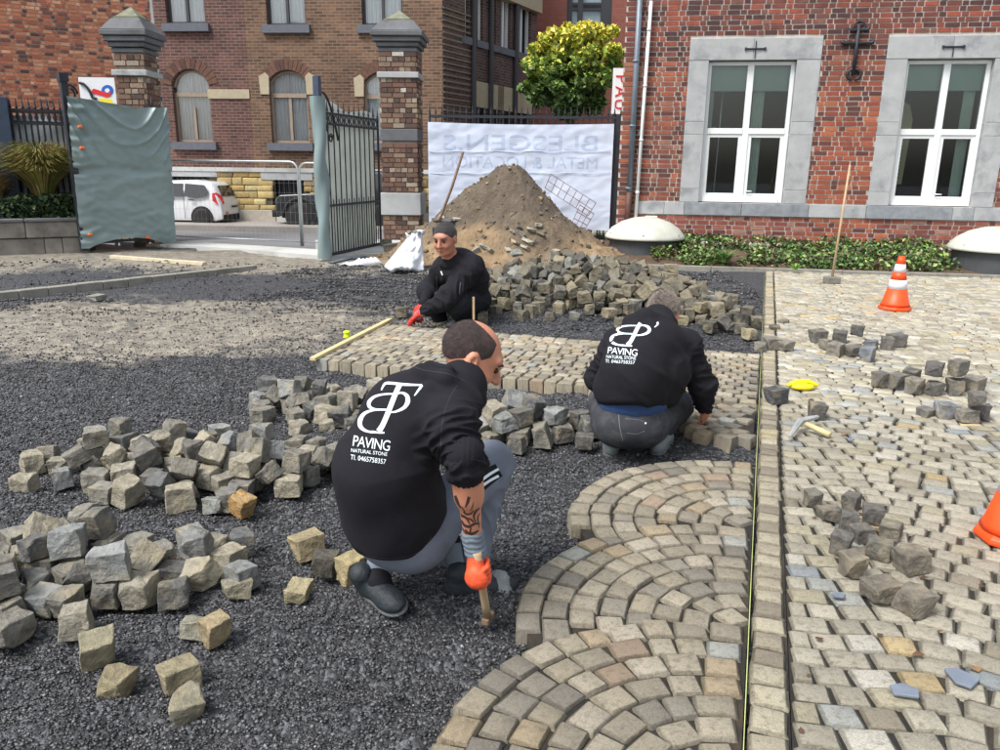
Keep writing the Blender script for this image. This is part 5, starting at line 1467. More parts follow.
# iron cross on the pier
cr_ = thing('iron_cross', WR.pt(uR(857, 50), zR(857, 80), 0), 'wrought iron double barred cross with curled ends on the brick pier', 'cross')
cu = uR(856, 50); zt_, zb2 = zR(856, 20), zR(856, 78); mb = MB(); H_ = zt_ - zb2
mb.tube([WR.pt(cu - .01, zb2 + .04, .05), WR.pt(cu - .01, zt_ - .08, .05)], .034, 8)
for zz, hw in ((zb2 + H_ * .60, .26), (zb2 + H_ * .82, .15)):
    mb.tube([WR.pt(cu - hw, zz + .04, .05), WR.pt(cu - hw * .9, zz, .05), WR.pt(cu + hw * .9, zz, .05), WR.pt(cu + hw, zz + .04, .05)], .03, 8)
for s_ in (-1, 1):
    mb.tube([WR.pt(cu + s_ * (.0 + .11 * math.sin(t_)), zb2 + .14 - .11 * (1 - math.cos(t_)) * .8 + 0, .05) for t_ in [i * .42 for i in range(8)]], .024, 6)
    mb.tube([WR.pt(cu + s_ * (.09 * math.sin(t_)), zt_ - .03 - .12 * (1 - math.cos(t_)) * .6, .05) for t_ in [i * .42 for i in range(8)]], .016, 6)
mb.build('cross', m_iron, cr_, smooth=True)
# rainwater pipes
def wpipe(name, pts, r, m_, label, split=None):
    o = thing(name, WR.pt(*WR.uv(pts[-1][0], pts[-1][1]), 0), label, 'pipe'); P_ = [WR.pt(*WR.uv(x, y), .09) for x, y in pts]
    mb = MB()
    if split is None: mb.tube(P_, r, 12); mb.build('pipe', m_, o, smooth=True)
    else:
        q = WR.pt(*WR.uv(*split), .09); mb.tube([P_[0], q], r, 12); mb.build('pipe', m_, o, smooth=True); mb = MB(); mb.tube([q, P_[-1]], r * 1.12, 12); mb.build('shoe_pipe', mat('brown cast iron', lin((84, 56, 50)), rough=.6, var=.3, vscale=8, bump=.3), o, smooth=True)
    for k in range(4):
        c = P_[0].lerp(P_[-1], .12 + .24 * k); mb = MB(); mb.tube([c - Vector((0, 0, .02)), c + Vector((0, 0, .02))], r * 1.25, 12); mb.build('clamp', m_, o, smooth=True)
    return o
m_zinc = mat('grey zinc pipe', lin((112, 124, 136)), rough=.45, var=.15, vscale=5, bump=.1, bscale=30, metal=.2)
wpipe('downpipe', [(642, -40), (626.5, 228)], .05, m_zinc, 'grey zinc downpipe with brown foot at the house corner', split=(629.5, 192))
wpipe('white_pipe', [(651, 2), (635, 226)], .03, m_pvc, 'thin white pipe running down beside the grey downpipe')
mb = MB(); g_ = WR.uv(651, 221); WR.box(mb, g_[0] - .11, g_[0] + .11, g_[1] - .1, g_[1] + .1, .03, .1); mo = mb.build('meter_box', mat('cream plastic', lin((206, 204, 186)), rough=.5, var=.05, bump=.02), None, bevel=.008); tag(mo, 'small cream box on the wall above the domed tank lid', 'meter box')
mb = MB(); WR.box(mb, g_[0] - .045, g_[0] + .045, g_[1] - .015, g_[1] + .015, .1, .104); mb.build('slot', m_dark, mo)

# domed tanks
m_tank = mat('dark grey tank', lin((70, 73, 76)), rough=.8, var=.2, vscale=4, bump=.3, bscale=50)
m_lid = mat('off white lid', lin((192, 194, 184)), rough=.45, var=.1, vscale=4, bump=.1, bscale=20, dirt=lin((170, 168, 150)), dscale=3, damt=.5)
def tank(pl, pr, ybase, label):
    a_, b_ = G(pl, ybase, 0), G(pr, ybase, 0); c = (a_ + b_) / 2; r = (b_ - a_).length / 2; c.y += r * .6; o = thing('domed_tank', c, label, 'tank')
    mb = MB(); mb.lathe(c, [(r * .86, -.1), (r * .88, .36), (r * .84, .37)], 40); mb.build('barrel', m_tank, o, smooth=False)
    mb = MB(); mb.lathe(c, [(r * .9, .365), (r, .37), (r * 1.0, .40), (r * .97, .44), (r * .84, .55), (r * .6, .66), (r * .3, .73), (r * .05, .75)], 48); mb.build('lid', m_lid, o, smooth=True)
    for k in range(6):
        an = k * math.pi / 3 + .3; mb = MB(); mb.tube([c + Vector((r * .93 * math.cos(an), r * .93 * math.sin(an), .40)), c + Vector((r * .93 * math.cos(an), r * .93 * math.sin(an), .475))], .03, 8); mb.build('lid_bolt', m_lid, o)
    return o
tank(608, 687, 261, 'white domed tank lid on a dark barrel under the small cream box')
tank(966, 1052, 276, 'white domed tank lid at the far end of the planting bed')

# ------------------------------------------------------------ planting bed
bedz = lambda t_: .0 + .3 * t_
b0, b1 = G(598, 262), G(1100, 282)
kl = lambda x: KD.y + (KE.y - KD.y) * (x - KD.x) / (KE.x - KD.x) + .12
mb = MB(); nn = 60; vs = []
for i in range(nn + 1):
    x = 1.7 + (9.6 - 1.7) * i / nn; y0 = kl(x); q = WR.o + WR.d * ((x - WR.o.x) / WR.d.x); y1 = q.y - .01
    for j in range(9): f_ = j / 8; vs.append((x, y0 + (y1 - y0) * f_, .02 + .24 * f_ ** .8 + .05 * noise.noise(Vector((x * 3, f_ * 4, 0))) * (1 if 0 < j < 8 else 0)))
mb.add(vs, [(i * 9 + j, (i + 1) * 9 + j, (i + 1) * 9 + j + 1, i * 9 + j + 1) for i in range(nn) for j in range(8)])
so_ = mb.build('soil_bed', mat('bed soil', lin((88, 70, 56)), rough=.95, var=.4, vscale=8, bump=1, bscale=30, dirt=lin((56, 46, 38)), dscale=4, damt=.6), None, smooth=True); struct(so_); so_['label'] = 'brown soil of the planting bed along the house'
def leaf_cloud(n, fn, size, cols, seed, elong=1.6, droop=.5):
    r = np.random.RandomState(seed); P_ = np.array([fn(r) for _ in range(n)]); s = size * (.6 + .8 * r.rand(n))
    q = r.randn(n, 3); q[:, 2] = np.abs(q[:, 2]) * 1.2 + .25; q /= np.linalg.norm(q, axis=1)[:, None]; a = r.randn(n, 3); a -= q * (a * q).sum(1)[:, None]; a /= np.linalg.norm(a, axis=1)[:, None]; b = np.cross(q, a)
    t1 = a * s[:, None] * elong * .5; t2 = b * s[:, None] * .5
    V = np.stack([P_ - t1, P_ + t2 + q * s[:, None] * .12, P_ + t1 - q * s[:, None] * .15, P_ - t2 + q * s[:, None] * .12], 1).reshape(-1, 3)
    me = bpy.data.meshes.new('leaves'); me.vertices.add(n * 4); me.vertices.foreach_set('co', V.ravel().astype(np.float32)); me.loops.add(n * 6)
    Fi = (np.array([[0, 1, 2], [0, 2, 3]])[None] + (np.arange(n) * 4)[:, None, None]).reshape(-1, 3); me.loops.foreach_set('vertex_index', Fi.ravel().astype(np.int32)); me.polygons.add(n * 2); me.polygons.foreach_set('loop_start', np.arange(0, n * 6, 3, dtype=np.int32)); me.update(calc_edges=True)
    cc = np.array([lin(c) for c in cols]); ci = r.randint(0, len(cols), n) if len(cols[0]) == 3 else 0
    if hasattr(fn, 'tone'): ci = np.array([fn.tone(p_, r) for p_ in P_])
    col = cc[ci] * (.75 + .5 * r.rand(n, 1)); col = np.concatenate([col, np.ones((n, 1))], 1).astype(np.float32)
    ca = me.color_attributes.new('Col', 'FLOAT_COLOR', 'POINT'); ca.data.foreach_set('color', np.repeat(col, 4, 0).ravel()); return me
def leafmat():
    m = mat('leaf', src='attr', rough=.5, var=.15, vscale=12, bump=0); p_ = m.node_tree.nodes['Principled BSDF']; p_.inputs['Transmission Weight'].default_value = 0; p_.inputs['Subsurface Weight'].default_value = 0
    return m
m_leaf = leafmat()
def bedpt(r):
    while True:
        x = 2.6 + 5.9 * r.rand(); f_ = r.rand() ** .9; y0 = kl(x); y1 = (WR.o + WR.d * ((x - WR.o.x) / WR.d.x)).y
        n_ = noise.noise(Vector((x * 1.6, f_ * 2.5, 3))); dens = .42 + 1.9 * n_ + (.15 if x > 5 else -.05)
        if abs(x - 5.2) < 4 and r.rand() < dens and not (x > 7.4 and f_ < .8): return (x, y0 + .05 + (y1 - y0 - .1) * f_, .03 + .24 * f_ + r.rand() ** 1.5 * (.1 + .16 * max(0, n_ + .3)))
gme = leaf_cloud(13000, bedpt, .045, [(86, 122, 62), (64, 96, 50), (110, 146, 72), (52, 80, 46), (140, 160, 92), (84, 80, 56), (98, 76, 56)], 4)
tag(link('ground_cover', gme, m_leaf), 'low green weeds and ivy covering the bed under the windows', 'ground cover', kind='stuff')
def tuft(px, py, z, n, h, spread, cols, label, name='grass_tuft', cat='grass tuft', seed=0, wdt=.008):
    g = G(px, py, z); r = random.Random(seed); mb = MB()
    for i in range(n):
        a = r.uniform(0, 6.28); ln = h * r.uniform(.6, 1.1); sp = spread * r.uniform(.2, 1); b_ = g + Vector((math.cos(a), math.sin(a), 0)) * spread * .25 * r.random(); d = Vector((math.cos(a), math.sin(a), 0)); sd = Vector((-d.y, d.x, 0)) * wdt
        pts = [b_ + d * sp * (k / 4) ** 1.7 + Vector((0, 0, ln * (k / 4 - .38 * (k / 4) ** 3 * sp / max(spread, .01)))) for k in range(5)]
        vs = []
        for k, p_ in enumerate(pts): wv = sd * (1 - k / 4.3); vs += [p_ - wv, p_ + wv]
        mb.add(vs, [(2 * k, 2 * k + 1, 2 * k + 3, 2 * k + 2) for k in range(4)], shade(lin(cols[r.randrange(len(cols))]), r.uniform(.7, 1.25)))
    return tag(mb.build(name, m_leaf, None, colattr=True, fix=False), label, cat)
tuft(724, 262, .1, 260, .25, .35, [(96, 134, 60), (120, 150, 80), (70, 104, 50)], 'bright green grass tuft in the bed by the tank', seed=3)
tuft(600, 247, 0, 160, .45, .3, [(90, 140, 60), (130, 160, 80)], 'green weed clump between banner and tank', seed=4)
tuft(795, 270, .05, 120, .12, .14, [(110, 160, 60), (140, 180, 80)], 'small bright green weed clump close behind the kerb', seed=6)
# white pebbles along the wall
mb = MB(); r = random.Random(8)
for i in range(900):
    u = uR(668, 240) + r.random() * (u_r - uR(668, 240)); p_ = WR.pt(u, .27, .05 + r.random() ** 1.5 * .35); s_ = r.uniform(.012, .032)
    mb.box((p_.x, p_.y, .262 + r.random() * .03 - (WR.o - p_).dot(WR.n) * 0), (s_ * 2, s_ * 1.6, s_ * 1.3), Matrix.Rotation(r.uniform(0, 3), 3, (r.random(), r.random(), r.random() + .2)), shade(lin(r.choice([(190, 186, 176), (170, 160, 146), (150, 130, 110), (206, 204, 196)])), r.uniform(.7, 1.1)))
tag(mb.build('pebbles', m_loosea, None, colattr=True, fix=False), 'pale pebble strip along the foot of the brick house', 'pebbles', kind='stuff')
# ------------------------------------------------------------ street, threshold
m_asph = mat('asphalt', lin((118, 119, 122)), rough=.9, var=.1, vscale=1.2, bump=.3, bscale=80)
m_conc = mat('pale concrete', lin((186, 188, 186)), rough=.85, var=.12, vscale=1.5, bump=.3, bscale=40, dirt=lin((140, 138, 130)), dscale=1.2, damt=.5)
def slab(name, poly, ztop, zbot, m_, label):
    mb = MB(); mb.prism([(p.x, p.y, ztop) for p in poly], (0, 0, zbot - ztop)); o = mb.build(name, m_, None); struct(o); o['label'] = label; return o
V2 = lambda x, y: Vector((x, y, 0))
fo = G(260, 221, -.12); WB = Wall(fo, math.radians(-5.4)); uB = lambda x, y: WB.uv(x, y)[0]; zB = lambda x, y: WB.uv(x, y)[1]
road = slab('road', [V2(-60, 15), V2(60, 15) + V2(0, 0), V2(60, 46), V2(-60, 46)], -.27, -.5, m_asph, 'grey asphalt street beyond the open gate') if False else None
P_ = [G(120, 243, 0), G(165, 245.5, 0), G(240, 250, 0), G(322, 257, 0), G(385, 254, 0), G(440, 245, 0), V2(-1.4, 17.6), V2(-4, 16.9), G(322, 250.5, 0), G(240, 245.5, 0), G(165, 241, 0), G(120, 241, 0)]
slab('threshold_slab', P_, .02, -.4, m_conc, 'pale concrete threshold across the gate opening')
rp = [G(60, 240, 0), G(165, 240.6, 0), G(240, 245, 0), G(330, 251, 0), V2(-2.6, 17.2), V2(2.2, 17.8), V2(60, 10), V2(60, 22.0), WB.pt(-40, 0, 2.6), V2(-60, 22)]
rp = [V2(-60, 17), V2(-9, 16.5)] + [V2(p.x, p.y) for p in rp[1:5]] + [V2(2.2, 17.8), V2(14, 17.8), V2(60, 17.8)]
far_ = [V2(WB.pt(70, 0, 2.05).x, WB.pt(70, 0, 2.05).y), V2(WB.pt(-50, 0, 2.05).x, WB.pt(-50, 0, 2.05).y)]
slab('road', [V2(p.x, p.y) for p in rp] + far_, -.27, -.6, m_asph, 'grey asphalt street beyond the open gate')
q = [WB.pt(-50, 0, 2.04), WB.pt(70, 0, 2.04), WB.pt(70, 0, -.1), WB.pt(-50, 0, -.1)]
slab('sidewalk', [V2(p.x, p.y) for p in q], -.12, -.6, mat('sidewalk slabs', lin((150, 146, 142)), rough=.9, var=.12, vscale=2, bump=.2, dirt=lin((120, 112, 106)), dscale=1, damt=.5), 'pale pavement along the far side of the street')

# ------------------------------------------------------------ brown brick building across the street
far = thing('brick_building', WB.pt(0, -.1), 'tall brown brick building with arched windows on a yellow rubble base across the street', 'building')
uc = uB(443, 100); u0 = uB(60, 100); us_ = uB(250, 100); zt = 12.0
zband = zB(240, 167.5); zpl = zB(260, 210)
def mat_brickwall(name, cols, bw, bh, mortar, bump=.4, scl=1.0, noise_amt=.35, streak=None):
    m = bpy.data.materials.new(name); m.use_nodes = True; t = m.node_tree; N = t.nodes; L = t.links; p = N['Principled BSDF']; p.inputs['Roughness'].default_value = .88
    tc = N.new('ShaderNodeTexCoord'); sp_ = N.new('ShaderNodeSeparateXYZ'); L.new(tc.outputs['UV'], sp_.inputs[0]); cb = N.new('ShaderNodeCombineXYZ'); L.new(sp_.outputs[0], cb.inputs[0]); L.new(sp_.outputs[1], cb.inputs[1])
    br = N.new('ShaderNodeTexBrick'); br.inputs['Scale'].default_value = 1; br.inputs['Brick Width'].default_value = bw; br.inputs['Row Height'].default_value = bh; br.inputs['Mortar Size'].default_value = bh * .13
    br.inputs['Color1'].default_value = (*lin(cols[0]), 1); br.inputs['Color2'].default_value = (*lin(cols[1]), 1); br.inputs['Mortar'].default_value = (*lin(mortar), 1); br.inputs['Bias'].default_value = 0; L.new(cb.outputs[0], br.inputs['Vector'])
    n_ = N.new('ShaderNodeTexNoise'); n_.inputs['Scale'].default_value = .9; n_.inputs['Detail'].default_value = 8; n_.inputs['Roughness'].default_value = .7; L.new(cb.outputs[0], n_.inputs['Vector'])
    mr = N.new('ShaderNodeMapRange'); mr.inputs[1].default_value = .3; mr.inputs[2].default_value = .7; mr.inputs[3].default_value = 1 - noise_amt; mr.inputs[4].default_value = 1 + noise_amt; L.new(n_.outputs[0], mr.inputs[0])
    mx = N.new('ShaderNodeMix'); mx.data_type = 'RGBA'; mx.blend_type = 'MULTIPLY'; mx.inputs[0].default_value = 1; L.new(br.outputs[0], mx.inputs[6]); L.new(mr.outputs[0], mx.inputs[7]); L.new(mx.outputs[2], p.inputs['Base Color'])
    b = N.new('ShaderNodeBump'); b.inputs['Strength'].default_value = bump; b.inputs['Distance'].default_value = .02; b.invert = True; L.new(br.outputs['Fac'], b.inputs['Height']); L.new(b.outputs[0], p.inputs['Normal']); return m
def planewall(wl, name, m_, owner, u0, u1, z0, z1, holes=(), o1=0.0, thick=.3, reveal=None):
    """wall with rectangular/arched holes cut as a grid of cells; UVs in metres"""
    us = sorted({u0, u1} | {x for h in holes for x in (h[0], h[1])}); zs = sorted({z0, z1} | {x for h in holes for x in (h[2], h[3])})
    vs = []; fs = []; uv = []
    def quad(a, b, c, d, o_=(o1, o1, o1, o1)):
        i = len(vs); pts = (a, b, c, d); vs.extend(wl.pt(p_[0], p_[1], oo) for p_, oo in zip(pts, o_)); fs.append((i, i + 1, i + 2, i + 3)); uv.extend((p_[0] + (oo - o1), p_[1]) for p_, oo in zip(pts, o_))
    for i in range(len(us) - 1):
        for j in range(len(zs) - 1):
            a, b, c, d = us[i], us[i + 1], zs[j], zs[j + 1]; cu_, cz_ = (a + b) / 2, (c + d) / 2
            if not any(h[0] <= cu_ <= h[1] and h[2] <= cz_ <= h[3] for h in holes): quad((a, c), (b, c), (b, d), (a, d))
    dpt = thick
    for h in holes:
        arc = h[4] if len(h) > 4 else 0; n = 10
        # spandrels that round the head of the opening, then the reveal
        hw = (h[1] - h[0]) / 2; cx_ = (h[0] + h[1]) / 2; prof = []
        for k in range(n + 1):
            x = h[0] + (h[1] - h[0]) * k / n
            if arc: R_ = (hw * hw + arc * arc) / (2 * arc); zz = h[3] - R_ + math.sqrt(max(0, R_ * R_ - (x - cx_) ** 2))
            else: zz = h[3]
            prof.append((x, zz))
        if arc:
            for k in range(n): quad(prof[k], prof[k + 1], (prof[k + 1][0], h[3]), (prof[k][0], h[3]))
        lp = [(h[0], h[2])] + prof + [(h[1], h[2])]
        for k in range(len(lp)): a, b = lp[k], lp[(k + 1) % len(lp)]; quad(a, b, b, a, (o1, o1, o1 - dpt, o1 - dpt))
    me = bpy.data.meshes.new(name); me.from_pydata(vs, [], fs); ul = me.uv_layers.new(); k = 0
    for pl_ in me.polygons:
        for li in pl_.loop_indices: ul.data[li].uv = uv[me.loops[li].vertex_index]
    return link(name, me, m_, owner)
m_bl = mat_brickwall('brown red brickwork', [(106, 70, 63), (74, 50, 48)], .25, .085, (118, 102, 94)); m_br_ = mat_brickwall('tan brown brickwork', [(120, 90, 70), (80, 59, 49)], .25, .085, (124, 108, 92)); m_bs = mat_brickwall('dark brickwork', [(94, 70, 66), (62, 46, 46)], .25, .085, (104, 96, 92))
def wrect(l, t_, r, b, arc=0): return (uB(l, (t_ + b) / 2), uB(r, (t_ + b) / 2), zB((l + r) / 2, b), zB((l + r) / 2, t_), arc)
HA = [wrect(173.5, 69, 210.5, 142, .72), wrect(164, -40, 203, 23.5)]
HBw = [wrect(270, 70, 308, 143, .32), wrect(265, -40, 304.5, 25), wrect(361, -40, 402, 25), wrect(364, 72, 400, 143, .32)]
HL = [wrect(170, 176.5, 209.5, 209), wrect(272, 180, 304, 209)]
planewall(WB, 'wall_section', m_bl, far, u0, us_, zband, zt, HA)
planewall(WB, 'wall_section', m_br_, far, us_, uc, zband, zt, HBw, o1=.004)
mb = MB(); WB.box(mb, u0, uc, -.3, zt, -.75, -.7); mb.build('back_wall', m_dark, far)
m_curt = mat('white net curtain', lin((225, 234, 238)), rough=.9, var=.08, vscale=2, bump=0); m_wood = mat('brown window frame', lin((150, 136, 122)), rough=.6, var=.15, vscale=5, bump=.1); m_wdk = mat('dark window frame', lin((58, 60, 66)), rough=.5, var=.1, bump=.05)
m_sillf = mat('grey sill stone', lin((96, 100, 110)), rough=.8, var=.15, bump=.2)
m_gfar = glass('far glass', tint=(1, 1, 1), base=.05)
def farwin(wl, owner, h, style, fr=m_wood, o_=0.0):
    a, b, z0, z1 = h[:4]; arc = h[4] if len(h) > 4 else 0; w_ = b - a; f_ = .07
    mb = MB()
    for q in ((a, a + f_, z0, z1 - arc * .9), (b - f_, b, z0, z1 - arc * .9), (a + f_, b - f_, z0, z0 + f_)): wl.box(mb, *q, o_ - .22, o_ - .14)
    wl.box(mb, a + w_ / 2 - .04, a + w_ / 2 + .04, z0 + f_, z1 - (arc + .35 if style == 'arch' else 0), o_ - .22, o_ - .13)
    if style == 'arch':
        zt_ = z0 + (z1 - z0) * .655; wl.box(mb, a + f_, b - f_, zt_ - .05, zt_ + .07, o_ - .22, o_ - .11)
        hw = w_ / 2; R_ = (hw * hw + arc * arc) / (2 * arc); pr = []
        for k in range(13): x = a + w_ * k / 12; pr.append(wl.pt(x, z1 - R_ + math.sqrt(max(0, R_ * R_ - (x - a - hw) ** 2)) - .03, o_ - .18))
        mb.tube(pr, .05, 5)
    else: wl.box(mb, a + f_, b - f_, z1 - f_, z1, o_ - .22, o_ - .14)
    wf = mb.build('window', fr, owner)
    wbox(wl, 'pane', m_gfar, wf, a + f_ * .5, b - f_ * .5, z0 + f_, z1, o_ - .175, o_ - .17)
    n = 40; hw = (b - a); P_ = []; cm = MB()
    for side in (0, 1):
        xa, xb = (a, a + hw * .5) if side == 0 else (a + hw * .5, b)
        pts = [wl.pt(xa + (xb - xa) * i / n, 0, o_ - .27 + .03 * math.sin(i * .9 + side)) for i in range(n + 1)]
        vs = [Vector((p_.x, p_.y, z)) for z in (z0, z1) for p_ in pts]; cm.add(vs, [(i, i + 1, i + n + 2, i + n + 1) for i in range(n)])
    cm.build('curtain', m_curt, wf, fix=False, smooth=True)
    sb = MB(); wl.box(sb, a - .12, b + .12, z0 - .22, z0 - .005, o_ - .1, o_ + .12); sb.build('sill', m_sillf, wf)
    return wf
farwin(WB, far, HA[0], 'arch'); farwin(WB, far, HBw[0], 'arch'); farwin(WB, far, HBw[3], 'arch')
for h in (HA[1], HBw[1], HBw[2]): farwin(WB, far, h, 'plain', m_wdk)
# brick arches and pale springers
for h, pale in ((HA[0], 0), (HBw[0], 1), (HBw[3], 1)):
    a, b, z0, z1, arc = h; hw = (b - a) / 2; R_ = (hw * hw + arc * arc) / (2 * arc); zc = z1 - R_; am = math.asin(min(1, hw / R_)); n = 13
    for k in range(n):
        t0, t1 = -am + 2 * am * k / n, -am + 2 * am * (k + 1) / n - .02; cx_ = (a + b) / 2
        poly = [WB.pt(cx_ + rr * math.sin(tt), zc + rr * math.cos(tt), .02) for rr, tt in ((R_ + .01, t0), (R_ + .3, t0), (R_ + .3, t1), (R_ + .01, t1))]
        mb = MB(); mb.prism(poly, WB.n * -.06); o = mb.build('arch_brick', m_brk, far); o.color = (*pick([((104, 74, 62), 3), ((84, 60, 54), 2)]), 1)
    if pale:
        for s_ in (-1, 1):
            cx_ = (a + b) / 2 + s_ * (hw + .12); zz = z1 - arc - .05
            poly = [WB.pt(cx_ + x, zz + z, .04) for x, z in ((-.13, -.3), (.13, -.3), (.15, .2), (-.04 * s_, .3), (-.15, .2))]
            mb = MB(); mb.prism(poly, WB.n * -.06); mb.build('springer_stone', mat('cream stone', lin((172, 162, 138)), rough=.8, var=.12, bump=.2), far)
zz = zB(230, 94); wbox(WB, 'cream_band', mat('cream stone'), far, uB(208, 94), us_, zz - .13, zz + .13, -.03, .03)
wbox(WB, 'string_course', m_conc, far, u0, uc, zband - .12, zband, -.05, .07)
# yellow rubble base, each stone a piece
m_rub = mat('rubble stone', src='obj', rough=.85, var=.25, vscale=5, bump=.6, bscale=14)
wb_ = MB(); WB.box(wb_, u0, HL[0][0], zpl, zband - .12, -.4, -.02); WB.box(wb_, HL[0][1], HL[1][0], zpl, zband - .12, -.4, -.02); WB.box(wb_, HL[1][1], uc, zpl, zband - .12, -.4, -.02); wb_.build('rubble_backing', mat('dark mortar', lin((92, 84, 66)), rough=.95, var=.2, bump=.3), far)
RUBME = []
for i in range(6):
    vs, fs = cobble_mesh(50 + i); me = bpy.data.meshes.new('rubble_stone'); me.from_pydata([(v[0], (-v[2] * -3) - 0, v[1]) for v in vs], [], fs); me.polygons.foreach_set('use_smooth', [True] * len(me.polygons)); me.materials.append(m_rub); bm = bmesh.new(); bm.from_mesh(me); bmesh.ops.recalc_face_normals(bm, faces=bm.faces[:]); bm.to_mesh(me); bm.free(); RUBME.append(me)
z = zpl; nrub = 0
while z < zband - .2:
    h_ = U(.15, .24); h_ = min(h_, zband - .12 - z); u = uB(168, 190)
    while u < uc:
        L_ = U(.25, .55)
        if not any(hh[0] - .1 < u + L_ / 2 < hh[1] + .1 and (hh[3] + .3 > z) for hh in HL):
            M = WB.M @ Matrix.Rotation(math.pi, 3, 'Z')
            mesh_obj(RUBME[RND.randrange(6)], 'rubble_stone', WB.pt(u + L_ / 2, z + h_ / 2, .03), M, (L_ * .95, .35, h_ * .93), None, far, pick([((186, 166, 112), 5), ((166, 146, 100), 4), ((200, 184, 136), 3), ((140, 122, 90), 2), ((176, 150, 96), 2)], v=.14)); nrub += 1
        u += L_
    z += h_
for h in HL:
    wbox(WB, 'lintel_stone', m_stone, far, h[0] - .3, h[1] + .3, h[3], zband - .122, -.3, .05)
    bm_ = MB(); n = 8
    for i in range(n): x = h[0] + (h[1] - h[0]) * (i + .5) / n; bm_.tube([WB.pt(x, h[2], -.1), WB.pt(x, h[3], -.1)], .02, 5)
    wbox(WB, 'window_bars', m_iron, far, h[0], h[1], h[2] + .3, h[2] + .34, -.12, -.08); bm_.build('window_bars', m_iron, far)
    wbox(WB, 'dark_pane', mat('cellar glass', lin((34, 38, 44)), rough=.3, var=.1, bump=0), far, h[0], h[1], h[2], h[3], -.32, -.3)
pz = [uB(x, 215) for x in (150, 196, 235, 277, 318, 360, 420)] + [uc]
for i in range(len(pz) - 1): wbox(WB, 'plinth_stone', m_conc if i % 2 else mat('warm plinth', lin((176, 170, 158)), rough=.85, var=.15, bump=.3), far, pz[i], pz[i + 1] - .02, -.14, zpl, -.1, .06, .01)
# side street facade
cc = WB.pt(uc, 0, .004); WS = Wall(cc, math.radians(90 - 27.5)); uS = lambda x, y: WS.uv(x, y)[0]; zS = lambda x, y: WS.uv(x, y)[1]
uE = uS(536, 60)
def srect(l, r, lt, lb): return (uS(l, 60), uS(r, 60), lb, lt)
zlow = zS(491, 79); zsl = zS(497, 53)
lin_ = [srect(476, 486, 0, 0), srect(494, 500, 0, 0), srect(502, 512, 0, 0), srect(516, 521, 0, 0), srect(523, 529, 0, 0)]
SH = [(a, b, .6, zlow - .9) for a, b, _, _ in lin_] + [(a, b, zsl + .2, zsl + 2.9) for a, b in ((uS(465, 20), uS(468.5, 20)), (uS(478, 20), uS(483, 20)), (uS(492, 20), uS(496, 20)), (uS(501, 20), uS(510.5, 20)), (uS(517, 20), uS(531, 20)))]
planewall(WS, 'side_wall', m_bs, far, 0, uE, -.4, zt, SH)
pr = MB(); 
for i in range(30): WS.box(pr, .02, uS(471, 90), 1.2 + i * .16, 1.245 + i * .16, 0, .03)
pr.build('pale_brick_course', mat('pale joint', lin((122, 110, 98)), rough=.9, var=.2, bump=.2), far)
for k, (a, b, z0, z1) in enumerate(SH):
    up = k >= 5; mb = MB(); nn_ = max(2, round((b - a) / .9))
    for j in range(nn_ + 1): x = a + (b - a) * j / nn_; WS.box(mb, x - .05, x + .05, z0, z1, -.2, -.1)
    WS.box(mb, a, b, z1 - .1, z1, -.2, -.1); WS.box(mb, a, b, z0 + (z1 - z0) * .6, z0 + (z1 - z0) * .6 + .1, -.2, -.1)
    wf = mb.build('window', m_pvc if up else m_wdk, far); wbox(WS, 'pane', mat('dusk pane', lin((60, 70, 80)), rough=.1, var=.1, bump=0), wf, a, b, z0, z1, -.28, -.26)
    if up: wbox(WS, 'sill', m_sillf, wf, a - .2, b + .2, z0 - .2, z0, -.1, .1)
    else: wbox(WS, 'lintel', mat('cream stone'), wf, a - .3, b + .25, z1 + .0, z1 + .75, -.1, .03)
for x in (471, 488.5, 513.5): mb = MB(); u = uS(x, 60); mb.tube([WS.pt(u, -.2, .1), WS.pt(u, zt, .1)], .08, 8); mb.build('downpipe', m_wdk, far)
wbox(WS, 'cornice', mat('cream stone'), far, 0, uE, zS(530, 3) - .25, zS(530, 3) + .25, -.1, .2)
mb = MB(); mb.prism([WB.pt(u0, zt - .1, -.72), WB.pt(uc, zt - .1, -.72), WS.pt(uE, zt - .1, -.3), WB.pt(u0, zt - .1, -14)], (0, 0, .1)); mb.build('roof', m_dark, far)

# red building at the end
m_red = mat_brickwall('plain red brickwork', [(150, 92, 80), (138, 82, 72)], .3, .1, (140, 92, 82), noise_amt=.12)
e1 = WS.pt(uE - 2, 0, -3); WQ = Wall(Vector((e1.x, e1.y + 3, 0)), math.radians(-3)); red = thing('red_building', WQ.pt(0, -.2), 'plain red brick building with a large dark framed window behind the tree', 'building')
qh = (WQ.uv(567, 10)[0], WQ.uv(612, 10)[0], WQ.uv(590, 31)[1], WQ.uv(590, -20)[1])
planewall(WQ, 'wall', m_red, red, WQ.uv(500, 60)[0], WQ.uv(760, 60)[0], -.5, WQ.uv(590, -60)[1], [qh])
mb = MB(); a, b, z0, z1 = qh
for x in (a, a + (b - a) * .24, a + (b - a) * .76, b - .2): WQ.box(mb, x, x + .2, z0, z1, -.25, -.1)
for zf in (0, .42, .46): WQ.box(mb, a + .001, b - .001, z0 + (z1 - z0) * zf, z0 + (z1 - z0) * zf + .2, -.24, -.11)
wf = mb.build('window', m_wdk, red); wbox(WQ, 'pane', mat('sky pane', lin((150, 168, 176)), rough=.15, var=.1, bump=0), wf, a, b, z0, z1, -.22, -.2)

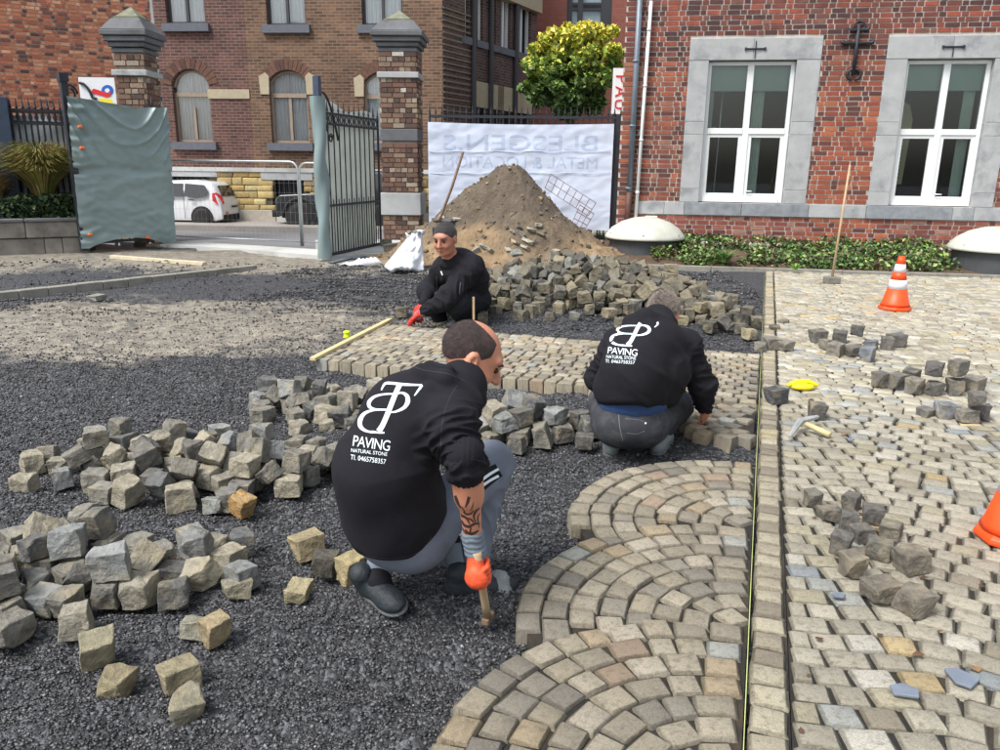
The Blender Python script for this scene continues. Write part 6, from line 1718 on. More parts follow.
# ------------------------------------------------------------ tree behind the banner
def crown_tree():
    c = Yp(574, 72, 24.0); R_ = (Yp(624, 72, 24) - Yp(524, 72, 24)).length / 2; top = Yp(585, 22, 24).z; bot = Yp(574, 122, 24).z; hz = (top - bot) / 2; cz = (top + bot) / 2
    o = thing('maple_tree', (c.x, 24.5, -.3), 'yellow green round crowned tree behind the white banner', 'tree')
    mb = MB(); tp = Vector((c.x, 24.5, -.35)); mb.tube([tp, tp + Vector((.03, 0, 1.2)), Vector((c.x, 24.5, bot + .5)), Vector((c.x + .05, 24.5, cz + hz * .4))], [.16, .13, .11, .03], 10)
    rr = random.Random(3)
    for k in range(14):
        a = rr.uniform(0, 6.28); s_ = Vector((c.x, 24.5, bot + .2 + rr.random() * hz)); e_ = s_ + Vector((math.cos(a) * R_ * .7, math.sin(a) * R_ * .7, hz * .6)); mb.tube([s_, s_.lerp(e_, .5) + Vector((0, 0, .1)), e_], [.05, .035, .012], 6)
    mb.build('trunk', mat('bark', lin((84, 72, 58)), rough=.95, var=.3, bump=.8), o, smooth=True)
    cl = []
    for k in range(135):
        a, e_ = rr.uniform(0, 6.28), math.asin(rr.uniform(-1, 1)); q = rr.random() ** .35 * 1.0
        cl.append((c.x + R_ * q * math.cos(a) * math.cos(e_), 24.5 + R_ * q * math.sin(a) * math.cos(e_), cz + hz * q * math.sin(e_) * (1.0 if math.sin(e_) > 0 else .9), rr.uniform(.14, .36)))
    for (px, py) in ((585, 24), (577, 28), (612, 28), (600, 34), (548, 36), (535, 46), (560, 34), (594, 40), (619, 50), (528, 60), (620, 78), (526, 84)): v = Yp(px, py + 4, 24.4); cl.append((v.x, 24.4, v.z, .22))
    def fn(r):
        k = cl[r.randint(len(cl))]; d = r.randn(3); d /= np.linalg.norm(d); q = k[3] * r.rand() ** .5; return (k[0] + d[0] * q, k[1] + d[1] * q, k[2] + d[2] * q * .8)
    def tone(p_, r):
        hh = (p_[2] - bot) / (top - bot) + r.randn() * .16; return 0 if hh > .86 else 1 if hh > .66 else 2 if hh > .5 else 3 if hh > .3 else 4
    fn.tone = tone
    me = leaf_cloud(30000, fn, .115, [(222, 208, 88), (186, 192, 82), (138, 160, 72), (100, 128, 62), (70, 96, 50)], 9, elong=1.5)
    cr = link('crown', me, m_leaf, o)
crown_tree()

# ------------------------------------------------------------ gate pillars
def pillar(wl, ul, ur, zb, zt_, label, kx, bands, base, seed):
    o = thing('gate_pillar', wl.pt((ul + ur) / 2, 0, 0), label, 'pillar'); wd = ur - ul; cc = wl.pt((ul + ur) / 2, 0, -wd / 2); M = wl.M
    core = MB(); core.box((cc.x, cc.y, (zb + zt_) / 2), (wd - .03, wd - .03, zt_ - zb), M); core.build('core', m_mortar if False else mat('pillar mortar', lin((128, 116, 104)), rough=.95, var=.3, bump=.5), o)
    pal = [((112, 84, 74), 4), ((140, 120, 102), 3), ((86, 68, 64), 4), ((160, 148, 132), 1.6), ((124, 98, 84), 3), ((190, 184, 174), .3)]
    pf = lambda u, z: pick(pal, v=.2)
    hol = [(-99, 99, b_[0], b_[1]) for b_ in bands]
    w1 = wl; bricks(w1, o, ul, ur, zb, zt_, .10, .26, hol, pf, 170, bond='cross', proud=.012, gap=.018)
    # the two flanks
    wr = Wall(wl.pt(ur, 0, 0), wl.a + math.pi / 2); bricks(wr, o, 0, wd, zb, zt_, 0.10, .26, hol, pf, 100, bond='cross', proud=.012, gap=.018)
    wq = Wall(wl.pt(ul, 0, -wd), wl.a - math.pi / 2); bricks(wq, o, 0, wd, zb, zt_, 0.10, .26, hol, pf, 0, bond='cross', proud=.012, gap=.018)
    for (z0, z1, pr_) in bands:
        mb = MB(); mb.box((cc.x, cc.y, (z0 + z1) / 2), (wd + pr_ * 2, wd + pr_ * 2, z1 - z0), M); mb.build('stone_band', m_stone if pr_ > .02 else m_stoned, o, bevel=.012)
    # cap: moulding, shoulder and pyramid
    prof = [(zt_, .02, .09), (zt_ + .10, .06, .09), (zt_ + .19, .11, .10), (zt_ + .29, .15, .10)]
    for k, (z0, e, h) in enumerate(prof): mb = MB(); mb.box((cc.x, cc.y, z0 + h / 2), (wd + 2 * e, wd + 2 * e, h - .004), M); mb.build('cap_moulding', m_stoned, o, bevel=.015)
    mb = MB(); z0 = zt_ + .39; W2 = wd + .29; mb.box((cc.x, cc.y, z0 + .11), (W2, W2, .22), M, taper=(.62, .62)); mb.build('cap', m_stoned, o, bevel=.01)
    mb = MB(); mb.box((cc.x, cc.y, z0 + .235), (W2 * .55, W2 * .55, .045), M); mb.box((cc.x, cc.y, z0 + .35), (W2 * .5, W2 * .5, .19), M, taper=(.06, .06)); mb.build('finial', mat('mossy stone', lin((120, 122, 104)), rough=.9, var=.3, bump=.5), o)
    return o
pR = G(403, 241, 0); WPR = Wall(Vector((pR.x, pR.y, 0)), math.radians(-2)); f1 = lambda x, y: WPR.uv(x, y)
ul, ur = f1(380.5, 110)[0], f1(417, 110)[0]
pillar(WPR, ul, ur, -.05, f1(403, 52)[1], 'brick gate pillar with stone cap between the open iron gate and the banner', 0, [(f1(403, 78)[1], f1(403, 72)[1], .05), (f1(403, 141)[1], f1(403, 129)[1], .012), (f1(403, 215)[1], f1(403, 193)[1], .06)], 0, 1)
pL = G(150, 245, 0); WPL = Wall(Vector((pL.x, pL.y, 0)), math.radians(-2)); f2 = lambda x, y: WPL.uv(x, y)
ul, ur = f2(119, 110)[0], f2(149, 110)[0]
pillar(WPL, ul, ur, -.05, f2(145, 53)[1], 'brick gate pillar with stone cap behind the tarpaulin covered gate leaf', 0, [(f2(145, 76)[1], f2(145, 70)[1], .05), (f2(145, 202)[1], f2(145, 182)[1], .05)], 0, 2)

# ------------------------------------------------------------ iron gate leaves
def baseframe(pa, pb):
    d = Vector((pb.x - pa.x, pb.y - pa.y, 0)); return Wall(Vector((pa.x, pa.y, 0)), math.atan2(d.y, d.x)), d.length
ga, gb = G(328, 259, -.02), G(381, 247, -.02)
WG, gl = baseframe(ga, gb)
zt1 = WG.uv(329, 111)[1]; gate = thing('iron_gate', ga, 'black spiked iron gate leaf standing open with a pale sheet behind its bars', 'gate')
def bars(wl, L_, n, zb, zt_, owner, spike=.14, rails=(), r=.013, name='bar'):
    for i in range(n + 1):
        u = L_ * i / n; mb = MB(); mb.tube([wl.pt(u, zb), wl.pt(u, zt_ + .02)], r if 0 < i < n else r * 1.8, 6); mb.lathe(wl.pt(u, zt_), [(r, 0), (r * 1.7, .02), (r * 1.2, .05), (.002, spike)], 6); mb.build(name, m_iron, owner)
    for (z0, h) in rails: mb = MB(); wl.box(mb, -.02, L_ + .02, z0 - h / 2, z0 + h / 2, -.016, .016); mb.build('rail', m_iron, owner)
bars(WG, gl, 11, .02, zt1, gate, .2, [(zt1 - .04, .04), (zt1 - .21, .04), (WG.uv(331, 205.6)[1], .04), (.05, .05)])
for i in range(11):
    u = gl * (i + .5) / 11; mb = MB(); c = WG.pt(u, zt1 - .125); mb.tube([c + WG.d * (.055 * math.cos(t_)) + Vector((0, 0, .06 * math.sin(t_))) for t_ in [k * math.pi / 5 for k in range(11)]], .01, 5, cap=False); mb.build('ring', m_iron, gate)
    mb = MB(); mb.tube([WG.pt(u, .05), WG.pt(u, WG.uv(331, 205.6)[1] + .1)], .009, 5); mb.build('short_bar', m_iron, gate)
def sheet(wl, u0, u1, zf0, zf1, off, amp, nu, nv, seed, edge=None):
    vs = []
    for j in range(nv + 1):
        for i in range(nu + 1):
            fu, fv = i / nu, j / nv; u = u0 + (u1 - u0) * fu; z = zf0(fu) + (zf1(fu) - zf0(fu)) * fv
            n_ = noise.noise(Vector((u * 1.2 + z * .9, z * 2.6 - u * 1.5, seed))) + .5 * noise.noise(Vector((u * 4 + z * 3, z * 7 - u * 3, seed + 5))) + .25 * noise.noise(Vector((u * 10, z * 14, seed)))
            vs.append(wl.pt(u, z, off + amp * n_ + (edge(fu, fv) if edge else 0)))
    return MB().add(vs, [(j * (nu + 1) + i, j * (nu + 1) + i + 1, (j + 1) * (nu + 1) + i + 1, (j + 1) * (nu + 1) + i) for j in range(nv) for i in range(nu)])
m_pale = mat('pale plastic sheet', lin((232, 240, 228)), rough=.5, var=.08, vscale=3, bump=.15, bscale=10)
sheet(WG, .02, gl - .02, lambda f: .04, lambda f: zt1 + .16 - .12 * f + .05 * math.sin(f * 9), -.10, .03, 50, 40, 2).build('pale_sheet', m_pale, gate, smooth=True, fix=False)
# tall end post of the gate wrapped in blue grey sheet, and the scroll on top
pst = thing('gate_post', WG.pt(-.05, 0), 'tall gate end post wrapped in blue grey sheeting', 'post')
zp = WG.uv(320, 77)[1]; mb = MB(); WG.box(mb, -.16, -.05, 0, zp, -.05, .05); mb.build('post', mat('dark blue steel', lin((52, 66, 88)), rough=.5, var=.2, bump=.1), pst)
m_tarp = mat('grey blue tarpaulin', lin((126, 144, 146)), rough=.4, var=.10, vscale=1.2, bump=.25, bscale=9)
mb = MB(); n = 30; vs = []
for j in range(n + 1):
    z = .0 + (WG.uv(322, 97)[1] - .0) * j / n
    for i in range(13): a_ = i / 12 * 2 * math.pi; rr_ = .11 + .03 * noise.noise(Vector((i % 12 * .8, z * 2.2, 3))) + .02 * math.sin(z * 5 + i); vs.append(WG.pt(-.1 + rr_ * math.cos(a_), z, rr_ * math.sin(a_)))
mb.add(vs, [(j * 13 + i, j * 13 + i + 1, (j + 1) * 13 + i + 1, (j + 1) * 13 + i) for j in range(n) for i in range(12)]); mb.build('wrap', m_tarp, pst, smooth=True, fix=False)
mb = MB(); z0 = zp - .25; mb.tube([WG.pt(-.05 + .62 * (k / 14), z0 - .75 * (k / 14) ** 2.2 + .06 * math.sin(k / 14 * 3.1)) for k in range(15)], .02, 6); mb.tube([WG.pt(.12 + .09 * math.cos(t_) * (1 - t_ / 14), z0 - .55 + .09 * math.sin(t_) * (1 - t_ / 14)) for t_ in [k * .5 for k in range(18)]], .016, 5); mb.tube([WG.pt(.3 + .08 * math.cos(t_) * (1 - t_ / 14), z0 - .72 + .08 * math.sin(t_) * (1 - t_ / 14)) for t_ in [k * .5 for k in range(18)]], .014, 5)
mb.build('scroll', m_iron, gate, smooth=True)

la, lb = G(76, 249, 0), G(171, 243, 0); la.y = 15.1; la = G(91, 250.5, 0); lb = G(175, 245, 0)
WT, tl = baseframe(la, lb)
tg = thing('covered_gate', la, 'iron gate leaf completely wrapped in grey blue tarpaulin', 'gate')
zu = lambda f: WT.uv(76 + 92 * f, 99 + 9 * f + 2 * math.sin(f * 7))[1] if f < 2 else 0
vs = []; nu, nv = 110, 110
for j in range(nv + 1):
    for i in range(nu + 1):
        fu, fv = i / nu, j / nv; zt_ = WT.uv(80 + 88 * fu, 97 + 11 * min(1, fu * 1.6) - 4 * max(0, fu - .85) / .15 * 0)[1]; zb_ = .05 + .17 * math.sin(min(1, max(0, fu - .08) * 1.3) * math.pi) ** .7 * .9
        u = (tl + .10) * fu * (1 + .05 * fv) - .10 + (-.02 - .06 * (1 - fv)) * (1 - fu); z = zb_ + (zt_ - zb_) * fv
        # swags hanging from the top corners, pulls towards the tie points
        gq = fv * 1.0 - 1.5 * (fu - .5) ** 2 + .05 * noise.noise(Vector((fu * 3, fv * 4, 2))); sw = (1 - abs(math.sin(gq * 21 + 2 * fu))) ** 2 * min(1, max(0, fv - .56) * 4) * (.35 + .9 * abs(fu - .5)) + .5 * math.exp(-((fv - .30 - .25 * fu) * 24) ** 2) * fu
        dg = math.sin((z * 5 + u * 3.4)) * max(0, .5 - fv) * .5 * (.3 + fu)
        fine = noise.noise(Vector((u * 1.8 - z, z * 4 + u * 1.2, 4))) + .5 * noise.noise(Vector((u * 6 - z * 4, z * 9 + u * 3, 9)))
        tie = sum(math.exp(-((fu * 1.3) ** 2 * 30)) * math.cos((fv - c_) * 90) * math.exp(-((fv - c_) * 14) ** 2) for c_ in (.93, .72, .55, .1))
        band = -.04 * math.exp(-((fv - .53) * 40) ** 2)
        vs.append(WT.pt(u, z, .12 + .12 * sw + .05 * dg + .03 * fine + .03 * tie + band - .06 * (abs(fu - .5) * 2) ** 6))
MB().add(vs, [(j * (nu + 1) + i, j * (nu + 1) + i + 1, (j + 1) * (nu + 1) + i + 1, (j + 1) * (nu + 1) + i) for j in range(nv) for i in range(nu)]).build('tarpaulin', m_tarp, tg, smooth=True, fix=False)
zg = WT.uv(100, 104)[1]
bars(WT, tl, 11, .12, zg - .12, tg, .16, [(zg - .15, .04), (.15, .05)])
m_or = mat('orange tape', lin((226, 112, 50)), rough=.5, var=.1, bump=.05)
for (x, y) in ((76, 127), (78, 148), (86, 234), (144, 237)):
    u, z = WT.uv(x, y); mb = MB(); WT.box(mb, u - .02, u + .05, z - .022, z + .022, .11, .19); mb.build('orange_strap', m_or, tg, bevel=.01)
mb = MB(); u = -.12; zp = WT.uv(76, 73)[1]; WT.box(mb, u - .05, u + .06, 0, zp - .1, -.06, .05); WT.box(mb, u - .07, u + .08, zp - .16, zp - .02, -.08, .07); mb.build('end_post', m_iron, tg)
mb = MB()
for k in range(3): x0 = -.02 + k * .12; mb.tube([WT.pt(x0 + .12 * math.cos(t_) * (1 - t_ / 16), zp - .35 - k * .3 + .15 * math.sin(t_) * (1 - t_ / 16), .0) for t_ in [i * .45 for i in range(18)]], .02, 5)
for k in range(4): mb.tube([WT.pt(tl * .82 + k * .06, zg - .1), WT.pt(tl * .82 + k * .1, zg + .12 + .05 * (k % 2))], .012, 5)
mb.build('scroll', m_iron, tg, smooth=True)
mb = MB(); mb.tube([G(150, 243, .1), G(155, 246, .02), G(163, 247.5, -.03)], .02, 6); tag(mb.build('strap_end', mat('grey strap', lin((120, 120, 120)), rough=.7, bump=0), tg), None)

# ------------------------------------------------------------ left: brick gable, fence, planter
WL = Wall(Yp(60, 60, 18.3) * 1.0, math.radians(26)); WL.o.z = 0
gable = thing('brick_gable', WL.pt(0, 0), 'tall salmon red brick gable wall behind the spiked fence', 'building')
uA, uZ = WL.uv(-60, 60)[0], WL.uv(152, 30)[0]; zl0, zl1 = .2, WL.uv(60, -70)[1]
mb = MB(); WL.box(mb, uA, uZ, -.2, zl1, -.5, 0); mb.build('wall', mat('pink mortar', lin((186, 160, 142)), rough=.95, var=.2, vscale=2, bump=.4), gable)
def pal_left(u, z):
    n_ = noise.noise(Vector((u * .9, z * .9, 9)))
    return pick([((178, 112, 84), 5), ((160, 92, 70), 4), ((186, 128, 98), 3 + 3 * n_), ((112, 74, 66), 2.6), ((200, 150, 120), 1.5), ((84, 60, 60), 1)], v=.12)
z_vis = WL.uv(60, 150)[1]
ctr = WL.uv(100, 40); bricks(WL, gable, WL.uv(-12, 60)[0], uZ, z_vis, WL.uv(60, -14)[1], .076, .185, [], pal_left, 300, bond='flemish', gap=.018, score=lambda i: abs(i[0] - ctr[0]) * .5 + abs(i[2] - ctr[1]))
mb = MB(); WL.box(mb, uZ, uZ + .06, -.2, zl1, -.5, .01); mb.build('corner_strip', m_conc, gable)

plw = Wall(G(84, 251.5, -.02), math.atan2(G(84, 251.5, -.02).y - G(0, 254.5, -.02).y, G(84, 251.5, -.02).x - G(0, 254.5, -.02).x))
pla = thing('planter_wall', plw.pt(0, 0), 'weathered low stone planter wall with a long coping', 'planter')
zc1, zc0, = plw.uv(60, 218)[1], plw.uv(60, 237)[1]; m_pl = mat('planter stone', lin((132, 128, 122)), rough=.9, var=.35, vscale=5, bump=.6, bscale=25, dirt=lin((84, 80, 76)), dscale=2.5, damt=.8)
ub_ = [-4.5, -2.6, plw.uv(44, 225)[0] - .3, .12]
for i in range(3): wbox(plw, 'coping_stone', m_pl, pla, ub_[i] + .004, ub_[i + 1] - .004, zc0, zc1 - .06, -.4, .05, .012); wbox(plw, 'coping_stone', m_stoned, pla, ub_[i] + .004, ub_[i + 1] - .004, zc1 - .058, zc1, -.42, .09, .012)
ub_ = [-4.5, -3.1, -1.9, plw.uv(44, 240)[0], plw.uv(62, 240)[0], .1]
for i in range(5): wbox(plw, 'wall_block', m_pl, pla, ub_[i] + .004, ub_[i + 1] - .004, -.2, zc0 - .015, -.38, .0, .01)
sb_ = slab('planter_soil', [plw.pt(-4.6, 0, -.3), plw.pt(.2, 0, -.3), plw.pt(.3, 0, -2.0), plw.pt(-4.6, 0, -2.2)], zc1 - .1, -.2, mat('bed soil'), 'soil in the raised planter')
# ivy hedge
def ivy(r):
    u = -4.2 + 4.15 * r.rand(); q = r.rand(); z = zc1 - .06 + .52 * r.rand() * (.85 + .3 * noise.noise(Vector((u * 3, 0, 1)))); p_ = plw.pt(u, z, -.12 - .7 * q * (1 if z > zc1 + .3 else .4)); return (p_.x, p_.y, p_.z)
o = thing('ivy_hedge', plw.pt(-2, zc1 - .1, -.4), 'dark green ivy clump along the top of the planter wall', 'hedge'); link('leaves', leaf_cloud(9000, ivy, .065, [(52, 76, 46), (38, 60, 38), (78, 100, 60), (30, 48, 32), (96, 110, 72)], 14), m_leaf, o)
def ograss(px, py, y, n, h, sp, cols, label, seed):
    g = Yp(px, py, y); r = random.Random(seed); mb = MB()
    for i in range(n):
        a = r.uniform(0, 6.28); d = Vector((math.cos(a), math.sin(a), 0)); ln = h * r.uniform(.7, 1.1); s_ = sp * r.uniform(.3, 1.1); b_ = g + d * .12 * r.random(); wv = Vector((-d.y, d.x, 0)) * .010; vs = []
        for k in range(7):
            f_ = k / 6; p_ = b_ + d * s_ * f_ ** 1.6 + Vector((0, 0, ln * (1.5 * f_ - .62 * f_ ** 2.4 * (1 + s_ * .3)))); vs += [p_ - wv * (1 - f_ * .85), p_ + wv * (1 - f_ * .85)]
        mb.add(vs, [(2 * k, 2 * k + 1, 2 * k + 3, 2 * k + 2) for k in range(6)], shade(lin(cols[r.randrange(len(cols))]), r.uniform(.7, 1.2)))
    return tag(mb.build('ornamental_grass', m_leaf, None, colattr=True, fix=False), label, 'ornamental grass', 'ornamental grasses in the planter')
yg = plw.pt(-1, 0, -.9).y
ograss(46, 210, yg, 2800, 1.45, 1.1, [(146, 148, 80), (120, 128, 66), (170, 158, 96), (96, 112, 60), (156, 120, 80)], 'green and straw tussock of tall grass beside the covered gate', 5)
ograss(-6, 218, yg - .3, 1500, .95, .6, [(168, 146, 104), (186, 164, 120), (130, 116, 70), (150, 120, 84)], 'dry straw coloured tussock at the edge of the photo in the planter', 6)
# spiked fence
fw_ = Wall(plw.pt(0, 0, -1.0), math.radians(29)); fw_ = Wall(Yp(76, 160, 15.4), math.radians(27)); uf = fw_.uv(4, 110)[0]; ufr = fw_.uv(72, 110)[0]; zf = fw_.uv(40, 109)[1]
fen = thing('spiked_fence', fw_.pt(uf, 0), 'black spiked railing with pale sheeting behind the planter', 'fence')
WF = Wall(fw_.pt(uf, 0), fw_.a); fL = ufr - uf
bars(WF, fL, 11, .3, zf, fen, .2, [(zf - .03, .05), (zf - .26, .05)], r=.018)
for i in range(11):
    c = WF.pt(fL * (i + .5) / 11, zf - .145); mb = MB(); mb.tube([c + WF.d * (.075 * math.cos(t_)) + Vector((0, 0, .085 * math.sin(t_))) for t_ in [k * math.pi / 5 for k in range(11)]], .014, 5, cap=False); mb.build('ring', m_iron, fen)
sheet(WF, -.1, fL + .1, lambda f: .2, lambda f: zf - .12 - .25 * max(0, f - .6) / .4, -.12, .03, 40, 30, 6).build('pale_sheet', mat('milky sheet', lin((196, 204, 212)), rough=.6, var=.08, vscale=3, bump=.2, bscale=8), fen, smooth=True, fix=False)
mb = MB(); q = fw_.uv(-1, 120); fw_.box(mb, q[0] - .22, q[0] + .18, 0, fw_.uv(2, 97)[1], -.15, .15); tag(mb.build('blue_post', mat('dark blue steel'), None, bevel=.01), 'dark blue steel post at the edge of the photo beside the spiked fence', 'post')
# small sign with red and blue swirl
sg_w = Wall(Yp(96, 92, 17.4), math.radians(4)); sa, sb2 = sg_w.uv(78, 77), sg_w.uv(117, 106); sgn = thing('logo_sign', sg_w.pt(sa[0], sb2[1] - 1), 'white sign with a red and blue swirl logo above the tarpaulin', 'sign')
wbox(sg_w, 'board', mat('white sign board', lin((226, 230, 234)), rough=.4, var=.04, bump=.02), sgn, sa[0], sb2[0], sb2[1] - .5, sa[1], -.03, 0)
def flat(poly, col, nm, off=.004, wl=sg_w, owner=sgn, d=.004):
    mb = MB(); mb.prism([wl.pt(*wl.uv(x, y), off) for x, y in poly], wl.n * d); return mb.build(nm, mat(nm + ' paint', lin(col), rough=.4, var=.03, bump=0), owner)
rt = []
for k in range(14): t_ = math.pi * .5 + math.pi * k / 13; rt.append((94.5 + 2.6 * math.cos(t_), 91.3 + 2.6 * math.sin(t_)))
flat(rt + [(108, 93.2), (111, 92), (111, 96), (107, 97.4)], (214, 40, 50), 'red_swoosh', .008)
flat([(107.5 + 6 * math.cos(t_), 90.5 + 5.6 * math.sin(t_)) for t_ in [k * .393 for k in range(16)]], (36, 96, 190), 'blue_ring')
flat([(107.5 + 2.4 * math.cos(t_), 90.5 + 2.2 * math.sin(t_)) for t_ in [k * .393 for k in range(16)]], (226, 230, 234), 'white_centre', .011)
flat([(99, 98), (111, 99), (114, 104), (100, 103)], (236, 222, 60), 'yellow_stripe')
mb = MB(); mb.tube([sg_w.pt(*sg_w.uv(x, y), .03) for x, y in ((80, 83), (84, 84), (88, 88), (91, 93), (93, 98), (97, 99))], .03, 6); mb.build('black_stroke', m_iron, sgn)
sp_ = MB(); sp_.tube([sg_w.pt((sa[0] + sb2[0]) / 2, -.2, -.06), sg_w.pt((sa[0] + sb2[0]) / 2, sa[1], -.06)], .04, 8); sp_.build('post', m_iron, sgn)
# partly hidden sign with red letters beside the house
WN2 = Wall(Yp(617, 90, 17.0), math.radians(0)); s0, s1 = WN2.uv(613.5, 68), WN2.uv(626, 114); s2 = thing('red_letter_sign', WN2.pt(s0[0], s1[1] - 1.5), 'narrow white sign with red letters half hidden by the house corner', 'sign')
wbox(WN2, 'board', mat('white sign board'), s2, s0[0], s1[0], s1[1], s0[1], -.04, 0)
mb = MB(); mb.tube([WN2.pt(s0[0] + .08, -.3, -.08), WN2.pt(s0[0] + .08, s0[1], -.08)], .04, 8); mb.build('post', m_iron, s2)
def textme(body, size, extrude=.002, font=None, spacing=1.0):
    cu = bpy.data.curves.new('t', 'FONT'); cu.body = body; cu.size = size; cu.extrude = extrude; cu.align_x = 'CENTER'; cu.space_character = spacing; cu.resolution_u = 4; ob = bpy.data.objects.new('t', cu); C.objects.link(ob)
    bpy.context.view_layer.update(); me = bpy.data.meshes.new_from_object(ob.evaluated_get(bpy.context.evaluated_depsgraph_get())); bpy.data.objects.remove(ob); bpy.data.curves.remove(cu); return me
for k, ch in enumerate('WVVV'[1:]):
    me = textme('P A U'.split()[k], .32, .004); o = link('red_letter', me, mat('red letter', lin((206, 34, 44)), rough=.4, var=.03, bump=0), s2)
    o.matrix_basis = Matrix.Translation(WN2.pt(s0[0] + .16, s0[1] - .2 - .25 * k, .008)) @ WN2.M.to_4x4() @ Matrix.Rotation(math.pi / 2, 4, 'X') @ Matrix.Rotation(-math.pi / 2, 4, 'Z') @ Matrix.Translation((0, -.1, 0))

# ------------------------------------------------------------ railing and banner
bn_y = G(520, 243, 0).y + .2; WBn = Wall(Vector((0, 15.9, 0)), math.radians(-2.5)); bu = lambda x, y: WBn.uv(x, y)
rl0, rl1 = bu(429, 120)[0], bu(640, 120)[0]; rail = thing('railing', WBn.pt(rl0, 0), 'black spiked railing carrying the white banner', 'fence'); WRL = Wall(WBn.pt(rl0, 0, -.1), WBn.a); zr_ = bu(520, 114)[1]
bars(WRL, rl1 - rl0, 34, 0, zr_, rail, .16, [(zr_ - .05, .05), (.25, .04)], r=.013)
for (x, y) in ((609, 0),): wbox(WBn, 'end_post', m_iron, rail, bu(614, 150)[0] + .02, bu(614, 150)[0] + .12, 0, zr_, -.15, -.05)
ban = thing('banner', WBn.pt(0, 0, .02), 'large white banner with faint mirrored lettering tied to the railing', 'banner')
b0_, b1_ = bu(428, 122), bu(614, 124); zb0 = bu(600, 230.5)[1]
bsh = sheet(WBn, b0_[0], b1_[0], lambda f: zb0 + .12 * (1 - f), lambda f: b0_[1] + (b1_[1] - b0_[1]) * f - .03 * math.sin(f * math.pi) , .03, .022, 80, 60, 11)
m_ban = mat('white banner cloth', lin((200, 210, 230)), rough=.5, var=.04, vscale=1.5, bump=.15, bscale=5)
for k, zz in enumerate((.78, .57, .37)):
    pass
bcl = bsh.build('cloth', m_ban, ban, smooth=True, fix=False)
BAN_BV = BVHTree.FromPolygons([v.co.copy() for v in bcl.data.vertices], [tuple(p_.vertices) for p_ in bcl.data.polygons])
m_bt = mat('faded print', lin((176, 190, 216)), rough=.5, var=.05, bump=0)
def btext(body, px0, px1, py, hpx):
    me = textme(body, 1.0, .001); xs = [v.co.x for v in me.vertices]; ys = [v.co.y for v in me.vertices]; wd = max(xs) - min(xs); hd = max(ys) - min(ys); a, b = bu(px0, py), bu(px1, py); sxx = (b[0] - a[0]) / wd; syy = (bu(px0, py - hpx)[1] - a[1]) / hd
    bm = bmesh.new(); bm.from_mesh(me); bmesh.ops.remove_doubles(bm, verts=bm.verts[:], dist=1e-4); bmesh.ops.dissolve_degenerate(bm, edges=bm.edges[:], dist=1e-4)
    for f_ in [f_ for f_ in bm.faces if abs(f_.normal.z) < .5 or f_.calc_center_median().z < 0]: bm.faces.remove(f_)
    bmesh.ops.triangulate(bm, faces=bm.faces[:])
    for _ in range(4):
        lg = [e_ for e_ in bm.edges if e_.calc_length() > .14]
        if lg: bmesh.ops.subdivide_edges(bm, edges=lg, cuts=1); bmesh.ops.triangulate(bm, faces=bm.faces[:])
    for v in bm.verts:
        q = WBn.pt((a[0] + b[0]) / 2 - (v.co.x - (min(xs) + max(xs)) / 2) * sxx, a[1] + (v.co.y - min(ys)) * syy, .5); h = BAN_BV.ray_cast(q, -WBn.n)[0]; v.co = (h + WBn.n * .003) if h is not None else q - WBn.n * .44
    for v in [v for v in bm.verts if not v.link_faces]: bm.verts.remove(v)
    bm.to_mesh(me); bm.free()
    link('mirrored_lettering', me, m_bt, ban)
btext('BLESGEN.S', 443, 597, 150, 16); btext('METAL & LOCATION', 443, 597, 167, 11.5)
for (zz, ) in ((151.5,), (173,)):
    mb = MB(); mb.tube([WBn.pt(*bu(430 + 180 * i / 30, zz + .6 * math.sin(i)), .045) for i in range(31)], .006, 5); mb.build('crease', m_ban, ban, smooth=True)

# ------------------------------------------------------------ dirt mound
mc = Vector((G(508, 250, 0).x, 14.3)); ms_ = 1.0
def mound_z(x, y):
    ax = Yp(508, 172, 14.6); H_ = ax.z + .1; d = math.hypot((x - ax.x) / (1.92 if x > ax.x else 2.1), (y - 14.45) / 1.35)
    n_ = noise.noise(Vector((x * 1.3, y * 1.3, 5))); z = H_ * (1.06 - d * 1.0 + .10 * n_)
    z = min(z, H_ * .985 + .03 * n_)
    # lower apron, wider
    d2 = math.hypot((x - ax.x - .05) / 2.35, (y - 14.0) / 1.15); z2 = .62 * (1.12 - d2 * 1.12 + .16 * noise.noise(Vector((x * 2.2, y * 2.2, 8)))); z = max(z, min(z2, .50))
    return z + .05 * noise.noise(Vector((x * 5, y * 5, 1))) + .03 * noise.noise(Vector((x * 13, y * 13, 2))) + .012 * noise.noise(Vector((x * 30, y * 30, 2)))
mb = MB(); nx_, ny_ = 190, 110; x0, x1, y0, y1 = mc.x - 3, mc.x + 3, 12.75, 15.75
vs = [(x0 + (x1 - x0) * i / nx_, y0 + (y1 - y0) * j / ny_, max(-.15, mound_z(x0 + (x1 - x0) * i / nx_, y0 + (y1 - y0) * j / ny_))) for j in range(ny_ + 1) for i in range(nx_ + 1)]
cols = []
for v in vs:
    n_ = noise.noise(Vector((v[0] * 1.5, v[1] * 1.5, v[2] * 2 + 4))) ; tan_ = min(1, max(0, (.62 - v[2] + .35 * n_) * 3)) * (.55 + .45 * min(1, max(0, noise.noise(Vector((v[0] * .9 + 3, v[2], 6))) * 3 + .6)))
    a, b = lin((98, 88, 76)), lin((142, 121, 94)); cols.append(tuple(a[i] * (1 - tan_) + b[i] * tan_ for i in range(3)))
mb.v = vs; mb.f = [(j * (nx_ + 1) + i, j * (nx_ + 1) + i + 1, (j + 1) * (nx_ + 1) + i + 1, (j + 1) * (nx_ + 1) + i) for j in range(ny_) for i in range(nx_)]; mb.c = cols
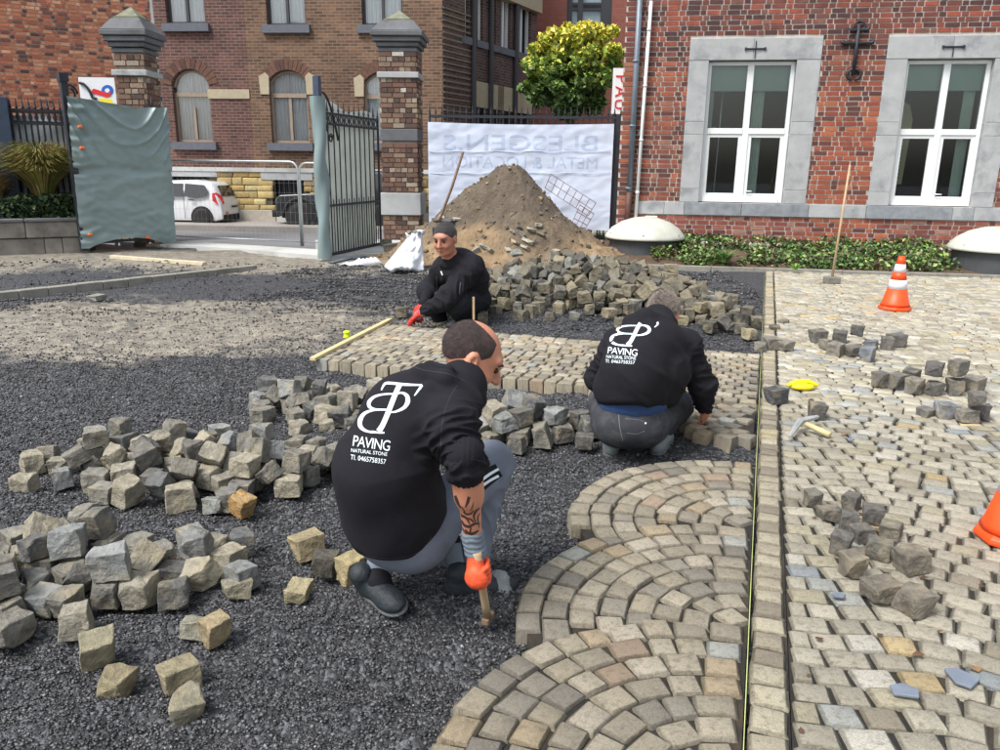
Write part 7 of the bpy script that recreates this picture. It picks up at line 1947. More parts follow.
mo = mb.build('dirt_mound', mat('mound earth', src='attr', rough=.95, var=.35, vscale=5, bump=1, bscale=16, bdist=.04), None, smooth=True, colattr=True, fix=False)
tag(mo, 'tall mound of grey brown earth and sand heaped in front of the banner', 'dirt mound')
r = random.Random(4); mb = MB()
for i in range(1300):
    x, y = mc.x + r.uniform(-2.5, 2.5), r.uniform(12.9, 14.9); z = mound_z(x, y)
    if z < -.05: continue
    s_ = .008 + .032 * r.random() ** 6; bx = MB(); M = Matrix.Rotation(r.uniform(0, 3), 3, (r.random(), r.random(), r.random() + .1)); mb.box((x, y, z + s_ * .3), (s_ * 2.2, s_ * 1.6, s_ * 1.5), M, shade(lin(r.choice([(118, 106, 92), (150, 128, 98), (96, 90, 84), (128, 116, 100)])), r.uniform(.7, 1.15)), taper=(.6, .7))
tag(mb.build('clods', m_loosea, None, colattr=True, fix=False), 'small clods and crumbs scattered over the earth mound', 'clods', kind='stuff')
# rubble pieces on the mound
RUB = [(531, 231, .16), (538, 226, .13), (522, 236, .15), (515, 243, .12), (528, 243, .14), (541, 236, .1), (512, 233, .09), (519, 228, .1), (525, 249, .12), (516, 254, .13), (509, 251, .1), (483, 248, .15), (476, 252, .1), (490, 251, .12), (450, 222, .2), (443, 219, .18), (457, 220, .1), (436, 221, .1), (556, 252, .1), (572, 255, .09)]
RUB.sort(); ORD_ = 'first second third fourth fifth sixth seventh eighth ninth tenth eleventh twelfth thirteenth fourteenth fifteenth sixteenth seventeenth eighteenth nineteenth twentieth'.split()
for i, (px, py, s_) in enumerate(RUB):
    rr = ray(px, py); t_ = 12.6 / rr.y
    while t_ * rr.y < 16 and CH + rr.z * t_ > mound_z(rr.x * t_, rr.y * t_): t_ += .02
    o = bpy.data.objects.new('rubble_slab', LS[i % 10]); C.objects.link(o); o.matrix_basis = Matrix.LocRotScale(Vector((rr.x * t_, rr.y * t_, CH + rr.z * t_ + .02)), Quaternion((r.random(), .3 * r.random(), .3 * r.random(), r.random())).normalized(), Vector((s_ / .1, s_ / .13, s_ / .3)))
    o.color = (*lin(r.choice([(120, 124, 122), (150, 152, 146), (96, 98, 98), (170, 166, 154)])), 1); tag(o, ORD_[i] + ' broken grey slab from the left on the slope of the earth mound', 'rubble', 'broken slabs on the earth mound')
# bent wire mesh leaning on the mound
wm = thing('wire_mesh', Yp(570, 215, 14.5), 'bent rusty square wire mesh sticking out of the mound before the banner', 'wire mesh')
cs = [(551, 175), (593, 203), (583, 229), (545, 190)]
def mq(a, b):
    A, B_, C_, D_ = [Vector(c) for c in cs]; return (A * (1 - a) + B_ * a) * (1 - b) + (D_ * (1 - a) + C_ * a) * b
def mp3(a, b): q = mq(a, b); return Yp(q.x, q.y, 14.75 - .25 * b + .05 * math.sin(a * 7))
m_rust = mat('rusty wire', lin((112, 76, 66)), rough=.8, bump=0)
cs = [(551, 174), (596, 203), (588, 216), (545, 188)]
for i in range(8): mb = MB(); mb.tube([mp3(i / 7, j / 5) for j in range(6)], .007, 4); mb.build('wire', m_rust, wm)
for j in range(3): mb = MB(); mb.tube([mp3(i / 8, j / 2) for i in range(9)], .007, 4); mb.build('wire', m_rust, wm)
cs = [(580, 205), (594, 214), (584, 231), (571, 225)]
for i in range(4): mb = MB(); mb.tube([mp3(i / 3, j / 5) for j in range(6)], .007, 4); mb.build('wire', m_rust, wm)
for j in range(4): mb = MB(); mb.tube([mp3(i / 8, j / 3) for i in range(9)], .007, 4); mb.build('wire', m_rust, wm)

# shovel behind the far man, white bag, scraps
m_hand = mat('ash wood handle', lin((176, 152, 120)), rough=.7, var=.2, vscale=12, bump=.2); m_hand2 = mat('old wood', lin((116, 96, 78)), rough=.8, var=.3, vscale=12, bump=.3)
sh = thing('shovel', Yp(441, 216, 13.1), 'shovel with a dark wooden shaft stuck upright into the mound', 'shovel'); mb = MB(); mb.tube([Yp(463, 152, 13.2), Yp(452, 187, 13.15), Yp(441, 216, 13.1), Yp(439, 222, 13.12)], .022, 8); mb.build('shaft', m_hand2, sh, smooth=True)
c = Yp(440, 219, 13.1) - Vector((0, -.05, .16)); mb = MB(); vs = []
for j in range(6):
    for i in range(7): f_, g_ = i / 6 - .5, j / 5; vs.append(c + Vector((f_ * .26 * (1 - g_ ** 3 * .7), -.04 + .16 * f_ * f_ * 2, -.30 * g_ + .02)))
mb.add(vs, [(j * 7 + i, j * 7 + i + 1, (j + 1) * 7 + i + 1, (j + 1) * 7 + i) for j in range(5) for i in range(6)]); bl_ = mb.build('blade', m_iron, sh, smooth=True, fix=False)
sm_ = bl_.modifiers.new('s', 'SOLIDIFY'); sm_.thickness = .006
def bag():
    mb = MB(); nu, nv = 30, 30; vs = []; TL, TR, BR, BL = (409, 236), (422, 230), (424, 269), (384, 266)
    for j in range(nv + 1):
        for i in range(nu + 1):
            a, b = i / nu, j / nv; top = (TL[0] + (TR[0] - TL[0]) * a, TL[1] + (TR[1] - TL[1]) * a); bot = (BL[0] + (BR[0] - BL[0]) * a, BL[1] + (BR[1] - BL[1]) * a + 1.5 * math.sin(a * 9))
            px = top[0] * (1 - b) + bot[0] * b - 3 * math.sin(b * 3.1) * (1 - a) * 0; py = top[1] * (1 - b) + bot[1] * b; n_ = noise.noise(Vector((a * 3 + b, b * 2 - a * 2, 3))); n2 = noise.noise(Vector((a * 8 + b * 4, b * 6, 5)))
            vs.append(Yp(px, py, 12.35 + .55 * (1 - b) * .6 + .16 * n_ + .05 * n2 - .25 * math.sin(a * math.pi) * b))
    mb.add(vs, [(j * (nu + 1) + i, j * (nu + 1) + i + 1, (j + 1) * (nu + 1) + i + 1, (j + 1) * (nu + 1) + i) for j in range(nv) for i in range(nu)]); o = mb.build('white_bag', mat('white woven sack', lin((218, 224, 232)), rough=.6, var=.06, vscale=5, bump=.2, bscale=20), None, smooth=True, fix=False); s_ = o.modifiers.new('s', 'SOLIDIFY'); s_.thickness = .08; s_.offset = 1
    tag(o, 'crumpled white woven sack slumped behind the far man', 'sack')
bag()
for i, (pts, wd, lb) in enumerate((([(345, 266), (377, 262)], .16, 'flat white plastic scrap by the open gate'), ([(352, 259), (380, 253)], .05, 'grey metal strip lying beside the open gate'), ([(330, 263), (352, 258)], .05, 'thin grey bar lying under the gate leaf'))):
    a, b = G(*pts[0], -.03), G(*pts[1], -.03); d = (b - a); an = math.atan2(d.y, d.x); mb = MB(); n = 16; vs = []
    for k in range(n + 1):
        p_ = a + d * k / n; side = Vector((-math.sin(an), math.cos(an), 0)) * wd; hz_ = (.10 * abs(noise.noise(Vector((k * .5, 1, 2)))) + .03) if i == 0 else .02; vs += [p_ - side, p_ + Vector((0, 0, hz_)), p_ + side]
    mb.add(vs, [(3 * k + j, 3 * k + j + 1, 3 * k + j + 4, 3 * k + j + 3) for k in range(n) for j in range(2)]); o = mb.build('plastic_scrap' if i == 0 else 'metal_strip', mat('white woven sack') if i == 0 else m_zinc, None, smooth=i == 0, fix=False); s_ = o.modifiers.new('s', 'SOLIDIFY'); s_.thickness = .012; tag(o, lb, 'scrap')
for k, (px, py, s_) in enumerate(((392, 249, .3), (386, 243, .22), (399, 256, .2))):
    o = single(px, py + 6, s_, ('largest', 'rear', 'front')[k] + ' grey rubble block lying at the foot of the gate pillar', [((110, 108, 100), 1)], -.03, group='rubble blocks by the gate pillar')
o = single(95, 301, .16, 'lone grey cobble on the sandy ground below the planter', [((136, 136, 130), 1)], -.06); o.scale.z *= .5; o.location.z -= .03
# timber lying across the gravel by the planter
a, b = G(112, 258, -.02), G(205, 265, -.02); d = b - a; mb = MB(); c = (a + b) / 2; mb.box((c.x, c.y, .0), (d.length, .10, .06), rotz(math.atan2(d.y, d.x))); tag(mb.build('pale_batten', mat('pale timber', lin((196, 186, 160)), rough=.8, var=.15, vscale=6, bump=.2), None, bevel=.004), 'pale timber batten lying on the sandy ground before the gate', 'batten')

# ------------------------------------------------------------ mobile site fence in the gateway
fa_, fb_ = G(158, 241, .0), G(300, 247.5, .0); WM_ = Wall(Vector((fa_.x, fa_.y, 0)), math.atan2(fb_.y - fa_.y, fb_.x - fa_.x)); m_galv = mat('galvanised tube', lin((168, 174, 178)), rough=.4, var=.1, metal=.5, bump=.05)
def panel(wl, ua, ub2, zt_, label):
    o = thing('site_fence', wl.pt(ua, 0), label, 'fence'); r_ = .15; mb = MB(); pts = [wl.pt(ua, .03), wl.pt(ua, zt_ - r_)] + [wl.pt(ua + r_ - r_ * math.cos(t_), zt_ - r_ + r_ * math.sin(t_)) for t_ in (.5, 1.05, 1.57)] + [wl.pt(ub2 - r_ + r_ * math.sin(t_), zt_ - r_ + r_ * math.cos(t_)) for t_ in (0, .5, 1.05, 1.57)] + [wl.pt(ub2, .03)]
    mb.tube(pts, .021, 8); mb.tube([wl.pt(ua, .12), wl.pt(ub2, .12)], .014, 6); mb.build('tube_frame', m_galv, o, smooth=True)
    n = int((ub2 - ua) / .1); mb = MB()
    for i in range(1, n): mb.tube([wl.pt(ua + (ub2 - ua) * i / n, .12), wl.pt(ua + (ub2 - ua) * i / n, zt_ - .02)], .0016, 3, cap=False)
    for j in range(9): mb.tube([wl.pt(ua, .12 + (zt_ - .15) * j / 8), wl.pt(ub2, .12 + (zt_ - .15) * j / 8)], .0016, 3, cap=False)
    mb.build('wire_infill', m_galv, o, fix=False); return o
zp_ = WM_.uv(230, 161)[1]; panel(WM_, WM_.uv(150, 200)[0], WM_.uv(299, 200)[0], zp_, 'galvanised mesh site fence panel across the gateway behind the white car view')
panel(WM_, WM_.uv(300.8, 200)[0], WM_.uv(345, 200)[0], zp_ - .02, 'second mesh site fence panel meeting the gate leaf')

# ------------------------------------------------------------ cars
def car(o, L_, prof, wd, roofw, m_body, wheel_x, wr, greens, M, org, extra=None):
    """side profile (x forward, z) given as the outline; the greenhouse narrows towards the roof"""
    zmax = max(z for _, z in prof); zw = zmax * .62; n = len(prof)
    def half(z): return wd / 2 * (1 if z < zw else 1 - (1 - roofw) * (z - zw) / (zmax - zw)) * (1 if z > .35 else .96)
    T = lambda x, y, z: org + M @ Vector((x, y, z)); bm = bmesh.new(); rings = []
    for f_ in (-1, -.88, 0, .88, 1):
        ring = []
        for x, z in prof:
            k = 1 if abs(f_) < 1 else .985; ring.append(bm.verts.new(T(x * (k if abs(f_) == 1 else 1), half(z) * f_, z if abs(f_) < 1 else z - (.035 if z > zw else 0))))
        rings.append(ring)
    for a, b in zip(rings, rings[1:]):
        for i in range(n): bm.faces.new((a[i], a[(i + 1) % n], b[(i + 1) % n], b[i]))
    for rg in (rings[0], rings[-1]): bm.faces.new(rg)
    bmesh.ops.recalc_face_normals(bm, faces=bm.faces[:]); me = bpy.data.meshes.new('body'); bm.to_mesh(me); bm.free(); body = link('body', me, m_body, o)
    bv = body.modifiers.new('b', 'BEVEL'); bv.width = .03; bv.segments = 2; bv.limit_method = 'ANGLE'; bv.angle_limit = .5; me.polygons.foreach_set('use_smooth', [True] * len(me.polygons))
    rub = mat('tyre rubber', lin((34, 34, 36)), rough=.8, bump=.1); rimm = mat('grey rim', lin((120, 124, 128)), rough=.35, metal=.6, bump=0)
    for wx in wheel_x:
        for s_ in (-1, 1):
            R3 = M @ Matrix.Rotation(math.pi / 2, 3, 'X'); c_ = T(wx, s_ * (wd / 2 - .09), wr); mb = MB(); mb.lathe(c_, [(wr * .6, -.1), (wr * .96, -.1), (wr, -.06), (wr, .06), (wr * .96, .1), (wr * .6, .1)], 24, R3); w_ = mb.build('wheel', rub, o, smooth=True)
            mb = MB(); mb.lathe(c_, [(wr * .58, -.09), (wr * .5, -.05), (.05, -.06), (.05, .06), (wr * .5, .05), (wr * .58, .09)], 20, R3); mb.build('rim', rimm, w_)
            mb = MB(); ca_ = T(wx, s_ * (wd / 2 + .001), wr); mb.lathe(T(wx, s_ * (wd / 2 - .07), wr), [(wr * 1.16, -.078), (wr * 1.16, .078)], 24, R3); mb.build('wheel_arch', rub, o)
    g_ = mat('car glass', lin((20, 26, 32)), rough=.06, var=.05, bump=0, spec=.8)
    for nm, poly, side in greens:
        if side:
            for s_ in (-1, 1):
                ps = [T(x, s_ * (half(z) + .004), z) for x, z in poly]; mb = MB(); mb.prism(ps, M @ Vector((0, s_ * .006, .002))); mb.build(nm, g_, o)
    return T, half
mw = mat('white car paint', lin((222, 226, 232)), rough=.3, var=.02, bump=0, coat=.8)
cg = G(172 + 34, 228, -.27); org = Vector((cg.x, cg.y + .8, -.27)); M = rotz(math.radians(180 - 7))
wc = thing('white_car', org, 'small white hatchback parked across the street seen from behind', 'car')
# x axis points forward (to the picture's left); rear bumper at x = -.62 behind the rear wheel
pf = [(-.62, .25), (-.64, .50), (-.60, .72), (-.54, .86), (-.36, 1.22), (-.26, 1.30), (.4, 1.36), (1.1, 1.34), (1.65, 1.12), (1.95, .86), (2.6, .76), (2.85, .60), (2.9, .28), (2.5, .2), (-.4, .2)]
T, half = car(wc, 3.5, pf, 1.58, .8, mw, (0, 2.25), .29, [('side_window', [(-.18, .92), (-.22, 1.06), (-.1, 1.22), (.5, 1.26), (.5, .9), (.2, .86)], True), ('side_window', [(.56, .9), (.56, 1.26), (1.05, 1.25), (1.5, 1.08), (1.7, .9)], True)], M, org)
gcar = mat('car glass')
def rearpatch(nm, m_, pts, th=.012):
    mb = MB(); n_ = (M @ Vector((-.9, 0, .4))).normalized(); mb.prism([T(*p_) for p_ in pts], n_ * th); return mb.build(nm, m_, wc)
rearpatch('rear_window', gcar, [(-.535, -.52, .9), (-.535, .52, .9), (-.385, .46, 1.2), (-.385, -.46, 1.2)])
red_ = mat('red tail light', lin((214, 20, 30)), rough=.2, bump=0, coat=1)
for s_ in (-1, 1):
    mb = MB(); mb.prism([T(-.46, s_ * .72, 1.02), T(-.58, s_ * .60, .92), T(-.63, s_ * .60, .70), T(-.54, s_ * .76, .66), T(-.36, s_ * .795, .78), T(-.36, s_ * .77, 1.0)], M @ Vector((-.02, s_ * .02, 0))); mb.build('tail_light', red_, wc)
mb = MB(); mb.box(T(-.645, 0, .60), (.02, .5, .11), M); pl = mb.build('number_plate', mat('white plate', lin((200, 200, 196)), rough=.5, bump=0), wc)
mb = MB(); mb.box(T(-.655, 0, .60), (.006, .4, .05), M); mb.build('plate_characters', m_dark, pl)
mb = MB(); mb.box(T(-.62, 0, .3), (.08, 1.4, .16), M); mb.build('rear_bumper', mat('tyre rubber'), wc, bevel=.01)
mb = MB(); mb.box(T(.28, .80, .80), (.14, .03, .03), M); mb.box(T(.28, -.80, .80), (.14, .03, .03), M); mb.build('door_handle', m_wdk, wc)
mb = MB(); mb.box(T(.52, .797, .62), (.012, .004, .7), M); mb.box(T(.52, -.797, .62), (.012, .004, .7), M); mb.build('door_gap', m_dark, wc)
mb = MB(); mb.tube([T(-.6, -.45, .93), T(-.5, .1, 1.02)], .01, 5); mb.build('wiper', m_wdk, wc)
mb = MB(); v_ = T(-.66, .5, .42); mb.box(v_, (.02, .13, .04), M); mb.box(v_ - Vector((0, 0, .0)), (.022, .04, .12), M); mb.build('orange_mark', mat('orange tape'), wc)
mk = mat('black car paint', lin((30, 33, 38)), rough=.3, var=.05, bump=0, coat=.7)
cg = G(303, 230, -.27); org = Vector((cg.x, cg.y + .9, -.27)); M = rotz(math.radians(180 - 4)); bc = thing('dark_car', org, 'black off road car parked behind the open gate leaf', 'car')
pf = [(.72, .42), (.74, .85), (.6, .98), (-.5, 1.04), (-.72, 1.08), (-1.0, 1.62), (-1.2, 1.68), (-3.2, 1.68), (-3.35, 1.5), (-3.4, .45), (.4, .32)]
T, half = car(bc, 4, pf, 1.75, .86, mk, (0, -2.4), .39, [('side_window', [(-.85, 1.12), (-1.08, 1.56), (-1.8, 1.58), (-1.8, 1.12)], True)], M, org)
mb = MB()
for s_ in (-1, 1): mb.tube([T(.5 * math.cos(t_), s_ * .87, .39 + .5 * math.sin(t_)) for t_ in [k * .35 - .1 for k in range(10)]], .05, 6)
mb.build('wheel_flare', mat('tyre rubber'), bc, smooth=True)
for s_ in (-1, 1): mb = MB(); mb.lathe(T(.74, s_ * .6, .76), [(.1, -.02), (.1, .02)], 16, M @ Matrix.Rotation(math.pi / 2, 3, 'Y')); mb.build('headlight', mat('headlight lens', lin((190, 195, 200)), rough=.1, bump=0), bc)
mb = MB(); mb.box(T(.78, 0, .45), (.14, 1.7, .2), M); mb.build('bumper', mat('tyre rubber'), bc, bevel=.02)
mb = MB(); mb.box(T(-.75, .95, 1.15), (.1, .2, .16), M); mb.box(T(-.75, -.95, 1.15), (.1, .2, .16), M); mb.build('mirror', mk, bc, bevel=.02)

# ------------------------------------------------------------ traffic cones
m_co = mat('orange cone plastic', lin((240, 78, 24)), rough=.45, var=.06, vscale=6, bump=.05); m_cw = mat('white reflective band', lin((226, 230, 240)), rough=.3, var=.03, bump=.05)
def cone(px, py, h, label, ang=0.):
    c = G(px, py, .005); c.y += h * .22; o = thing('traffic_cone', c, label, 'traffic cone', None); r0, r1 = h * .235, h * .055; rr = lambda f: r0 + (r1 - r0) * f
    b_ = h * .30; mb = MB(); n = 8; mb.lathe(c, [(b_ * .98, 0), (b_, .012), (b_ * .97, .03), (b_ * .8, .05), (h * .24, .06)], 8, rotz(ang + math.pi / 8)); mb.build('base', m_co, o, bevel=.003)
    seg = [(0, .34, 'body', m_co), (.34, .52, 'white_band', m_cw), (.52, .68, 'body', m_co), (.68, .84, 'white_band', m_cw), (.84, 1, 'body', m_co)]
    for k, (a, b, nm, mm_) in enumerate(seg):
        z0, z1 = .055 + (h - .055) * a, .055 + (h - .055) * b; e_ = .0 if mm_ is m_co else .002; mb = MB(); pr = [(rr(a) + e_, z0), (rr(b) + e_, z1)]
        if k == 0: pr = [(r0 * 1.12, .05), (r0 * 1.02, .075), (rr(b), z1)]
        if k == 4: pr += [(r1 * .75, z1 - .002), (r1 * .7, z1 - .05)]
        mb.lathe(c, pr, 32); mb.build(nm, mm_, o, smooth=True)
    return o
cone(900, 311, .63, 'orange and white traffic cone standing on the old paving before the bed'); cone(1031, 552, .55, 'orange traffic cone cut off by the edge of the photo beside the grey stone pile')

# ------------------------------------------------------------ tools and small things
stake = thing('broom_handle', G(833, 284, .0), 'pale wooden pole standing upright in a grey block by the bed', 'wooden pole')
g = G(833, 284, 0); g.y += .06; mb = MB(); mb.tube([g + Vector((0, 0, .05)), Yp(850, 165, g.y + .25)], [.02, .016], 8); mb.build('pole', m_hand, stake, smooth=True); mb = MB(); mb.box(g + Vector((0, 0, .05)), (.20, .16, .10), rotz(.1)); mb.build('foot_block', mat('grey block', lin((120, 118, 110)), rough=.9, bump=.5), stake, bevel=.01)
mb = MB(); a = G(474, 322, -.08); a.y = 7.2; mb.tube([Vector((Yp(474, 330, 7.2).x, 7.2, -.1)), Yp(473.5, 297, 7.2)], .014, 4); tag(mb.build('wooden_peg', m_hand, None), 'short pale wooden peg standing beside the far man', 'peg')
a, b = ST(S0 + .0, T0 - .03, .012), ST(S1 + .1, T0 - .19, .012); d = b - a; mb = MB(); c = (a + b) / 2; mb.box((c.x, c.y, .012), (d.length + .1, .055, .03), rotz(math.atan2(d.y, d.x))); tag(mb.build('timber_batten', mat('yellow timber', lin((196, 184, 140)), rough=.75, var=.15, vscale=10, bump=.2), None, bevel=.003), 'long pale timber batten along the end of the cobble strip', 'batten')
# hi-vis string reel
c = G(347, 338, -.07); mb = MB(); mb.lathe(c + Vector((0, 0, .0)), [(.025, 0), (.04, .01), (.03, .025), (.03, .05), (.04, .062), (.02, .075)], 14); tag(mb.build('string_reel', mat('fluorescent yellow', lin((206, 236, 40)), rough=.5, bump=.1), None, smooth=True), 'small fluorescent yellow string reel on the black gravel', 'string reel')
# hammer on the old paving
hm = thing('paving_hammer', G(800, 428, 0), 'paving hammer with a pale wooden handle lying on the old paving', 'hammer'); 
h0, h1 = G(806, 424, .055), G(830, 435, .03); mb = MB(); mb.tube([h0, (h0 + h1) / 2, h1], [.016, .018, .02], 10); mb.build('handle', mat('yellow timber'), hm, smooth=True)
a, b, c_ = G(817, 417, .06), G(800, 421, .07), G(789, 437, .035); mb = MB(); mb.tube([a, a.lerp(b, .5), b, b.lerp(c_, .5), c_], [.016, .02, .022, .017, .009], 6); mb.build('head', mat('worn steel', lin((176, 178, 178)), rough=.5, var=.2, bump=.3, metal=.3), hm)
# yellow plastic tool
yt = thing('yellow_tool', G(805, 390, 0), 'bright yellow plastic block lying flat on the old paving', 'plastic tool'); m_y = mat('yellow plastic', lin((232, 216, 30)), rough=.45, var=.06, bump=.08, bscale=15)
c = G(805, 389, .02); mb = MB(); mb.lathe(c + Vector((0, .04, 0)), [(.05, -.015), (.08, .0), (.07, .022), (.03, .03)], 14, Matrix.Diagonal((1.1, .6, 1))); mb.build('body', m_y, yt, smooth=True)
mb = MB(); mb.tube([c + Vector((-.1, .09, 0)), c + Vector((-.05, .08, .03)), c + Vector((.06, .1, .03)), c + Vector((.12, .06, .01))], [.016, .02, .02, .016], 8); mb.build('grip', m_y, yt, smooth=True)
# slate shards and leaves on the old paving
m_sl = mat('blue slate', lin((112, 122, 136)), rough=.6, var=.2, vscale=12, bump=.4)
for i, (px, py, s_, lb) in enumerate(((904, 694, .05, 'small blue slate shard close to the bottom of the old paving'), (958, 680, .065, 'larger blue slate shard lying beside the smaller one'), (838, 598, .03, 'little blue slate chip near the border course'), (850, 441, .03, 'tiny pale slate chip near the hammer'))):
    c = G(px, py, .006); r = random.Random(i); n = 5; ps = []
    for k in range(n): a_ = 6.28 * k / n + r.uniform(-.3, .3); ps.append(c + Vector((math.cos(a_) * s_ * r.uniform(.6, 1.1), math.sin(a_) * s_ * r.uniform(.5, .9), .004 + r.uniform(0, .004))))
    mb = MB(); mb.prism(ps, (0, 0, .010)); tag(mb.build('slate_shard', m_sl, None, bevel=.002), lb, 'slate shard')
mb = MB(); r = random.Random(31)
for i in range(34):
    px, py = r.uniform(790, 1000), r.uniform(290, 740) ; c = G(px, py, .004); s_ = r.uniform(.008, .022); n_ = 5; ps = [c + Vector((math.cos(6.28 * k / 5) * s_ * r.uniform(.5, 1.3), math.sin(6.28 * k / 5) * s_ * r.uniform(.4, 1), r.uniform(0, .01))) for k in range(5)]
    mb.add(ps, [(0, 1, 2, 3, 4)], shade(lin(r.choice([(104, 76, 56), (124, 98, 66), (88, 64, 50)])), r.uniform(.7, 1.2)))
tag(mb.build('fallen_leaves', m_leaf, None, colattr=True, fix=False), 'few small brown dead leaves scattered over the old paving', 'fallen leaves', kind='stuff')

# singled out cobbles ------------------------------------------------
ORD = 'first second third fourth fifth sixth seventh eighth ninth tenth eleventh'.split()
def rowset(lst, where, gR, pal=PAL_GREY):
    for lv in (0, 1):
        sel = sorted([q for q in lst if (q[3] > .1) == bool(lv)])
        for i, (px, py, s_, up) in enumerate(sel): single(px, py, s_ * .95, ORD[i] + (' upper' if lv else '') + ' grey cobble from the left in ' + where, pal, up=up, group=gR)
rowset([(819, 343, .15, 0), (828, 350, .13, 0), (837, 356, .16, 0), (841, 343, .14, 0), (855, 357, .15, 0), (857, 349, .13, .125), (869, 362, .15, 0), (872, 350, .13, 0), (888, 350, .14, 0), (898, 347, .15, 0)], 'the loose line between cone and yellow tool', 'cobbles in the loose line below the traffic cone')
rowset([(882, 388, .145, 0), (899, 390, .15, 0), (916, 395, .15, 0), (936, 396, .15, 0), (957, 396, .15, 0), (975, 393, .145, 0), (912, 386, .12, .03), (934, 395, .15, .145), (957, 396, .14, .15)], 'the stacked cluster on the old paving', 'cobbles in the stacked cluster')
rowset([(928, 417, .13, -.05), (948, 419, .14, 0), (969, 423, .14, 0), (982, 420, .14, 0), (976, 424, .13, .13)], 'the small group below the stacked cluster', 'cobbles in the small group of five')
rowset([(814, 508, .10, 0), (831, 522, .10, 0), (850, 532, .10, 0), (874, 526, .105, 0), (853, 512, .10, 0), (843, 556, .115, 0), (863, 543, .10, 0), (882, 561, .115, 0), (893, 540, .105, 0)], 'the long diagonal group on the old paving', 'cobbles in the long diagonal group on the old paving', [((108, 106, 98), 1), ((96, 94, 90), 1)])
for px, py, s_, lb in [(855, 579, .115, 'broad grey cobble at the near left of the diagonal group'), (914, 574, .125, 'tall dark cobble at the outer side of the diagonal group'), (884, 604, .12, 'brown grey cobble second closest to the camera in the diagonal group'), (919, 618, .14, 'largest brown cobble standing closest to the camera in the diagonal group')]: single(px, py, s_, lb, [((114, 108, 98), 1)], rot=.25)
single(773, 350, .15, 'dark cobble on the border course, inner one of the pair'); single(786, 351, .13, 'dark cobble on the border course, outer one of the pair'); single(761, 352, .12, 'dark cobble touching the string beside the pair'); single(777, 404, .13, 'charcoal cobble on the border beside the yellow tool', col=(72, 74, 78)); single(818, 420, .12, 'dark cobble standing just behind the hammer', col=(96, 94, 90))
for px, py, s_, lb, c_ in [(94, 670, .155, 'pale topped square cobble above the tilted one near the lower corner', (150, 144, 120)), (114, 700, .145, 'tilted tan cobble leaning beside the pale topped one', (146, 136, 108)), (176, 694, .145, 'upright tan cobble standing behind the lowest cobble', (150, 142, 116)), (184, 724, .15, 'lowest single cobble on the gravel nearest the camera', (134, 130, 112)),
                           (213, 646, .13, 'split tan faced cobble beside the front heap', (166, 150, 118)), (192, 640, .12, 'pale cobble leaning on the split one beside the front heap', (158, 156, 140)), (236, 600, .13, 'jagged cobble lying apart on the gravel right of the front heap', (150, 146, 128)), (297, 603, .12, 'flat pale cobble half sunk in the gravel before the crouching man', (176, 166, 132)),
                           (306, 560, .15, 'tall tan cobble beside the crouching man in grey trousers', (162, 148, 116)), (324, 578, .13, 'dark cobble pressed against the tan one beside the crouching man', (92, 88, 80)), (350, 584, .15, 'yellowish cobble half hidden under the crouching man', (176, 162, 122)), (240, 518, .14, 'orange tan cobble at the front edge of the wide heap', (186, 148, 92)), (212, 515, .12, 'pale bluish cobble beside the orange one in front of the wide heap', (164, 168, 160))]:
    single(px, py, s_ * .84, lb, z=-.085, col=shade(c_, .9), tilt=.3)
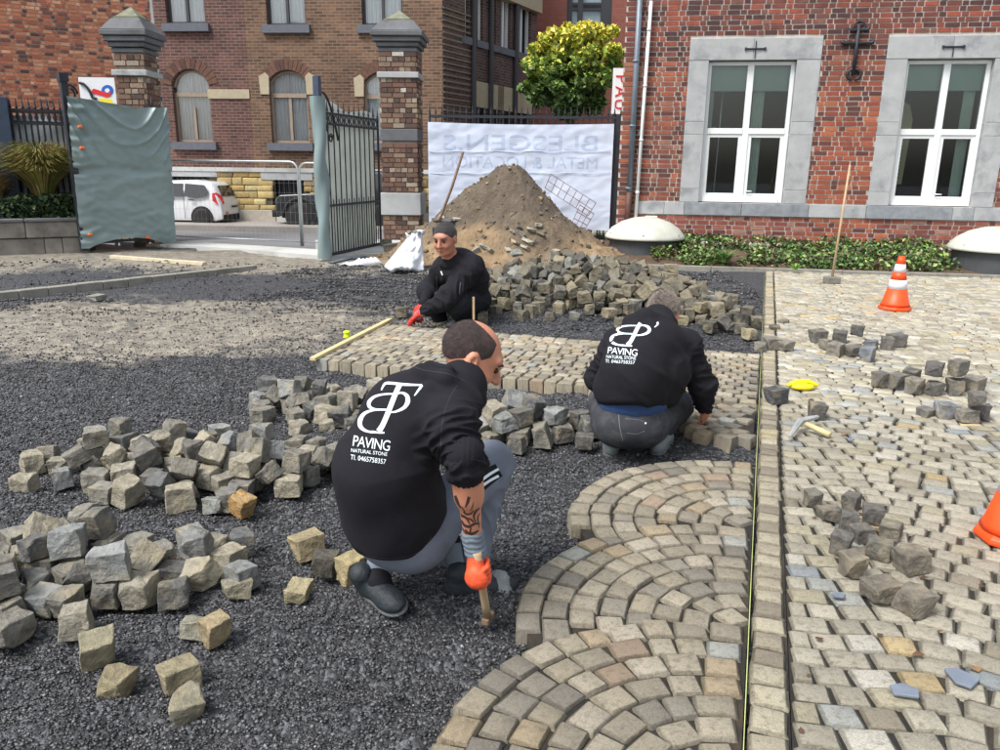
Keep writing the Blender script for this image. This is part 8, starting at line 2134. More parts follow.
# ------------------------------------------------------------ people: one smooth skin per body, clothing as shells round it
def smin(a, b, k):
    h = np.clip(.5 + .5 * (b - a) / k, 0, 1); return b * (1 - h) + a * h - k * h * (1 - h)
class Vol:
    def __init__(s): s.p = []
    def cone(s, a, b, ra, rb, k=.03): s.p.append(('c', Vector(a), Vector(b), ra, rb, k, 1)); return s
    def chain(s, pts, rs, k=.03):
        for i in range(len(pts) - 1): s.cone(pts[i], pts[i + 1], rs[i], rs[i + 1], k)
        return s
    def ell(s, c, r, M=None, k=.03, sub=False): s.p.append(('e', Vector(c), Vector(r), M or Matrix.Identity(3), 0, k, -1 if sub else 1)); return s
    def cut(s, pnt, n, k=.005): s.p.append(('p', Vector(pnt), Vector(n).normalized(), 0, 0, k, -1)); return s
    def mesh(s, h, pad=.03):
        lo = np.full(3, 1e9); hi = -lo
        for q in s.p:
            if q[6] < 0: continue
            pts = (q[1], q[2]) if q[0] == 'c' else (q[1],); r = max(q[3], q[4]) if q[0] == 'c' else max(q[2])
            for v in pts: lo = np.minimum(lo, np.array(v) - r - pad); hi = np.maximum(hi, np.array(v) + r + pad)
        n = np.ceil((hi - lo) / h).astype(int) + 1; D = np.full(tuple(n), .5, np.float32); ax = [lo[i] + h * np.arange(n[i]) for i in range(3)]
        for q in s.p:
            if q[0] == 'c': r = max(q[3], q[4]); a_, b_ = np.minimum(q[1], q[2]) - r, np.maximum(q[1], q[2]) + r
            elif q[0] == 'e': r = max(q[2]); a_, b_ = np.array(q[1]) - r, np.array(q[1]) + r
            else: a_, b_ = lo, hi
            m_ = q[5] + 3 * h + .012; i0 = np.clip(((a_ - m_ - lo) / h).astype(int), 0, n - 1); i1 = np.clip(((b_ + m_ - lo) / h).astype(int) + 2, 1, n)
            X, Y_, Z = np.meshgrid(*[ax[i][i0[i]:i1[i]].astype(np.float32) for i in range(3)], indexing='ij', sparse=True); sl_ = tuple(slice(i0[i], i1[i]) for i in range(3))
            if q[0] == 'c':
                A, B = q[1], q[2]; d = B - A; L2 = max(d.dot(d), 1e-9); t_ = np.clip(((X - A.x) * d.x + (Y_ - A.y) * d.y + (Z - A.z) * d.z) / L2, 0, 1)
                dist = np.sqrt((X - A.x - t_ * d.x) ** 2 + (Y_ - A.y - t_ * d.y) ** 2 + (Z - A.z - t_ * d.z) ** 2) - (q[3] + (q[4] - q[3]) * t_)
            elif q[0] == 'e':
                M = q[3]; x, y, z = X - q[1].x, Y_ - q[1].y, Z - q[1].z; u = [(x * M[0][j] + y * M[1][j] + z * M[2][j]) for j in range(3)]
                k0 = np.sqrt(sum((u[j] / q[2][j]) ** 2 for j in range(3))); k1 = np.sqrt(sum((u[j] / q[2][j] ** 2) ** 2 for j in range(3))) + 1e-6; dist = k0 * (k0 - 1) / k1
            else: dist = -((X - q[1].x) * q[2].x + (Y_ - q[1].y) * q[2].y + (Z - q[1].z) * q[2].z)
            D[sl_] = smin(D[sl_], dist, q[5]) if q[6] > 0 else -smin(-D[sl_], dist, q[5])
        ins = D < 0; c = [ins[a:n[0] - 1 + a, b:n[1] - 1 + b, d:n[2] - 1 + d] for a in (0, 1) for b in (0, 1) for d in (0, 1)]
        anyc = c[0].copy(); allc = c[0].copy()
        for q in c[1:]: anyc |= q; allc &= q
        ci = np.argwhere(anyc & ~allc); idx = np.full(tuple(n - 1), -1, np.int32); idx[tuple(ci.T)] = np.arange(len(ci)); acc = np.zeros((len(ci), 3)); cnt = np.zeros(len(ci))
        for a in range(3):
            for o1 in (0, 1):
                for o2 in (0, 1):
                    o = [0, 0, 0]; o[(a + 1) % 3] = o1; o[(a + 2) % 3] = o2; p0 = ci + o; p1 = p0.copy(); p1[:, a] += 1; v0, v1 = D[tuple(p0.T)], D[tuple(p1.T)]; mk = (v0 < 0) != (v1 < 0); t_ = np.where(mk, v0 / np.where(mk, v0 - v1, 1), 0); w_ = np.array(o, float)[None].repeat(len(ci), 0); w_[:, a] += t_; acc += w_ * mk[:, None]; cnt += mk
        V = lo + h * (ci + acc / cnt[:, None]); Fs = []
        for a in range(3):
            s0 = [slice(0, n[i]) for i in range(3)]; s1 = list(s0); s0[a] = slice(0, n[a] - 1); s1[a] = slice(1, n[a]); ch = ins[tuple(s0)] != ins[tuple(s1)]; e = np.argwhere(ch); b, d = (a + 1) % 3, (a + 2) % 3; e = e[(e[:, b] > 0) & (e[:, d] > 0) & (e[:, b] < n[b] - 1) & (e[:, d] < n[d] - 1)]
            def at(db, dd): q = e.copy(); q[:, b] -= db; q[:, d] -= dd; return idx[tuple(q.T)]
            Q = np.stack([at(1, 1), at(0, 1), at(0, 0), at(1, 0)], 1); fl = ~ins[tuple(e.T)]; Q[fl] = Q[fl][:, ::-1]; Fs.append(Q)
        return V, np.concatenate(Fs)
def vol_obj(vol, h, name, m_, parent, wr=None, hide=None):
    V, Q = vol.mesh(h); me = bpy.data.meshes.new(name); me.vertices.add(len(V)); me.vertices.foreach_set('co', V.astype(np.float32).ravel()); me.loops.add(len(Q) * 4); me.loops.foreach_set('vertex_index', Q.astype(np.int32).ravel()); me.polygons.add(len(Q)); me.polygons.foreach_set('loop_start', np.arange(0, len(Q) * 4, 4, dtype=np.int32)); me.update(calc_edges=True)
    if wr:
        nn = np.zeros(len(V) * 3, np.float32); me.vertex_normals.foreach_get('vector', nn); nn = nn.reshape(-1, 3); dsp = np.array([wr(Vector(v)) for v in V]); V = V + nn * dsp[:, None]; me.vertices.foreach_set('co', V.astype(np.float32).ravel())
    me.polygons.foreach_set('use_smooth', [True] * len(Q)); me.update(); return link(name, me, m_, parent)
def folds(amp, axes, sc=1.0, seed=0):
    """soft cloth folds: rings across each limb axis, warped by noise, over broad lumps"""
    pre = [(q[0], q[1] - q[0], (q[1] - q[0]).length, (q[1] - q[0]).orthogonal().normalized(), q[2], q[3], q[4] if len(q) > 4 else .16) for q in axes]; pre = [(a, d, L_, e, d.normalized().cross(e), k, fr, rd) for a, d, L_, e, k, fr, rd in pre]
    def f(v):
        out = amp * .45 * noise.noise(v * 9 / sc + Vector((seed, 3, 0)))
        for a, d, L_, e, g, k, fr, rd in pre:
            w0 = v - a; t_ = w0.dot(d) / (L_ * L_)
            if -.2 < t_ < 1.2:
                q = w0 - d * t_; r = q.length; w_ = max(0, 1 - (r / (rd * sc)) ** 4) * min(1, (t_ + .2) * 4, (1.2 - t_) * 4)
                if w_ <= 0: continue
                cx, cy = q.dot(e) / max(r, .01), q.dot(g) / max(r, .01); n_ = noise.noise(Vector((t_ * fr * .34 + cx * .7, cx * .8 + seed, cy * .8))); n2 = noise.noise(Vector((t_ * fr * .22 + cy * .8, cx * .8, cy * .8 + seed + 9)))
                out += amp * k * w_ * ((1 - min(1, abs(n_) * 2.6)) ** 1.5 * 1.3 + n2 * .8 - .3)
        return out
    return f
def skin_mat(nm, c): 
    m = mat(nm, lin(c), rough=.5, var=.08, vscale=14, bump=.08, bscale=150); p_ = m.node_tree.nodes['Principled BSDF']; p_.inputs['Subsurface Weight'].default_value = .12; p_.inputs['Subsurface Radius'].default_value = (.02, .008, .004); return m
m_skin = skin_mat('skin', (196, 134, 108)); m_black = mat('black sweat fabric', lin((29, 29, 35)), rough=.92, var=.15, vscale=25, bump=.35, bscale=260, spec=.25, bdist=.004); m_blackt = mat('black work trousers', lin((34, 36, 42)), rough=.9, var=.2, vscale=20, bump=.3, bscale=200, spec=.2, bdist=.004)
m_greyt = mat('grey jogging fabric', lin((112, 120, 134)), rough=.92, var=.12, vscale=20, bump=.35, bscale=240, spec=.2, bdist=.004); m_jean = mat('faded black denim', lin((58, 60, 66)), rough=.9, var=.3, vscale=14, bump=.4, bscale=260, spec=.2, bdist=.004, dirt=lin((92, 92, 90)), dscale=9, damt=.5)
m_shoe = mat('dark shoe', lin((34, 42, 48)), rough=.6, var=.3, vscale=25, bump=.4, bscale=90); m_shoeg = mat('grey dusty shoe', lin((132, 138, 140)), rough=.7, var=.25, vscale=25, bump=.4, bscale=90); m_sole = mat('shoe sole', lin((104, 108, 108)), rough=.9, var=.3, bump=.6, bscale=80)
m_glo = mat('orange glove rubber', lin((238, 92, 52)), rough=.55, var=.12, vscale=30, bump=.3, bscale=120); m_glc = mat('grey glove cuff', lin((110, 122, 134)), rough=.9, var=.15, bump=.4, bscale=200)
m_print = mat('white print', lin((226, 238, 246)), rough=.6, var=.03, bump=0); m_hairb = mat('dark stubble hair', lin((60, 50, 50)), rough=.9, var=.4, vscale=60, bump=.9, bscale=260, bdist=.006, dirt=lin((98, 78, 74)), dscale=13, damt=.7); m_hairg = mat('grey hair', lin((112, 104, 98)), rough=.85, var=.4, vscale=70, bump=1, bscale=160, bdist=.01); m_hairs = mat('dark grey hair', lin((62, 60, 62)), rough=.85, var=.4, vscale=60, bump=1, bscale=160, bdist=.01)
def frame3(f, u):
    f = Vector(f).normalized(); r = f.cross(Vector(u)).normalized(); u = r.cross(f).normalized(); return r, f, u, Matrix((r, f, u)).transposed()
def head(vol, c, f, u, s=1.0):
    r, f, u, M = frame3(f, u); P = lambda x, y, z: c + (r * x + f * y + u * z) * s; E = lambda p_, rd, k=.02, sub=False: vol.ell(P(*p_), [q * s for q in rd], M, k * s, sub)
    E((0, -.012, .012), (.077, .098, .088)); E((0, .035, -.035), (.062, .062, .078), .03); vol.cone(P(-.03, .045, -.095), P(.03, .045, -.095), .024 * s, .024 * s, .03 * s); E((0, .075, -.105), (.026, .022, .02), .02)
    E((0, .078, .022), (.05, .02, .018), .02)
    for q in (-1, 1):
        E((q * .031, .099, -.008), (.017, .014, .012), .012, True); E((q * .04, .062, -.045), (.022, .028, .022), .02)
        E((q * .079, -.008, -.02), (.011, .02, .033), .006); E((q * .088, -.002, -.016), (.006, .009, .018), .004, True)
    vol.cone(P(0, .094, .004), P(0, .119, -.04), .008 * s, .014 * s, .012 * s); E((.012, .104, -.044), (.009, .012, .008), .008); E((-.012, .104, -.044), (.009, .012, .008), .008)
    E((0, .094, -.073), (.022, .012, .006), .006); E((0, .091, -.085), (.019, .012, .006), .006); E((0, .108, -.079), (.024, .01, .002), .002, True)
    return P, M
def features(P, s, par, brow, mouth=True):
    for q in (-1, 1):
        mb = MB(); mb.lathe(P(q * .031, .088, -.008), [(.001, -.01 * s), (.008 * s, -.006 * s), (.0105 * s, 0), (.008 * s, .006 * s), (.001, .01 * s)], 12); mb.build('eye', mat('eye', lin((40, 30, 26)), rough=.15, var=.02, bump=0), par, smooth=True)
        mb = MB(); mb.tube([P(q * .014, .1, .012), P(q * .034, .098, .018), P(q * .052, .084, .01)], [.003 * s, .0045 * s, .002 * s], 6); mb.build('eyebrow', brow, par, smooth=True)
    if mouth: mb = MB(); mb.tube([P(-.02, .097, -.078), P(0, .105, -.079), P(.02, .097, -.078)], [.002 * s, .0035 * s, .002 * s], 6); mb.build('mouth', mat('lips', lin((120, 62, 56)), rough=.5, bump=0), par, smooth=True)
def finger(vol, pts, r, k=.004): vol.chain(pts, [r * (1 - .08 * i) for i in range(len(pts))], k)
def fist(vol, h0, ax, side, wrist, s=1.0, rod=.016, grow=0.0):
    """fingers closed round a rod through h0 along ax; side: from the rod to the palm"""
    ax = ax.normalized(); side = (side - ax * side.dot(ax)).normalized(); b = ax.cross(side); palm = h0 + side * (rod + .022) * s
    vol.ell(palm, ((.020 + grow) * s, (.045 + grow) * s, (.042 + grow) * s), Matrix((side, ax, b)).transposed(), .015 * s); vol.cone(palm, wrist, (.030 + grow) * s, (.026 + grow) * s, .02)
    for i in range(4):
        o_ = ax * (.036 - .0245 * i) * s; R_ = (rod + .009) * s; pts = [h0 + o_ + side * (R_ + .012 * s) * math.cos(t_) + b * (R_ + .006 * s) * math.sin(t_) for t_ in ((.6, 1.35, 2.2, 3.1, 3.9, 4.4) if i < 3 else (.6, 1.35, 2.1, 2.9, 3.6))]
        finger(vol, pts, (.0092 - .0005 * i + grow) * s, .0025)
    pts = [palm + ax * .02 * s - b * .025 * s, h0 + ax * .045 * s - b * (rod + .014) * s, h0 + ax * .05 * s - b * (rod + .006) * s - side * .016 * s, h0 + ax * .035 * s - side * (rod + .012) * s + b * .004 * s]
    finger(vol, pts, (.0115 + grow) * s)
def openhand(vol, wrist, d, nrm, s=1.0, curl=.5, grow=0.0, thumb=1, spread=.12):
    """d: along the fingers, nrm: out of the back of the hand"""
    d = d.normalized(); nrm = (nrm - d * nrm.dot(d)).normalized(); b = d.cross(nrm) * thumb; pc = wrist + d * .05 * s; M = Matrix((b, d, nrm)).transposed()
    vol.ell(pc, ((.041 + grow) * s, (.052 + grow) * s, (.017 + grow) * s), M, .012 * s); vol.cone(wrist - d * .01, pc, (.027 + grow) * s, (.024 + grow) * s, .015)
    for i, L_ in enumerate((.066, .076, .071, .056)):
        o_ = b * (.030 - .0195 * i); dd = (d + b * spread * (1.2 - .8 * i)).normalized(); p_ = pc + (o_ + d * .040) * s; pts = [p_]; a = .1
        for k, fr in enumerate((.42, .32, .26)): a += curl * (1.0 if k else .5); p_ = p_ + (dd * math.cos(a) - nrm * math.sin(a)) * L_ * fr * s; pts.append(p_)
        finger(vol, pts, (.0095 - .0005 * (i == 3) + grow) * s)
    p_ = wrist + (d * .028 + b * .032) * s; finger(vol, [p_, p_ + (b * .028 + d * .022 - nrm * .01) * s, p_ + (b * .036 + d * .052 - nrm * .022) * s, p_ + (b * .026 + d * .074 - nrm * .034) * s], (.0115 + grow) * s)
def shoe(o, heel, toe, up, s, m1, m2, name='shoe'):
    d = (toe - heel).normalized(); up = (up - d * up.dot(d)).normalized(); v = Vol(); L_ = (toe - heel).length; r, f, u, M = frame3(d, up); P = lambda x, y, z: heel + r * x * s + d * y * L_ + u * z * s
    v.ell(P(0, .15, .045), (.040 * s, .055 * s, .048 * s), M, .03); v.ell(P(0, .5, .04), (.042 * s, .10 * s, .040 * s), M, .03); v.ell(P(0, .80, .030), (.048 * s, .07 * s, .032 * s), M, .03); v.cone(P(0, .18, .05), P(0, .16, .105), .042 * s, .044 * s, .02); v.cut(P(0, 0, .004), -u * -1 * -1)
    a = vol_obj(v, .007 * s, name, m1, o, wr=lambda p_: .002 * noise.noise(p_ * 50)); w_ = Vol(); w_.ell(P(0, .2, .006), (.042 * s, .06 * s, .016 * s), M, .02); w_.ell(P(0, .5, .006), (.042 * s, .08 * s, .015 * s), M, .03); w_.ell(P(0, .78, .006), (.052 * s, .076 * s, .015 * s), M, .03)
    vol_obj(w_, .006 * s, 'sole', m2, a); return a
def strands(hair, n, L_, wd, m_, fall, seed, jit=.5):
    me = hair.data; r = random.Random(seed); N_ = len(me.vertices); mb = MB(); fall = Vector(fall)
    for _ in range(n):
        v = me.vertices[r.randrange(N_)]; d = (v.normal + fall + Vector((r.uniform(-1, 1), r.uniform(-1, 1), r.uniform(-1, 1))) * jit).normalized(); s_ = d.orthogonal().normalized() * wd; l_ = L_ * r.uniform(.6, 1.2); p_ = v.co - v.normal * .002
        mb.add([p_ - s_, p_ + s_, p_ + d * l_ * .6 + v.normal * .001, p_ + d * l_], [(0, 1, 2), (2, 1, 3)])
    o = mb.build('hair_strands', m_, hair, fix=False); o['kind'] = 'stuff'; return o
def bvh_of(o):
    me = o.data; n = len(me.vertices); co = [v.co.copy() for v in me.vertices]; return BVHTree.FromPolygons(co, [tuple(p_.vertices) for p_ in me.polygons])
def cast(bv, px, py, off=.0015):
    r = ray(px, py).normalized(); h, n_, i, d = bv.ray_cast(Vector((0, 0, CH)), r)
    if h is None: return None
    if n_.dot(r) > 0: n_ = -n_
    return h + n_ * off
def strokes(bv, lines, m_, name, parent, off=.0015, step=1.5):
    mb = MB()
    for pts, ws in lines:
        P_ = [Vector(p_) for p_ in pts]; ws = ws if isinstance(ws, (list, tuple)) else [ws] * len(P_); dn = []
        for i in range(len(P_) - 1):
            p0, p1, p2, p3 = P_[max(i - 1, 0)], P_[i], P_[i + 1], P_[min(i + 2, len(P_) - 1)]; n = max(1, int((p2 - p1).length / step) + 1)
            for k in range(n + (i == len(P_) - 2)):
                t_ = k / n; q = .5 * ((2 * p1) + (p2 - p0) * t_ + (2 * p0 - 5 * p1 + 4 * p2 - p3) * t_ * t_ + (3 * p1 - p0 - 3 * p2 + p3) * t_ ** 3) if len(P_) > 2 else p1.lerp(p2, t_); dn.append((q, ws[i] + (ws[i + 1] - ws[i]) * t_))
        rows = []
        for i, (q, w_) in enumerate(dn):
            d = (dn[min(i + 1, len(dn) - 1)][0] - dn[max(i - 1, 0)][0]).normalized(); nv = Vector((-d.y, d.x)); m = max(2, int(w_ / step) + 2); m = 5; rows.append([cast(bv, *(q + nv * w_ * (j / (m - 1) - .5)), off) for j in range(m)])
        for a, b in zip(rows, rows[1:]):
            for j in range(len(a) - 1):
                qd = (a[j], a[j + 1], b[j + 1], b[j])
                if all(v is not None for v in qd) and max((qd[0] - qd[2]).length, (qd[1] - qd[3]).length) < .04: mb.add(qd, [(0, 1, 2, 3)])
    return mb.build(name, m_, parent, fix=False)
def ptext(bv, body, bl, br, tl, m_, name, parent, spacing=1.0):
    me = textme(body, 1.0, 0.0, spacing=spacing); bm = bmesh.new(); bm.from_mesh(me); bmesh.ops.remove_doubles(bm, verts=bm.verts[:], dist=1e-5); bmesh.ops.triangulate(bm, faces=bm.faces[:])
    xs = [v.co.x for v in bm.verts]; ys = [v.co.y for v in bm.verts]; x0, x1, y0, y1 = min(xs), max(xs), min(ys), max(ys); bl, br, tl = Vector(bl), Vector(br), Vector(tl)
    for _ in range(3):
        lg = [e for e in bm.edges if e.calc_length() > .16]
        if lg: bmesh.ops.subdivide_edges(bm, edges=lg, cuts=1); bmesh.ops.triangulate(bm, faces=bm.faces[:])
    bad = []
    for v in bm.verts:
        q = bl + (br - bl) * ((v.co.x - x0) / (x1 - x0)) + (tl - bl) * ((v.co.y - y0) / (y1 - y0)); h = cast(bv, q.x, q.y)
        if h is None: bad.append(v)
        else: v.co = h
    for v in bad: bm.verts.remove(v)
    me2 = bpy.data.meshes.new(name); bm.to_mesh(me2); bm.free(); return link(name, me2, m_, parent)
MONO = [([(276, 270), (296, 236), (330, 233), (400, 240), (494, 243)], [6, 13, 14, 14, 8]), ([(494, 243), (474, 270), (452, 300)], [14, 12, 5]), ([(374, 240), (345, 305), (312, 390), (284, 455), (262, 490)], [26, 26, 27, 27, 30]), ([(225, 490), (262, 497), (292, 497)], [8, 10, 9]),
        ([(345, 293), (385, 284), (412, 300), (417, 330), (398, 362), (350, 385), (306, 386)], [7, 10, 20, 25, 18, 10, 7]), ([(345, 290), (290, 292), (240, 305), (212, 332), (214, 358), (245, 371), (308, 373)], [7, 9, 13, 20, 18, 9, 7]), ([(306, 375), (240, 376), (190, 392), (164, 428), (166, 466), (200, 490), (262, 497)], [7, 10, 17, 25, 22, 12, 8])]
def mono(bv, fn, k, m_, parent): return strokes(bv, [([fn(*p_) for p_ in pts], [w_ * k for w_ in ws]) for pts, ws in MONO], m_, 'monogram', parent)

# ---- man 1: bald man with grey joggers, close to the camera
GZ = -.085
def man1():
    o = thing('person', G(430, 600, GZ), 'bald man in black hoodie and grey joggers crouching with an orange glove on a hammer', 'person')
    Y = Yp; pel = Y(398, 530, 2.70); mid = Y(388, 478, 2.60); che = Y(414, 416, 2.66); nk = Y(461, 386, 2.76); hc = Y(473, 353, 2.86)
    fw_ = Vector((.62, .78, 0)).normalized(); rt = Vector((fw_.y, -fw_.x, 0)); rsh = che + rt * .175 + Vector((0, 0, .02)); lsh = che - rt * .14 + Vector((.03, 0, .01)); rel = Y(466, 464, 2.46); rwr = Y(473, 538, 2.53); lel = Y(410, 470, 3.0); lwr = Y(452, 548, 2.86)
    rhip = pel + rt * .09; lhip = pel - rt * .10; rkn = Y(492, 463, 3.0); lkn = Y(392, 500, 3.10); ran = Y(470, 578, 2.86); lan = Y(378, 580, 2.78)
    hf = Vector((.88, .14, -.58)); hu = Vector((.50, .12, .82))
    h0 = Y(480, 571, 2.53); hb = G(488, 621, GZ + .02); hdir = (h0 - hb).normalized()
    v = Vol(); P, M = head(v, hc, hf, hu, 1.16); v.chain([hc + Vector((-.015, -.01, -.06)), nk, che], [.058, .062, .10], .04); v.chain([che, mid, pel], [.12, .12, .13], .05); v.chain([rsh, rel, rwr], [.055, .048, .031], .03); v.cone(rel, rel.lerp(rwr, .4), .048, .050, .03)
    v.chain([lsh, lel, lwr], [.05, .038, .027]); v.chain([rhip, rkn, ran], [.085, .06, .04]); v.chain([lhip, lkn, lan], [.085, .055, .04]); v.chain([che, rsh], [.07, .055]); v.chain([che, lsh], [.07, .055]); v.cone(rwr, rwr.lerp(h0, .4), .028, .02); v.cone(lwr, lwr + Vector((0, 0, -.03)), .026, .02)
    v.cone(ran, ran + Vector((.10, .05, -.05)), .03, .025); v.cone(lan, lan + Vector((.06, -.04, -.06)), .03, .025)
    body = vol_obj(v, .0045, 'body', m_skin, o)
    hv = Vol(); r, f, u, MM = frame3(hf, hu); hv.ell(P(0, -.012, .012), (.0908, .1153, .1035), M, .01)
    hv.cut(P(0, .050, .0), f + u * .10, .01); hv.cut(P(0, -.04, -.052), -u - f * -.25, .012); hv.ell(P(0, .055, .122), (.067, .135, .076), M, .014, True)
    for q in (-1, 1): hv.ell(P(q * .08, -.004, -.022), (.016, .026, .04), M, .006, True)
    strands(vol_obj(hv, .004, 'hair', m_hairb, body), 9000, .0065, .0006, m_hairb, (0, 0, -.3), 1); features(P, 1.16, body, m_hairb)
    # hooded sweater
    hd = Vol(); hd.ell(che + Vector((-.01, .0, -.0)), (.175, .155, .14), Matrix((rt, fw_, Vector((0, 0, 1)))).transposed(), .05); hd.chain([che, Y(384, 470, 2.60), Y(392, 520, 2.64)], [.15, .168, .17], .07); hd.ell(Y(394, 500, 2.66), (.185, .178, .165), Matrix((rt, fw_, Vector((0, 0, 1)))).transposed(), .06)
    hd.chain([che.lerp(rsh, .45), rsh, rel], [.10, .082, .070], .045); pass; hd.chain([che.lerp(lsh, .45), lsh, lel, lwr], [.10, .08, .06, .045], .045)
    hd.cone(che, nk, .14, .078, .05); hd.chain([Y(404, 382, 2.72), Y(422, 374, 2.64), Y(446, 380, 2.60), Y(474, 402, 2.62)], [.026, .032, .032, .026], .02); hd.chain([Y(408, 394, 2.66), Y(430, 389, 2.58), Y(456, 398, 2.56)], [.020, .022, .020], .014); hd.chain([Y(414, 372, 2.72), Y(430, 367, 2.70), Y(448, 370, 2.66)], [.018, .022, .02], .012); hd.cone(nk, rsh, .09, .085, .05)
    for i in range(12):
        a = math.pi * 2 * i / 12; c0 = nk + Vector((.0, .005, -.012)); tilt = frame3(Vector((.55, .3, .78)), Vector((0, 0, 1))); rr = .080; q0 = c0 + tilt[0] * rr * math.cos(a) + tilt[2] * rr * math.sin(a); q1 = c0 + tilt[0] * rr * math.cos(a + .53) + tilt[2] * rr * math.sin(a + .53); hd.cone(q0, q1, .024, .024, .018)
    hd.cut(Y(395, 566, 2.6), Vector((-.1, .16, 1)), .012) if False else None
    hem = Y(395, 560, 2.52); hd.cut(hem, Vector((-.02, -.30, -1)), .02)
    rrib = rel.lerp(rwr, .10); dr = (rwr - rel).normalized()
    w_ = folds(.0105, [(rsh, rel + (rel - rsh) * .25, 1.3, 22), (pel + (pel - mid), che, .9, 11, .32), (lsh, lel, .8, 16)], 1.0, 2)
    hood = vol_obj(hd, .0055, 'hoodie', m_black, o, wr=w_); cf = Vol(); cf.cone(rel.lerp(rwr, -.12), rrib, .066, .062, .005); cf.cut(rel.lerp(rwr, .28), (rel - rwr) * -1, .006); vol_obj(cf, .005, 'cuff', m_black, hood, wr=lambda p_: .0015 * math.sin(p_.x * 900))
    bv = bvh_of(hood); fn = lambda x, y: (330 + x / 5.36, 340 + y / 5.36); mono(bv, fn, 1 / 5.36, m_print, hood)
    ptext(bv, 'PAVING', fn(122, 568), fn(318, 596), fn(130, 512), m_print, 'lettering', hood, .9); ptext(bv, 'NATURAL STONE', fn(114, 600), fn(306, 622), fn(116, 581), m_print, 'lettering', hood); ptext(bv, 'Tl. 0465758357', fn(110, 640), fn(298, 666), fn(113, 614), m_print, 'lettering', hood)
    sm_ = mat('black seam', lin((52, 52, 60)), rough=.9, bump=0); q2 = lambda x, y: (320 + x / 2.344, 310 + y / 2.344)
    strokes(bv, [([q2(66, 560), q2(120, 578), q2(180, 582), q2(232, 566), q2(262, 530)], .7)], sm_, 'hem_seam', hood, .001); strokes(bv, [([q2(322, 176), q2(300, 215), q2(286, 270), q2(284, 330)], .6)], sm_, 'sleeve_seam', hood, .001); strokes(bv, [([q2(186, 118), q2(240, 140), q2(300, 150), q2(340, 168)], .6)], sm_, 'hood_seam', hood, .001)
    # joggers
    tr = Vol(); tr.ell(pel + Vector((.01, -.0, -.015)), (.185, .165, .125), Matrix((rt, fw_, Vector((0, 0, 1)))).transposed(), .05); tr.chain([rhip + Vector((0, 0, -.01)), rkn, ran + (rkn - ran) * .15], [.115, .082, .056], .05); tr.chain([lhip, lkn, lan + (lkn - lan) * .12], [.115, .08, .054], .05); tr.cut(lan + Vector((0, 0, .02)), Vector((-.2, .6, -1)), .01) if False else None
    trs = vol_obj(tr, .0065, 'joggers', m_greyt, o, wr=folds(.007, [(rhip, rkn, .8, 12), (rkn, ran, .9, 16)], 1.1, 5)); bt = bvh_of(trs); g2 = lambda x, y: (340 + x / 3.75, 430 + y / 3.75)
    strokes(bt, [([g2(524, 200), g2(560, 172), g2(596, 150)], [17, 16, 14])], m_black, 'black_stripe', trs, .001); strokes(bt, [([g2(526, 192), g2(560, 166), g2(594, 146)], 2.6), ([g2(526, 214), g2(560, 190), g2(594, 172)], 2.6)], m_print, 'white_stripe', trs, .0025)
    # shoes, gloves, tattoo
    shoe(o, G(447, 606, GZ) + Vector((0, .05, 0)), G(514, 606, GZ) + Vector((0, .11, 0)), Vector((0, -.05, 1)), 1.12, m_shoe, m_sole)
    tc_ = Vol(); q = G(500, 606, GZ) + Vector((0, .095, .03)); tc_.ell(q, (.052, .06, .045), rotz(.1), .01); tc_.ell(q + Vector((-.005, .01, .035)), (.036, .042, .03), rotz(.3), .03); tc_.ell(q + Vector((.01, -.03, -.01)), (.04, .05, .028), rotz(.3), .02); vol_obj(tc_, .005, 'shoe_toe', m_shoeg, o, wr=lambda p_: .004 * noise.noise(p_ * 45) + .002 * noise.noise(p_ * 110))
    mb = MB(); rc = ran + Vector((-.02, -.01, -.05)); mb.tube([rc + Vector((.052 * math.cos(t_), .052 * math.sin(t_), .01 * math.cos(t_ + 2))) for t_ in [k * math.pi / 8 for k in range(17)]], .008, 6, cap=False); mb.build('shoe_collar', mat('blue lining', lin((44, 66, 140)), rough=.8, bump=.1), o, smooth=True)
    sk = Vol(); sk.chain([lan + (lkn - lan) * .2, lan, lan + Vector((.02, -.01, -.03))], [.05, .046, .045], .02); vol_obj(sk, .006, 'sock', m_black, o); sk = Vol(); sk.chain([ran + (rkn - ran) * .15, ran, ran + Vector((.01, .0, -.04))], [.05, .046, .045], .02); vol_obj(sk, .006, 'sock', m_glc, o)
    shoe(o, Y(367, 588, 2.84), Y(401, 610, 2.68), Vector((-.35, -.3, .9)), 1.05, m_shoe, m_sole)
    gl = Vol(); fist(gl, h0, hdir, Vector((-.1, -.35, .5)), rwr.lerp(h0, .2), 1.06, grow=-.0004); glo = vol_obj(gl, .003, 'glove', m_glo, o, wr=lambda p_: .0015 * noise.noise(p_ * 60)); gc = Vol(); gc.chain([rwr.lerp(rel, .06), rwr, rwr.lerp(h0, .4)], [.039, .038, .040], .01); vol_obj(gc, .005, 'glove_cuff', m_glc, glo, wr=lambda p_: .002 * math.sin(p_.z * 300 + 3 * noise.noise(p_ * 20)))
    gl = Vol(); openhand(gl, lwr, Y(462, 590, 2.84) - lwr, Vector((-.5, -.8, 0)), curl=.5, grow=.004); gl.chain([lwr.lerp(lel, .2), lwr], [.036, .034]); vol_obj(gl, .005, 'glove', m_glc, o)
    ba = bvh_of(body); ink = mat('tattoo ink', lin((66, 50, 46)), rough=.55, var=.3, vscale=60, bump=0)
